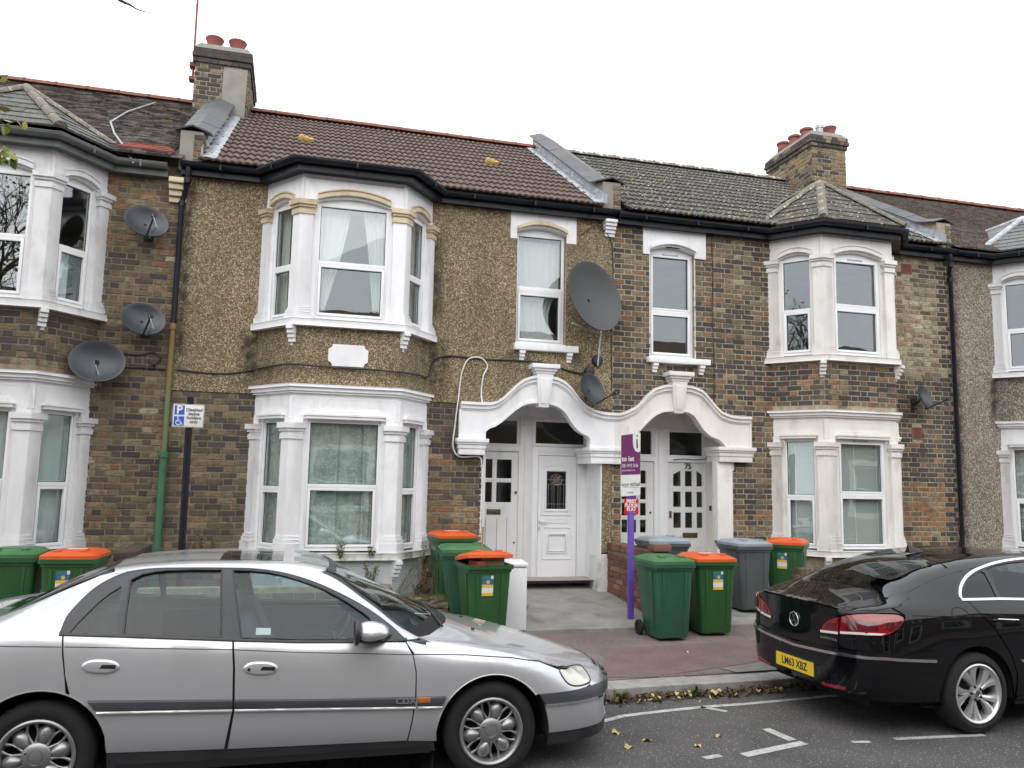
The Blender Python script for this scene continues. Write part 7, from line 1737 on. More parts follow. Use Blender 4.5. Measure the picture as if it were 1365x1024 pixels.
    fin = MB(); fin.add([(5.62 - ox, -.035, 1.372), (5.80 - ox, -.03, 1.384), (5.80 - ox, .03, 1.384), (5.62 - ox, .035, 1.372), (5.625 - ox, -.006, 1.445), (5.66 - ox, -.008, 1.438), (5.66 - ox, .008, 1.438), (5.625 - ox, .006, 1.445)], [(0, 1, 2, 3), (4, 7, 6, 5), (0, 4, 5, 1), (1, 5, 6, 2), (2, 6, 7, 3), (3, 7, 4, 0)]); fin.build('roof_aerial', P, ro, bevel=.008)
    wsn = [(7.045 - ox, 0), (7.025 - ox, .4)] + [(p.x, abs(p.y) - .01) for p in C.rail(5, 7.0 - ox, 7.7 - ox, 12)] + [(7.9 - ox, .4), (7.93 - ox, 0)]
    patch3('windscreen', wsn + [(x, -y) for x, y in reversed(wsn[1:-1])], top, MT['glasscar'], T, sp=.08, thick=.004)
    bh = [(7.94 - ox, 0), (7.9 - ox, .4), (7.75 - ox, .70)] + [(p.x, abs(p.y)) for p in C.rail(4, 7.85 - ox, 9.0 - ox, 14)] + [(9.0 - ox, .3), (9.05 - ox, 0)]
    patch3('bonnet', bh + [(x, -y) for x, y in reversed(bh[1:-1])], top, P, T, sp=.08)
    wrap('front_bumper', lambda u: .60, lambda u: .24, P, 1.0, 1.0, pr=cf, sp=.08)
    Fx = Fr((0, 0, 0), (1, 0, 0), (0, 1, 0)); mb = MB(); mb.box(Fx, 4.6 - ox, 8.9 - ox, -.62, .62, .2, .30); mb.box(Fx, 5.9 - ox, 7.7 - ox, -.83, .83, .2, .3); mb.box(Fx, 4.55 - ox, 5.05 - ox, -.6, .6, .3, .88); mb.box(Fx, 7.8 - ox, 8.8 - ox, -.58, .58, .3, .7); mb.build('underbody', MT['inner'], T)
    mb = MB(); mb.box(Fx, 4.9 - ox, 5.55 - ox, -.6, .6, .86, .9); mb.build('parcel_shelf', MT['inner'], T)
    mb = MB()
    for s in (-1, 1): mb.box(Fx, 5.6 - ox, 7.7 - ox, s * .79 - .02, s * .79 + .02, .3, .98)
    mb.build('door_lining', MT['inner'], T)
    seat(T, 5.70 - ox, 0, 1.25, bench=True); seat(T, 6.75 - ox, -.36); seat(T, 6.75 - ox, .36)
    return T
black_car()

# ------------------------------------------------------------------ wheelie bins
def green(name, c): return pmat(name, c, tuple(x * .8 for x in c), s=4, rough=0.42, bmp=0.05, bs=90, c3=tuple(x * .55 + .02 for x in c), s3=3, lo3=0.55, hi3=0.85, stretch=(1, 1, .5))
MT['bingreen'] = green('green_bin_plastic', (0.02, 0.088, 0.024)); MT['binteal'] = green('blue_green_bin_plastic', (0.022, 0.095, 0.052)); MT['bingrey'] = green('grey_bin_plastic', (0.075, 0.088, 0.092))
MT['lidorange'] = pmat('orange_lid_plastic', (0.62, 0.105, 0.02), (0.55, 0.085, 0.018), s=5, rough=0.4); MT['lidgreen'] = pmat('green_lid_plastic', (0.055, 0.17, 0.06), (0.04, 0.13, 0.045), s=5, rough=0.45)
MT['lidgrey'] = pmat('pale_blue_grey_lid', (0.3, 0.345, 0.38), (0.22, 0.255, 0.285), s=5, rough=0.4); MT['sticker'] = pmat('white_label', (0.72, 0.73, 0.72), (0.62, 0.63, 0.62), s=12, rough=0.4)
MT['stblue'] = pmat('blue_print', (0.03, 0.09, 0.33), rough=.5); MT['stgreen'] = pmat('green_print', (0.03, 0.17, 0.12), rough=.5); MT['styellow'] = pmat('yellow_print', (0.62, 0.42, 0.06), rough=.5); MT['card'] = pmat('brown_cardboard', (0.3, 0.2, 0.12), (0.24, 0.16, 0.09), s=5, rough=.9)
def wheelie_bin(label, x, y, rz, body, lid, sticker=True, ajar=0.0, group=None, notice=True, z=None, bump_strip=False):
    T = thing('wheelie_bin', label, 'wheelie bin', (x, y, gz(y) if z is None else z), rz, group, local=True); T.scale = (.95, .93, .92); B, L = MT[body], MT[lid]
    # tapered tub, ribs left proud on the front
    n = 8; mb = MB()
    def ring(z, w, d0, d1, r=.05):
        pts = []
        for cx, cy, a0 in ((w - r, d1 - r, 0), (-w + r, d1 - r, 90), (-w + r, d0 + r, 180), (w - r, d0 + r, 270)):
            for k in range(4): a = R(a0 + 30 * k); pts.append((cx + r * math.cos(a), cy + r * math.sin(a), z))
        return pts
    lv = [(0.03, .205, -.25, .17), (.06, .215, -.262, .19), (.5, .24, -.275, .26), (.90, .262, -.288, .325), (.915, .262, -.288, .325)]
    rings = [ring(*l) for l in lv]; vs = [p for r in rings for p in r]; N = 16
    mb.add(vs, [(i * N + k, i * N + (k + 1) % N, (i + 1) * N + (k + 1) % N, (i + 1) * N + k) for i in range(len(lv) - 1) for k in range(N)] + [tuple(range(N - 1, -1, -1))])
    t = mb.build('tub', B, T, smooth=35)
    mb = MB()
    for sx in (-1, 1):
        mb.add([(sx * .125, -.250, .09), (sx * .15, -.250, .09), (sx * .17, -.278, .86), (sx * .14, -.278, .86), (sx * .125, -.266, .09), (sx * .15, -.266, .09), (sx * .17, -.300, .86), (sx * .14, -.300, .86)], [(0, 1, 2, 3), (4, 7, 6, 5), (0, 4, 5, 1), (1, 5, 6, 2), (2, 6, 7, 3), (3, 7, 4, 0)])
        mb.add([(sx * .216, -.17, .12), (sx * .216, -.10, .12), (sx * .262, -.12, .86), (sx * .262, -.20, .86), (sx * .228, -.17, .12), (sx * .228, -.10, .12), (sx * .275, -.12, .86), (sx * .275, -.20, .86)], [(0, 1, 2, 3), (4, 7, 6, 5), (0, 4, 5, 1), (1, 5, 6, 2), (2, 6, 7, 3), (3, 7, 4, 0)])
    mb.add([(-.10, -.258, .03), (.10, -.258, .03), (.09, -.285, .055), (-.09, -.285, .055), (-.10, -.2, .03), (.10, -.2, .03), (.09, -.2, .06), (-.09, -.2, .06)], [(0, 1, 2, 3), (4, 7, 6, 5), (0, 4, 5, 1), (1, 5, 6, 2), (2, 6, 7, 3), (3, 7, 4, 0)]); mb.build('tub_rib', B, t, bevel=.006)
    # rolled rim with comb on the front edge
    mb = MB()
    for (z0, z1, e) in ((.88, .915, .012), (.915, .965, .032)):
        o = ring(z0, .262 + e, -.288 - e, .325 + e, .05); o2 = ring(z1, .262 + e, -.288 - e, .325 + e, .05); i1 = ring(z0, .25, -.276, .313, .045); i2 = ring(z1, .25, -.276, .313, .045)
        b = o + o2 + i1 + i2
        mb.add(b, [(k, (k + 1) % N, N + (k + 1) % N, N + k) for k in range(N)] + [(2 * N + k, 3 * N + k, 3 * N + (k + 1) % N, 2 * N + (k + 1) % N) for k in range(N)] + [(N + k, N + (k + 1) % N, 3 * N + (k + 1) % N, 3 * N + k) for k in range(N)] + [(k, 2 * N + k, 2 * N + (k + 1) % N, (k + 1) % N) for k in range(N)])
    mb.build('rim', B, T, smooth=35)
    # lid hinged at the back
    mb = MB(); hz, hy = .99, .36
    def lr(z, w, d0, d1, r): return [Vector(p) for p in ring(z, w, d0, d1, r)]
    prof = [(.962, .285, -.318, .355, .05), (1.0, .285, -.318, .355, .05), (1.012, .270, -.300, .345, .06), (1.035, .235, -.25, .33, .07), (1.05, .17, -.17, .28, .08)]
    rr = [lr(*p) for p in prof]
    def hinge(v):
        v = Vector(v); q = v - Vector((0, hy, hz)); c, s_ = math.cos(-ajar), math.sin(-ajar); return Vector((v.x, hy + q.y * c - q.z * s_, hz + q.y * s_ + q.z * c))
    vs = [hinge(p) for r in rr for p in r]
    mb.add(vs, [(i * N + k, i * N + (k + 1) % N, (i + 1) * N + (k + 1) % N, (i + 1) * N + k) for i in range(len(prof) - 1) for k in range(N)] + [tuple(range((len(prof) - 1) * N, len(prof) * N)), tuple(range(N - 1, -1, -1))])
    ld = mb.build('lid', L, T, smooth=35)
    def hb(mb, x0, x1, y0, y1, z0, z1): 
        P = [hinge(p) for p in ((x0, y0, z0), (x1, y0, z0), (x1, y1, z0), (x0, y1, z0), (x0, y0, z1), (x1, y0, z1), (x1, y1, z1), (x0, y1, z1))]; mb.add(P, [(0, 1, 2, 3), (4, 7, 6, 5), (0, 4, 5, 1), (1, 5, 6, 2), (2, 6, 7, 3), (3, 7, 4, 0)])
    mb = MB(); hb(mb, -.17, -.10, -.24, -.10, 1.02, 1.062); hb(mb, .10, .17, -.24, -.10, 1.02, 1.062); hb(mb, -.10, .10, -.13, -.10, 1.03, 1.058); mb.build('lid_grip', L, ld, bevel=.01)
    if notice:
        mb = MB(); mb.add([hinge(p) for p in ((-.10, -.02, 1.0525), (.10, -.02, 1.0525), (.10, .10, 1.0525), (-.10, .10, 1.0525))], [(0, 1, 2, 3)]); mb.build('lid_notice', MT['sticker'], ld, recalc=False)
    mb = MB(); mb.tube([(-.24, .40, .97), (-.24, .42, .99), (.24, .42, .99), (.24, .40, .97)], .015, 8)
    for sx in (-.24, 0, .24): mb.box(Fr((sx, 0, 0), (1, 0, 0), (0, 1, 0)), -.02, .02, .33, .42, .955, 1.0)
    mb.build('handle', B, T, smooth=40)
    mb = MB(); mb.tube([(-.26, .20, .10), (.26, .20, .10)], .012, 8); mb.build('axle', MT['steel'], T)
    for sx in (-1, 1):
        mb = MB(); mb.lathe([(0, -.025), (.06, -.025), (.095, -.022), (.1, -.012), (.1, .012), (.095, .022), (.06, .024), (.05, .012), (0, .012)], (sx * .262, .20, .10), (sx, 0, 0), 20); mb.build('wheel', MT['tyre'], T, smooth=40)
    if sticker:
        F = Fr((-.03 if sticker == 1 else sticker, 0, 0), (1, 0, 0), (0, -1, 0)); y0 = .300
        def pl(name, x0, x1, z0, z1, m, d, par):
            mb = MB(); sl = lambda z: .2865 + (z - .6) * .031
            mb.add([F.P(x0, sl(z0) + d, z0), F.P(x1, sl(z0) + d, z0), F.P(x1, sl(z1) + d, z1), F.P(x0, sl(z1) + d, z1)], [(0, 1, 2, 3)]); return mb.build(name, MT[m], par, recalc=False)
        st = pl('sticker', -.07, .07, .60, .84, 'sticker', .0, T); pl('sticker_print', -.07, .07, .735, .80, 'stblue', .0012, st); pl('sticker_print', -.07, .04, .80, .84, 'stgreen', .0012, st)
        pl('sticker_print', -.07, .07, .60, .638, 'styellow', .0012, st); pl('sticker_print', -.07, .07, .70, .735, 'styellow', .0012, st); pl('sticker_print', -.012, .022, .745, .785, 'styellow', .002, st); pl('sticker_print', -.055, -.02, .75, .78, 'stgreen', .002, st); pl('sticker_print', .03, .06, .75, .78, 'stgreen', .002, st)
    return T
GB = 'wheelie bins in front of the houses'
wheelie_bin('green-lidded green wheelie bin beside an orange-lidded one at the left edge', -2.80, -1.9, R(4), 'bingreen', 'lidgreen', sticker=False, group=GB, notice=False)
wheelie_bin('orange-lidded green wheelie bin behind the back of the silver car', -2.20, -2.0, R(-3), 'bingreen', 'lidorange', group=GB)
wheelie_bin('orange-lidded wheelie bin hidden up to its lid behind a green-lidded bin', 2.12, -.58, R(6), 'bingreen', 'lidorange', group=GB, sticker=False)
wheelie_bin('green-lidded wheelie bin turned sideways beside the ground-floor bay of the pebbledash house', 2.08, -1.70, R(84), 'binteal', 'lidgreen', sticker=False, group=GB, notice=False)
eb = wheelie_bin('overfull orange-lidded wheelie bin with its lid ajar beside the white fridge', 2.15, -2.38, R(3), 'bingreen', 'lidorange', ajar=0.14, group=GB, notice=False)
mb = MB(); mb.box(Fr((0, 0, 0), (1, 0, 0), (0, 1, 0)), -.08, .2, -.2, .1, .86, 1.045); mb.build('cardboard_waste', MT['card'], eb, bevel=.004); mb = MB(); mb.box(Fr((0, 0, 0), (1, .3, 0), (-.3, 1, 0)), -.22, -.10, -.22, .0, .85, 1.01); mb.build('red_waste', pmat('red_rubbish', (0.3, 0.05, 0.03), rough=.6), eb, bevel=.01); mb = MB(); mb.tube([(.0, .12, .9), (.02, .14, 1.40)], .014, 6); mb.build('broom_stick', MT['card'], eb)
wheelie_bin('green wheelie bin with a green lid beside the purple to-let post', 4.40, -2.42, R(1), 'binteal', 'lidgreen', sticker=False, group=GB, notice=False)
wheelie_bin('orange-lidded green wheelie bin with sticker standing right of a green-lidded bin on the pavement', 5.07, -2.24, R(-1), 'bingreen', 'lidorange', group=GB, sticker=.01)
wheelie_bin('pale-lidded wheelie bin mostly hidden behind the red brick dividing wall', 5.05, -1.05, R(88), 'bingrey', 'lidgrey', sticker=False, group=GB, notice=False)
wheelie_bin('dark grey wheelie bin with a pale grey lid beside the cream porch', 6.19, -1.28, R(2), 'bingrey', 'lidgrey', sticker=False, group=GB, notice=False)
wheelie_bin('orange-lidded green wheelie bin turned cornerwise at the end of the low brick wall', 6.93, -1.18, R(-42), 'bingreen', 'lidorange', group=GB, notice=False)
# white fridge
FZ = thing('fridge', 'white under-counter fridge dumped beside the overfull orange-lidded bin', 'fridge', (2.54, -1.80, gz(-1.9) - .03), rz=R(-7), local=True); F = Fr((0, 0, 0), (1, 0, 0), (0, -1, 0))
mb = MB(); mb.box(F, -.25, .25, -.26, .22, .02, .77); mb.build('cabinet', MT['upvc'], FZ, bevel=.006); mb = MB(); mb.box(F, -.25, .25, .225, .26, .03, .765); fd_ = mb.build('fridge_door', MT['upvc'], FZ, bevel=.01)
mb = MB(); mb.box(F, -.265, .265, -.28, .275, .775, .815); mb.build('worktop', MT['upvc'], FZ, bevel=.012); mb = MB(); mb.box(F, -.06, .02, .262, .272, .69, .705); mb.build('fridge_handle', MT['trim'], fd_, bevel=.004)

# ------------------------------------------------------------------ garden walls
def low_wall(name, label, F, L, h, z0, colfn, mort, th=0.2, seed=0, coping=True, cat='wall', loc=None):
    T = thing(name, label, cat, loc or F.P(L / 2, -th / 2, z0)); mb = MB(); top = z0 + h - (.11 if coping else 0)
    mb.box(F, 0.004, L - .004, -th + .004, -.004, z0 - .05, top); c = mb.build('wall_core', MT[mort], T)
    B = Bricks(); full = lambda L_: (lambda z: [(0, L_)])
    P0, P1, P2 = F.P(0, 0, 0), F.P(L, 0, 0), F.P(L, -th, 0)
    B.wall(F, 0, L, z0, top, full(L), colfn, seed=seed, bond='stretcher'); B.wall(Fr(P2, -F.e, -F.n), 0, L, z0, top, full(L), colfn, seed=seed + 1, bond='stretcher')
    B.wall(Fr(F.P(0, -th, 0), F.n, -F.e), 0, th, z0, top, full(th), colfn, seed=seed + 2, bond='stretcher'); B.wall(Fr(P1, -F.n, F.e), 0, th, z0, top, full(th), colfn, seed=seed + 3, bond='stretcher')
    B.flush(c)
    if coping:
        r = random.Random(seed); s = 0.0; me = MB(); me.box(Fr((0, 0, 0), (1, 0, 0), (0, -1, 0)), 0, .066, -th - .012, .012, 0, .106); bm_ = me.mesh('brick', MT['brick1'], bevel=.006)
        while s < L - .03:
            o = part('brick', bm_, c, F.P(s, 0, top + r.uniform(.0, .006)), (r.uniform(-.02, .02), r.uniform(-.04, .04), math.atan2(F.e.y, F.e.x) + r.uniform(-.02, .02)), None, colfn(s, 1, r, 's')); s += .078
    return T
WL = low_wall('garden_wall', 'low red brick dividing wall with brick-on-edge coping behind the purple post', Fr((4.62, -.03, 0), (0, -1, 0), (-1, 0, 0)), 1.66, .87, .21, colred, 'mortar1', seed=41)
mb = MB(); mb.box(F0, 4.60, 4.84, 1.50, 1.72, 1.085, 1.175); mb.build('loose_brick', pmat('worn_brick', (0.2, 0.1, 0.07), (0.14, 0.08, 0.06), s=8, rough=.9, bmp=.4), WL, bevel=.01)
low_wall('garden_wall', 'low brown brick garden wall with upright coping bricks beside the black car', Fr((6.84, -1.62, 0), (1, 0, 0), (0, -1, 0)), 1.9, .60, .24, colold, 'mortar1', seed=44)
low_wall('garden_wall', 'front garden wall of old brick seen through the silver car windows', Fr((-1.6, -1.9, 0), (1, 0, 0), (0, -1, 0)), 2.35, .52, .2, lambda x, z, r, k: pick(r, (3, (0.24, 0.2, 0.17)), (2, (0.17, 0.14, 0.115)), (1, (0.2, 0.12, 0.09))), 'mortarpale' if 'mortarpale' in MT else 'mortar3', seed=47, coping=False)
low_wall('garden_wall', 'dark low brick wall behind the orange-lidded bin at left', Fr((-1.93, -.3, 0), (0, -1, 0), (-1, 0, 0)), 1.2, .78, .3, lambda x, z, r, k: pick(r, (2, BLACK), (2, (0.09, 0.055, 0.045))), 'mortar1', seed=49)
MT['stone'] = pmat('mossy_stone', (0.19, 0.165, 0.12), (0.11, 0.1, 0.06), s=9, rough=.95, bmp=.8, bs=25, bd=.02, c3=(0.09, 0.1, 0.03), s3=4, lo3=.5, hi3=.7)
def rough_block(name, mb, x0, x1, y0, y1, z0, z1, parent, seed, m='stone'):
    r = random.Random(seed); mb = MB(); nx = max(2, int((x1 - x0) / .1)); J = lambda: r.uniform(-.012, .012)
    mb.box(Fr((0, 0, 0), (1, 0, 0), (0, 1, 0)), x0, x1, y0, y1, z0, z1); o = mb.build(name, MT[m], parent)
    bm = bmesh.new(); bm.from_mesh(o.data); bmesh.ops.subdivide_edges(bm, edges=bm.edges, cuts=3, use_grid_fill=True)
    for v in bm.verts: v.co += Vector((J(), J(), J()))
    bm.to_mesh(o.data); bm.free(); return o
RB = thing('broken_coping', 'broken slab of coping stone lying on the end of the old front wall', 'stone', (.95, -1.75, .55)); rough_block('coping_slab', None, .72, 1.17, -1.95, -1.6, .53, .70, RB, 3); rough_block('slab_chip', None, 1.16, 1.36, -1.9, -1.65, .47, .54, RB, 4); rough_block('rubble', None, .74, 1.2, -1.95, -1.6, .2, .5, RB, 8)
PLT = thing('stone_planter', 'mossy stone planter edge left of the green bins', 'planter', (1.6, -1.65, .2))
for i, (a, b, c, d) in enumerate([(1.27, 1.52, .45, .56), (1.53, 1.85, .44, .55), (1.25, 1.85, .31, .43)]): rough_block('stone', None, a, b, -1.85, -1.55, c, d, PLT, 5 + i)
rough_block('dark_gap_block', None, 1.3, 1.85, -1.8, -1.5, .18, .30, PLT, 9, 'inner')  # near-black block: shade of the gap under the stones, put in as colour
mb = MB(); r = random.Random(4)
for i in range(500):
    x, y = r.uniform(1.25, 1.86), r.uniform(-1.85, -1.5); h = r.uniform(.02, .07); mb.add([(x, y, .545), (x + .006, y, .545), (x + r.uniform(-.03, .03), y + r.uniform(-.03, .03), .545 + h)], [(0, 1, 2)])
MT['moss'] = pmat('moss_green', (0.12, 0.13, 0.03), (0.075, 0.085, 0.025), s=20, rough=.9); MT['weed'] = pmat('weed_leaf', (0.13, 0.165, 0.05), (0.2, 0.19, 0.07), s=9, rough=.7); MT['drystem'] = pmat('dry_stem', (0.2, 0.15, 0.09), (0.13, 0.1, 0.06), s=20, rough=.9); MT['weeddk'] = pmat('dark_weed_leaf', (0.05, 0.085, 0.035), (0.08, 0.11, 0.045), s=9, rough=.7)
mb.build('moss', MT['moss'], PLT, recalc=False, kind='stuff')
def weed(label, x, y, z, h, n, spread, seed, leafm='weed', lean=0.0, leaves=26, lsz=.05):
    T = thing('weed', label, 'weed', (x, y, z)); r = random.Random(seed); st = MB(); lf = MB()
    for i in range(n):
        a = r.uniform(0, 6.28); sp = r.uniform(.2, 1) * spread; b = Vector((x + r.uniform(-.04, .04), y + r.uniform(-.03, .03), z)); e = b + Vector((math.cos(a) * sp + lean, math.sin(a) * sp * .5 - .02, h * r.uniform(.6, 1))); m = (b + e) / 2 + Vector((r.uniform(-.03, .03), 0, h * .08))
        pts = [b, (b * .55 + m * .45), m, (m + e) / 2 + Vector((0, 0, .01)), e]; st.tube(pts, [.006, .005, .004, .003, .0015], 5)
        for k in range(leaves):
            t = r.uniform(.15, 1); q = b + (e - b) * t + Vector((0, 0, h * .08 * math.sin(t * 3.14))); d = Vector((r.uniform(-1, 1), r.uniform(-1, .6), r.uniform(-.4, .8))).normalized(); L = lsz * r.uniform(.5, 1.3); w = d.cross(Vector((0, .3, 1))).normalized() * L * .17
            lf.add([q, q + d * L * .5 + w, q + d * L, q + d * L * .5 - w], [(0, 1, 2, 3)])
    st.build('stem', MT['drystem'], T, kind='stuff'); lf.build('leaves', MT[leafm], T, recalc=False, kind='stuff'); return T
weed('leafy weed against the white plinth below the ground bay', 1.0, -.78, .42, .52, 9, .16, 1, leaves=30)
weed('dry leaning weed stalk beside the stone planter', 1.3, -1.2, .5, .55, 4, .06, 2, lean=.32, leaves=45, lsz=.035)
weed('tall thin weed growing between bay and green bins', 1.62, -1.0, .4, .85, 5, .1, 3, lean=.1)
weed('short dark weed in the stone planter', 1.52, -1.6, .55, .2, 7, .1, 4, 'weeddk'); weed('dried brown weed beside the green bins', 1.74, -1.45, .5, .48, 6, .06, 5, leaves=40, lsz=.03)
weed('weed growing from the sill under the bay window', .62, -.75, .93, .22, 5, .1, 6); weed('wispy weed in front of the bay sill', 1.02, -.76, .95, .16, 4, .09, 7); weed('bushy weed against the brick wall left of the bay', -1.05, -.2, .7, .55, 14, .3, 8, leaves=34)
weed('wispy weed in front of the brick wall behind the sign post', -1.35, -.25, .6, .5, 8, .15, 11, leaves=24); weed('small green weed on the pavement edge beside the orange-lidded bin', 5.45, -2.05, .16, .13, 9, .09, 9, 'moss', leaves=14); weed('grass tuft in the gutter in front of the silver car', 2.95, -4.52, 0.0, .1, 12, .09, 10, 'moss', leaves=16)
weed('grass tuft in the gutter beside the white tick mark', 3.75, -4.45, 0.0, .08, 8, .06, 12, 'weeddk', leaves=12); weed('moss and weeds in the forecourt joint beside the fridge', 2.95, -1.1, .27, .07, 14, .16, 13, 'moss', leaves=10)

# ------------------------------------------------------------------ satellite dishes, cables, boxes
def dish(label, P, d, w, h, mat='dish', arm=True, seed=0, tilt=0.0):
    T = thing('satellite_dish', label, 'satellite dish', P, group='satellite dishes on the walls'); P = Vector(P); d = Vector(d).normalized(); ex = Vector((0, 0, 1)).cross(d).normalized() * -1; ez = ex.cross(d) * 1
    if ez.z < 0: ez = -ez
    mb = MB(); n, m = 32, 8; dep = .16 * w
    def q(r, k, back=0): a = k * 6.28319 / n; return P + ex * (math.cos(a) * r * w / 2) + ez * (math.sin(a) * r * h / 2) + d * (dep * (r * r - .6) - back)
    vs = [q(0, 0)] + [q((j + 1) / m, k) for j in range(m) for k in range(n)] + [q(1.03, k, .004) for k in range(n)] + [q(1.03, k, .022) for k in range(n)]
    fs = [(0, 1 + k, 1 + (k + 1) % n) for k in range(n)]
    for j in range(m + 1): fs += [(1 + j * n + k, 1 + (j + 1) * n + k, 1 + (j + 1) * n + (k + 1) % n, 1 + j * n + (k + 1) % n) for k in range(n)]
    mb.add(vs, fs); mb.build('reflector', MT[mat], T, smooth=60, recalc=False)
    back = Vector((P.x, -.02, P.z - h * .25)); mb = MB(); mb.tube([P - d * dep * .5, P - d * (dep * .5 + .06) - Vector((0, 0, h * .1)), back], .018, 8); mb.box(F0, back.x - .06, back.x + .06, 0, .02, back.z - .09, back.z + .09); mb.build('wall_bracket', MT['black'], T)
    if arm:
        a = P - ez * h * .5; e = a + d * (w * .75) + ez * h * .1; mb = MB(); mb.tube([a - d * .05, e], .012, 8); mb.build('feed_arm', MT['black'], T)
        mb = MB(); mb.lathe([(0, -.05), (.022, -.05), (.022, 0), (.032, .0), (.032, .03), (0, .035)], e, (P - e), 12); lnb = mb.build('receiver_head', MT['black'], T); mb = MB(); mb.lathe([(0, .037), (.026, .036)], e, (P - e), 12); mb.build('receiver_cap', MT['sticker'], lnb)
        mb = MB()
        for k in range(3): mb.tube([e + d * .03 + ex * (.015 * k), e + d * .03 + Vector((.02 * k, 0, -.13 - .02 * k)), e - d * .15 + Vector((0, 0, -.17)), Vector((back.x + .02 * k, -.015, back.z - .05))], .005, 5)
        mb.build('feed_cable', MT['steel'], T, smooth=60)
    return T
dd = (.36, -.88, .36)
dish('topmost of the three grey satellite dishes on the left brown brick house', (-2.09, -.25, 5.30), dd, .54, .46); dish('middle grey satellite dish of three beside the rusty drainpipe', (-2.04, -.25, 3.98), dd, .54, .46); dish('lowest dark satellite dish of three above the left ground-floor bay', (-2.53, -.3, 3.38), (.2, -.93, .30), .64, .56)
big = dish('large grey mesh satellite dish on the pebbledash between two upper windows', (4.24, -.30, 4.77), (.36, -.90, .22), 1.02, 1.10, 'dishmesh', arm=False)
mb = MB(); mb.tube([(4.46, -.12, 4.42), (4.40, -.12, 3.75)], .012, 6); mb.tube([(4.46, -.1, 4.25), (3.80, -.62, 4.28)], .014, 6); mb.box(F0, 4.16, 4.32, .02, .05, 4.66, 4.98); mb.build('mast_arm', MT['steel'], big)
dish('small dark satellite dish sitting on top of the scalloped white porch', (4.24, -.28, 3.36), (.52, -.82, .28), .54, .50); dish('small dark satellite dish on the brick wall beside the right drainpipe', (10.28, -.25, 3.52), (.42, -.86, .28), .46, .40)
def cable(label, pts, r, m='black', name='wall_cable', cat='cable'):
    p = catmull(pts, 8); mb = MB(); mb.tube(p, r, 6); o = mb.build(name, MT[m], None, smooth=60); return tag(o, label, cat)
cable('black cable clipped along the left brown brick house', [(-5.6, -.03, 3.40), (-4.2, -.03, 3.38), (-3.4, -.03, 3.36), (-2.68, -.03, 3.34), (-2.2, -.035, 3.37), (-1.75, -.03, 3.37)], .012)
cable('black cable sagging along the pebbledash and across its bay', [(-1.6, -.035, 3.37), (-1.2, -.035, 3.345), (-.9, -.035, 3.36), (-.62, -.05, 3.42), (-.35, -.4, 3.44), (-.09, -.70, 3.44), (.3, -.70, 3.43), (.9, -.70, 3.42), (1.31, -.69, 3.41), (1.6, -.36, 3.43), (1.80, -.06, 3.46), (1.88, -.04, 3.70), (2.05, -.04, 3.77), (2.6, -.04, 3.76), (3.2, -.04, 3.77), (3.6, -.04, 3.75), (3.95, -.04, 3.66), (4.2, -.05, 3.62)], .014)
cable('white looped cable hanging on the pebbledash left of the porch', [(2.62, -.13, 3.05), (2.60, -.05, 3.2), (2.62, -.05, 3.5), (2.68, -.05, 3.66), (2.58, -.05, 3.77), (2.40, -.05, 3.75), (2.30, -.05, 3.55), (2.26, -.05, 3.2), (2.22, -.05, 2.8), (2.20, -.06, 2.42), (2.28, -.06, 2.31), (2.60, -.05, 2.30), (2.63, -.05, 2.2), (2.63, -.05, 1.2)], .011, 'upvc')
cable('thin black cable hanging down the brick wall right of the upper window', [(6.42, -.02, 6.05), (6.43, -.02, 5.4), (6.42, -.02, 4.6), (6.44, -.02, 3.8), (6.43, -.02, 3.24)], .008); cable('thin black cable looping from the white corbel down the party wall', [(4.15, -.05, 5.82), (4.25, -.06, 5.90), (4.4, -.06, 5.98), (4.62, -.05, 5.80), (4.68, -.03, 5.4), (4.66, -.03, 4.4), (4.67, -.03, 3.3)], .007)
cable('black cable loop on the brick wall below the middle satellite dish', [(-2.45, -.03, 3.58), (-2.1, -.03, 3.54), (-1.9, -.03, 3.58), (-1.82, -.03, 3.5), (-1.9, -.03, 3.42), (-1.97, -.03, 3.48)], .010)
def jbox(label, x, z, r):
    mb = MB(); mb.lathe([(0, .09), (r * .8, .085), (r, .06), (r, 0)], (x, -.01, z), (0, -1, 0), 20); o = mb.build('junction_box', MT['black'], None, smooth=40); tag(o, label, 'junction box', 'black junction boxes')
jbox('upper round black junction box under the large mesh dish', 4.42, 3.84, .085); jbox('lower round black junction box directly above the small porch dish', 4.29, 3.66, .085)

# ------------------------------------------------------------------ street signs
S = thing('parking_sign', 'disabled badge holders parking sign on a black post behind the silver car', 'sign', (-1.30, -.75, gz(-.75)))
mb = MB(); mb.tube([(-1.30, -.75, .2), (-1.325, -.75, 2.92)], .042, 16); mb.lathe([(0, .02), (.043, .02), (.043, 0)], (-1.325, -.75, 2.92), (0, 0, 1), 16); mb.build('post', MT['blackpaint'], S, smooth=40)
x0, x1, z0, z1 = -1.515, -1.145, 2.555, 2.845; yp = -.80
mb = MB(); mb.box(F0, x0, x1, .797, .801, z0, z1); pl = mb.build('sign_plate', MT['sticker'], S, bevel=.001); mb = MB()
for bx in ((x0 + .004, x1 - .004, z1 - .008, z1 - .004), (x0 + .004, x1 - .004, z0 + .004, z0 + .008), (x0 + .004, x0 + .008, z0 + .008, z1 - .008), (x1 - .008, x1 - .004, z0 + .008, z1 - .008)): mb.box(F0, bx[0], bx[1], .8012, .8018, bx[2], bx[3])
mb.build('sign_border', MT['black'], pl)
MT['signblue'] = pmat('traffic_blue', (0.02, 0.1, 0.5), rough=.35)
for za, zb in ((z0 + .155, z1 - .018), (z0 + .018, z0 + .135)):
    mb = MB(); mb.box(F0, x0 + .02, x0 + .138, .8012, .8018, za, zb); mb.build('blue_panel', MT['signblue'], pl)
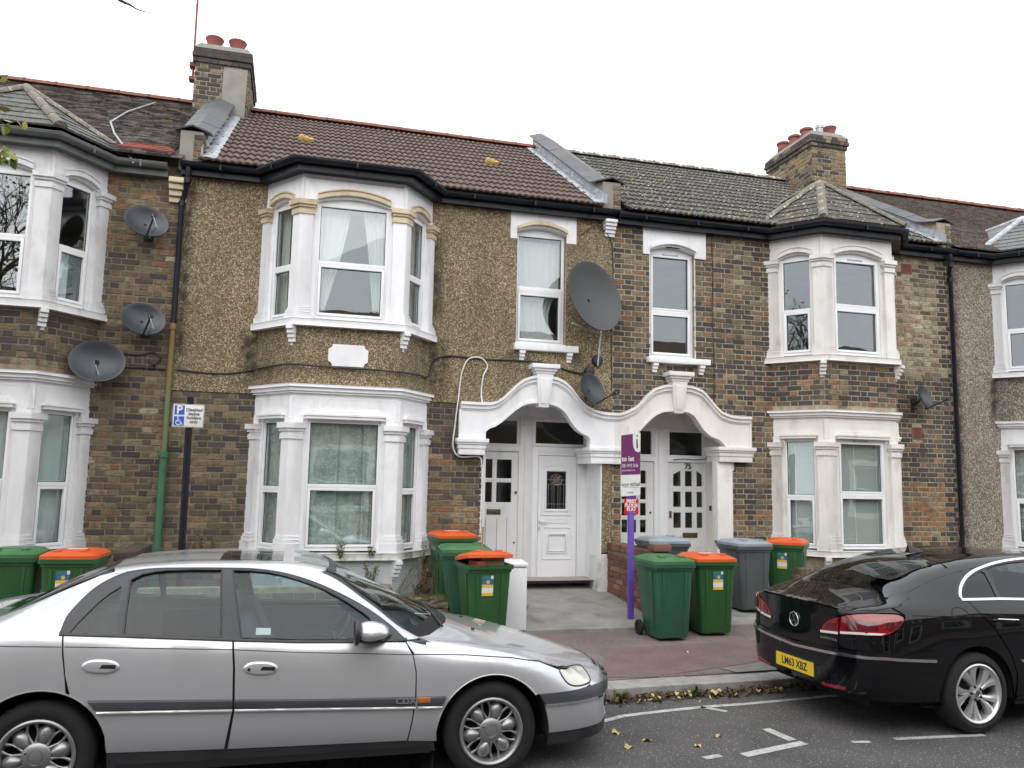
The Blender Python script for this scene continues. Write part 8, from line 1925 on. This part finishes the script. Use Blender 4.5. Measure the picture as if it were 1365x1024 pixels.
FT = Fr((0, 0, 0)); text('letter', 'P', .14, MT['sticker'], pl, (x0 + .079, -.8022, z0 + .213), (1, 0, 0), (0, 0, 1), bold=.004)
for i, s in enumerate(('Disabled', 'badge', 'holders', 'only')): text('lettering', s, .056, MT['black'], pl, (x0 + .252, -.8022, z1 - .070 - .05 * i), (1, 0, 0), (0, 0, 1), bold=.0012)
mb = MB(); wx, wz = x0 + .074, z0 + .058; mb.tube([(wx + .03 * math.cos(a), -.8025, wz + .03 * math.sin(a)) for a in [R(120 + 220 * i / 14) for i in range(15)]], .0055, 5)
mb.tube([(wx - .008, -.8025, wz + .052), (wx - .006, -.8025, wz + .012), (wx + .022, -.8025, wz + .010), (wx + .038, -.8025, wz - .026), (wx + .05, -.8025, wz - .022)], .006, 5); mb.tube([(wx - .008, -.8025, wz + .032), (wx + .018, -.8025, wz + .030)], .005, 5); mb.lathe([(0, .002), (.0095, .002), (.0095, 0)], (wx - .009, -.8022, wz + .066), (0, -1, 0), 12); mb.build('wheelchair_symbol', MT['sticker'], pl)
S = thing('to_let_board', 'purple and white to-let board with red first floor flat panel on a purple post', 'sign', (4.30, -1.66, gz(-1.66)))
MT['purple'] = pmat('purple_board', (0.155, 0.028, 0.13), (0.13, 0.022, 0.11), s=3, rough=.35); MT['violet'] = pmat('violet_post_paint', (0.13, 0.075, 0.42), (0.11, 0.06, 0.36), s=5, rough=.45); MT['signred'] = pmat('red_panel', (0.52, 0.015, 0.03), rough=.35); MT['greyink'] = pmat('dark_grey_ink', (0.06, 0.06, 0.065), rough=.5); MT['violetink'] = pmat('violet_panel', (0.10, 0.04, 0.22), rough=.4)
mb = MB(); mb.box(F0, 4.262, 4.335, 1.60, 1.66, .2, 1.60); mb.box(F0, 4.262, 4.335, 1.60, 1.628, 1.60, 2.3); mb.build('post', MT['violet'], S, bevel=.004)
yb = 1.632
mb = MB(); mb.prism(F0, [(4.155, 1.795), (4.435, 1.815), (4.435, 2.645), (4.155, 2.600)], yb - .004, yb); bd = mb.build('board', MT['sticker'], S)
mb = MB(); pts = [(4.158, 2.075), (4.432, 2.092), (4.432, 2.395), (4.400, 2.382), (4.362, 2.398), (4.335, 2.44), (4.326, 2.50), (4.324, 2.625), (4.158, 2.598)]; mb.prism(F0, pts, yb + .0005, yb + .0015); mb.build('purple_panel', MT['purple'], bd)
mb = MB(); mb.prism(F0, [(4.376, 2.44), (4.394, 2.43), (4.398, 2.45), (4.392, 2.56), (4.374, 2.555)], yb + .0008, yb + .002); mb.lathe([(0, .002), (.012, .002), (.012, 0)], F0.P(4.388, yb, 2.60), (0, -1, 0), 14); mb.build('letter_i_emblem', MT['greyink'], bd)
tx = (1, 0, .05); text('lettering', 'to let', .094, MT['sticker'], bd, F0.P(4.168, yb + .002, 2.285), tx, (0, 0, 1), align='LEFT', bold=.002, sx=.85); text('phone_number', '020 7473 2626', .062, MT['sticker'], bd, F0.P(4.168, yb + .002, 2.195), tx, (0, 0, 1), align='LEFT', sx=.62); text('web_address', 'victormichael.com', .036, MT['sticker'], bd, F0.P(4.168, yb + .002, 2.135), tx, (0, 0, 1), align='LEFT', sx=.7)
text('firm_name', 'victor michael', .082, MT['greyink'], bd, F0.P(4.295, yb + .001, 1.955), tx, (0, 0, 1), sx=.56); mb = MB(); mb.box(F0, 4.2, 4.42, yb + .0004, yb + .001, 1.915, 1.918); mb.build('rule', MT['greyink'], bd); text('small_print', 'sales . lettings', .024, MT['greyink'], bd, F0.P(4.29, yb + .001, 1.85), tx, (0, 0, 1), sx=.6)
mb = MB(); mb.box(F0, 4.235, 4.36, yb - .003, yb + .0005, 1.76, 1.80); mb.build('violet_strip', MT['violetink'], S)
mb = MB(); mb.box(F0, 4.205, 4.405, yb - .002, yb + .002, 1.565, 1.768); rp = mb.build('red_panel', MT['signred'], S)
for i, s in enumerate(('FIRST', 'FLOOR', 'FLAT')): text('lettering', s, .062, MT['sticker'], rp, F0.P(4.305, yb + .003, 1.733 - .052 * i), (1, 0, 0), (0, 0, 1), bold=.0028, sx=.95)
text('small_print', 'AVAILABLE NOW', .014, MT['sticker'], rp, F0.P(4.305, yb + .003, 1.585), (1, 0, 0), (0, 0, 1))

# ------------------------------------------------------------------ fallen leaves
MT['leafyellow'] = pmat('yellow_leaf', (0.42, 0.31, 0.09), (0.55, 0.46, 0.22), s=14, rough=.7, c3=(0.3, 0.18, 0.05), s3=20, lo3=.55, hi3=.7); MT['leafbrown'] = pmat('brown_leaf', (0.12, 0.07, 0.035), (0.06, 0.04, 0.025), s=14, rough=.8, c3=(0.3, 0.2, 0.08), s3=9, lo3=.6, hi3=.7)
def leafgeo(L, seed):
    r = random.Random(seed); c = []
    for i in range(9): t = i / 8; c.append((L * (t - .5), L * .32 * math.sin(math.pi * t ** .8) * r.uniform(.8, 1.15)))
    cz = lambda x, y: .10 * abs(y) + .5 * x * x / L * .6 + .012 * math.sin(x * 90 + seed)
    top = [(x, y, cz(x, y)) for x, y in c]; mid = [(x, 0, cz(x, 0) * .4 + .001) for x, y in c]; bot = [(x, -y, cz(x, y)) for x, y in c]
    return top + mid + bot, [(i, i + 1, 9 + i + 1, 9 + i) for i in range(8)] + [(9 + i, 10 + i, 19 + i, 18 + i) for i in range(8)]
lv = [(2.56, -5.36, .0), (2.72, -5.58, .0), (2.52, -5.7, .0), (3.32, -5.6, 0), (3.05, -5.78, 0), (3.12, -4.60, .02), (3.48, -4.58, .02), (3.62, -4.52, .03), (3.9, -4.50, .03), (3.98, -4.47, .03), (4.62, -4.46, .02), (2.75, -4.62, .02), (2.9, -4.56, .03), (3.3, -4.55, .03), (2.95, -2.95, None), (4.35, -4.52, .03), (4.1, -4.55, .01), (2.6, -4.66, .01), (5.9, -2.9, None), (4.3, -3.2, None)]
lmes = []
for i in range(4): b = MB(); b.add(*leafgeo(.088, i)); lmes.append(b.mesh('fallen_leaf', MT['leafyellow'], smooth=60, recalc=False))
for i, (x, y, z) in enumerate(lv):
    o = link(bpy.data.objects.new('fallen_leaf', lmes[i % 4])); k = rng.uniform(.75, 1.25); o.scale = (k, k, k); o.location = (x, y, (gz(y) if z is None else z) + .008); o.rotation_euler = (rng.uniform(-.3, .3), rng.uniform(-.3, .3), rng.uniform(0, 6.28)); tag(o, 'dry yellow fallen leaf lying on the road, gutter or pavement', 'leaf', 'fallen yellow leaves')
mb = MB(); r = random.Random(12)
for i in range(1500):
    x = r.uniform(1.9, 7.2); y = kerb_y(x) - abs(r.gauss(0, .085)) - .015; s = r.uniform(.3, .75)
    if r.random() > .5 + .5 * noise.noise(Vector((x * 2.3, 0, 1))): continue
    v, f = leafgeo(.09 * s, i % 7); Mx = Matrix.Translation((x, y, .008 + r.uniform(0, .03))) @ Euler((r.uniform(-.6, .6), r.uniform(-.6, .6), r.uniform(0, 6.28))).to_matrix().to_4x4(); mb.add([Mx @ Vector(q) for q in v], f, 0 if r.random() < .95 else 1)
o = mb.build('leaf_litter', [MT['leafbrown'], MT['leafyellow']], None, recalc=False); tag(o, 'brown leaf litter lying in the gutter along the kerb', 'leaf litter', kind='stuff')
mb = MB(); n = 40; xs2 = [lerp(1.5, 7.5, i / n) for i in range(n + 1)]
mb.add([(x, kerb_y(x) - .0, .006) for x in xs2] + [(x, kerb_y(x) - .17 - .05 * noise.noise(Vector((x * 3, 2, 0))), .0035) for x in xs2], [(i, i + 1, n + 2 + i, n + 1 + i) for i in range(n)]); tag(mb.build('gutter_dirt', pmat('damp_gutter_dirt', (0.04, 0.035, 0.028), (0.065, 0.055, 0.045), s=20, rough=.95, bmp=.6, bs=80), None, recalc=False), kind='structure')

# ------------------------------------------------------------------ street tree at the left and the far side of the road
MT['bark'] = pmat('grey_brown_bark', (0.10, 0.08, 0.065), (0.06, 0.05, 0.042), s=12, rough=.95, bmp=.7, bs=30); MT['leafgreen'] = pmat('autumn_leaf', (0.2, 0.24, 0.03), (0.4, 0.36, 0.05), s=7, rough=.6, c3=(0.07, 0.12, 0.03), s3=9, lo3=.5, hi3=.6)
TR_ = thing('street_tree', 'almost bare street tree whose twigs and yellowing leaves reach in at the top left', 'tree', (-6.6, -5.3, gz(-3.9) - .05)); tk = MB(); br = MB(); tl = MB(); r = random.Random(77)
base = Vector((-6.6, -5.3, 0.0)); tk.tube([base, base + Vector((.05, 0, 1.2)), base + Vector((.0, .05, 2.4)), base + Vector((.1, 0, 3.4))], [.24, .19, .17, .15], 12); tk.build('trunk', MT['bark'], TR_, smooth=60)
def limb(p, d, L, rad, lev):
    pts = [p]; q = p.copy(); dd_ = d.normalized(); n = 5
    for i in range(n): dd_ = (dd_ + Vector((r.gauss(0, .13), r.gauss(0, .13), r.gauss(.02, .1)))).normalized(); q = q + dd_ * (L / n); pts.append(q.copy())
    br.tube(pts, [rad * (1 - .75 * i / n) for i in range(n + 1)], 6 if lev < 2 else 4, cap=False)
    if lev < 4:
        for k in range(4 if lev < 3 else 3): i = r.randrange(2, n + 1); a = Vector((r.gauss(0, 1), r.gauss(0, 1), r.gauss(.25, .6))).normalized(); limb(pts[i], dd_ * .9 + a * .75, L * r.uniform(.5, .72), rad * .45, lev + 1)
    elif r.random() < .35:
        for k in range(2): leaf(q + Vector((r.gauss(0, .06), r.gauss(0, .06), r.gauss(-.03, .05))))
def leaf(p, L=.10):
    d = Vector((r.gauss(0, 1), r.gauss(0, 1), r.gauss(-.6, .5))).normalized(); w = d.cross(Vector((r.gauss(0, 1), r.gauss(0, 1), r.gauss(0, 1)))).normalized() * L * .3
    tl.add([p, p + d * L * .35 + w, p + d * L * .7 + w * .8, p + d * L, p + d * L * .7 - w * .8, p + d * L * .35 - w], [(0, 1, 2, 3), (0, 3, 4, 5)])
for k in range(8): a = k * .785 + .3; limb(base + Vector((.08, 0, 2.6 + .1 * k)), Vector((math.cos(a), math.sin(a), 1.5)), 2.6, .09, 0)
# the limb that overhangs into view
j0 = base + Vector((.1, 0, 3.3)); lim = [j0, Vector((-5.2, -6.0, 4.9)), Vector((-3.6, -6.5, 5.5)), Vector((-2.1, -6.7, 5.3)), Vector((-1.4, -6.7, 4.92)), Vector((-1.13, -6.7, 4.722)), Vector((-1.07, -6.7, 4.70)), Vector((-1.03, -6.7, 4.68)), Vector((-.97, -6.7, 4.672)), Vector((-.90, -6.7, 4.668)), Vector((-.84, -6.7, 4.70)), Vector((-.79, -6.7, 4.738)), Vector((-.73, -6.7, 4.752)), Vector((-.68, -6.7, 4.79))]
lp_ = catmull(lim, 5); br.tube(lp_, [max(.0012, .05 * (1 - i / (len(lp_) - 1)) ** 3.4) for i in range(len(lp_))], 6); br.tube([(-.91, -6.7, 4.668), (-.908, -6.7, 4.72)], .0015, 4); br.tube([(-.89, -6.7, 4.667), (-.84, -6.7, 4.645), (-.80, -6.7, 4.64)], .001, 4); br.tube([(-1.07, -6.7, 4.70), (-1.06, -6.7, 4.725)], .0018, 4)
br.tube(catmull([(-2.1, -6.7, 5.3), (-1.2, -6.7, 5.2), (-.8, -6.7, 4.95), (-.65, -6.7, 4.812), (-.61, -6.7, 4.80), (-.57, -6.7, 4.797), (-.53, -6.7, 4.815), (-.47, -6.7, 4.85), (-.40, -6.7, 4.95)], 6), .0018, 4)
lim2 = [Vector((-5.2, -6.0, 4.9)), Vector((-3.8, -6.3, 4.5)), Vector((-2.6, -6.4, 4.32)), Vector((-1.95, -6.4, 4.26)), Vector((-1.77, -6.4, 4.31)), Vector((-1.64, -6.4, 4.455))]; lp_ = catmull(lim2, 5); br.tube(lp_, [max(.0012, .04 * (1 - i / (len(lp_) - 1)) ** 1.8) for i in range(len(lp_))], 5)
leaf(Vector((-1.765, -6.4, 4.305)), .065)
lim3 = [Vector((-2.6, -6.4, 4.32)), Vector((-2.15, -6.4, 4.18)), Vector((-1.88, -6.4, 4.07)), Vector((-1.72, -6.4, 3.98))]; br.tube(catmull(lim3, 4), [lerp(.008, .002, i / 12) for i in range(13)], 4); br.tube(catmull([(-2.15, -6.4, 4.18), (-1.92, -6.42, 3.95), (-1.72, -6.42, 3.86)], 4), .003, 4)
for k in range(46): t = r.random(); leaf(Vector((lerp(-1.98, -1.68, t) + r.gauss(0, .02), -6.4 + r.gauss(0, .04), (4.07 if k < 18 else 3.86) + r.gauss(0, .03) - .05 * t)), r.uniform(.055, .095))
br.build('branches', MT['bark'], TR_, smooth=60, recalc=False, kind='stuff'); tl.build('leaves', MT['leafgreen'], TR_, recalc=False, kind='stuff')
# houses on the near side of the road, behind the viewer (they show only as reflections)
MT['farbrick'] = pmat('far_brick', (0.2, 0.14, 0.09), (0.14, 0.1, 0.07), s=8, rough=.95); MT['farroof'] = pmat('far_roof', (0.14, 0.085, 0.065), (0.1, 0.07, 0.06), s=4, rough=.9)
FH = thing('terraced_house', 'brick terraced house on the other side of the road', 'house', (-3, -19, 0), group='houses behind the viewer'); Fb = Fr((0, -15.2, 0), (1, 0, 0), (0, 1, 0)); wn = [(a + dx, b + dx, c, d) for dx in (-6.2, 0.2) for a, b, c, d in ((.4, 2.0, 1.0, 2.7), (.4, 2.0, 4.1, 5.7), (3.6, 4.4, 4.1, 5.7), (3.4, 4.4, .3, 2.5))]
mb = MB()
for a, b, c, d in cells(-6.4, 6.4, 0, 5.85, wn): mb.box(Fb, a, b, -.2, 0, c, d)
mb.build('wall', MT['farbrick'], FH)
for a, b, c, d in wn:
    mb = MB(); frame_ring(mb, a - .15, b + .15, c - .12, d + .25, .17, -.1, .06, F=Fb); mb.box(Fb, a, b, -.08, -.04, (c + d) / 2, (c + d) / 2 + .06); f = mb.build('window', MT['cream3'], FH); mb = MB(); mb.box(Fb, a, b, -.1, -.09, c, d); mb.build('pane', MT['blackcar'], f)
mb = MB(); mb.add([(-6.4, -14.9, 5.8), (6.4, -14.9, 5.8), (6.4, -18.6, 7.9), (-6.4, -18.6, 7.9)], [(0, 1, 2, 3)]); mb.build('roof', MT['farroof'], FH, recalc=False)
def copy_tree(o, dx, parent=None):
    c = o.copy(); link(c); c.parent = parent
    if parent is None: c.location = o.location + Vector((dx, 0, 0))
    for ch in o.children: copy_tree(ch, dx, c)
for dx in (-12.9, 12.9, 25.8): copy_tree(FH, dx)
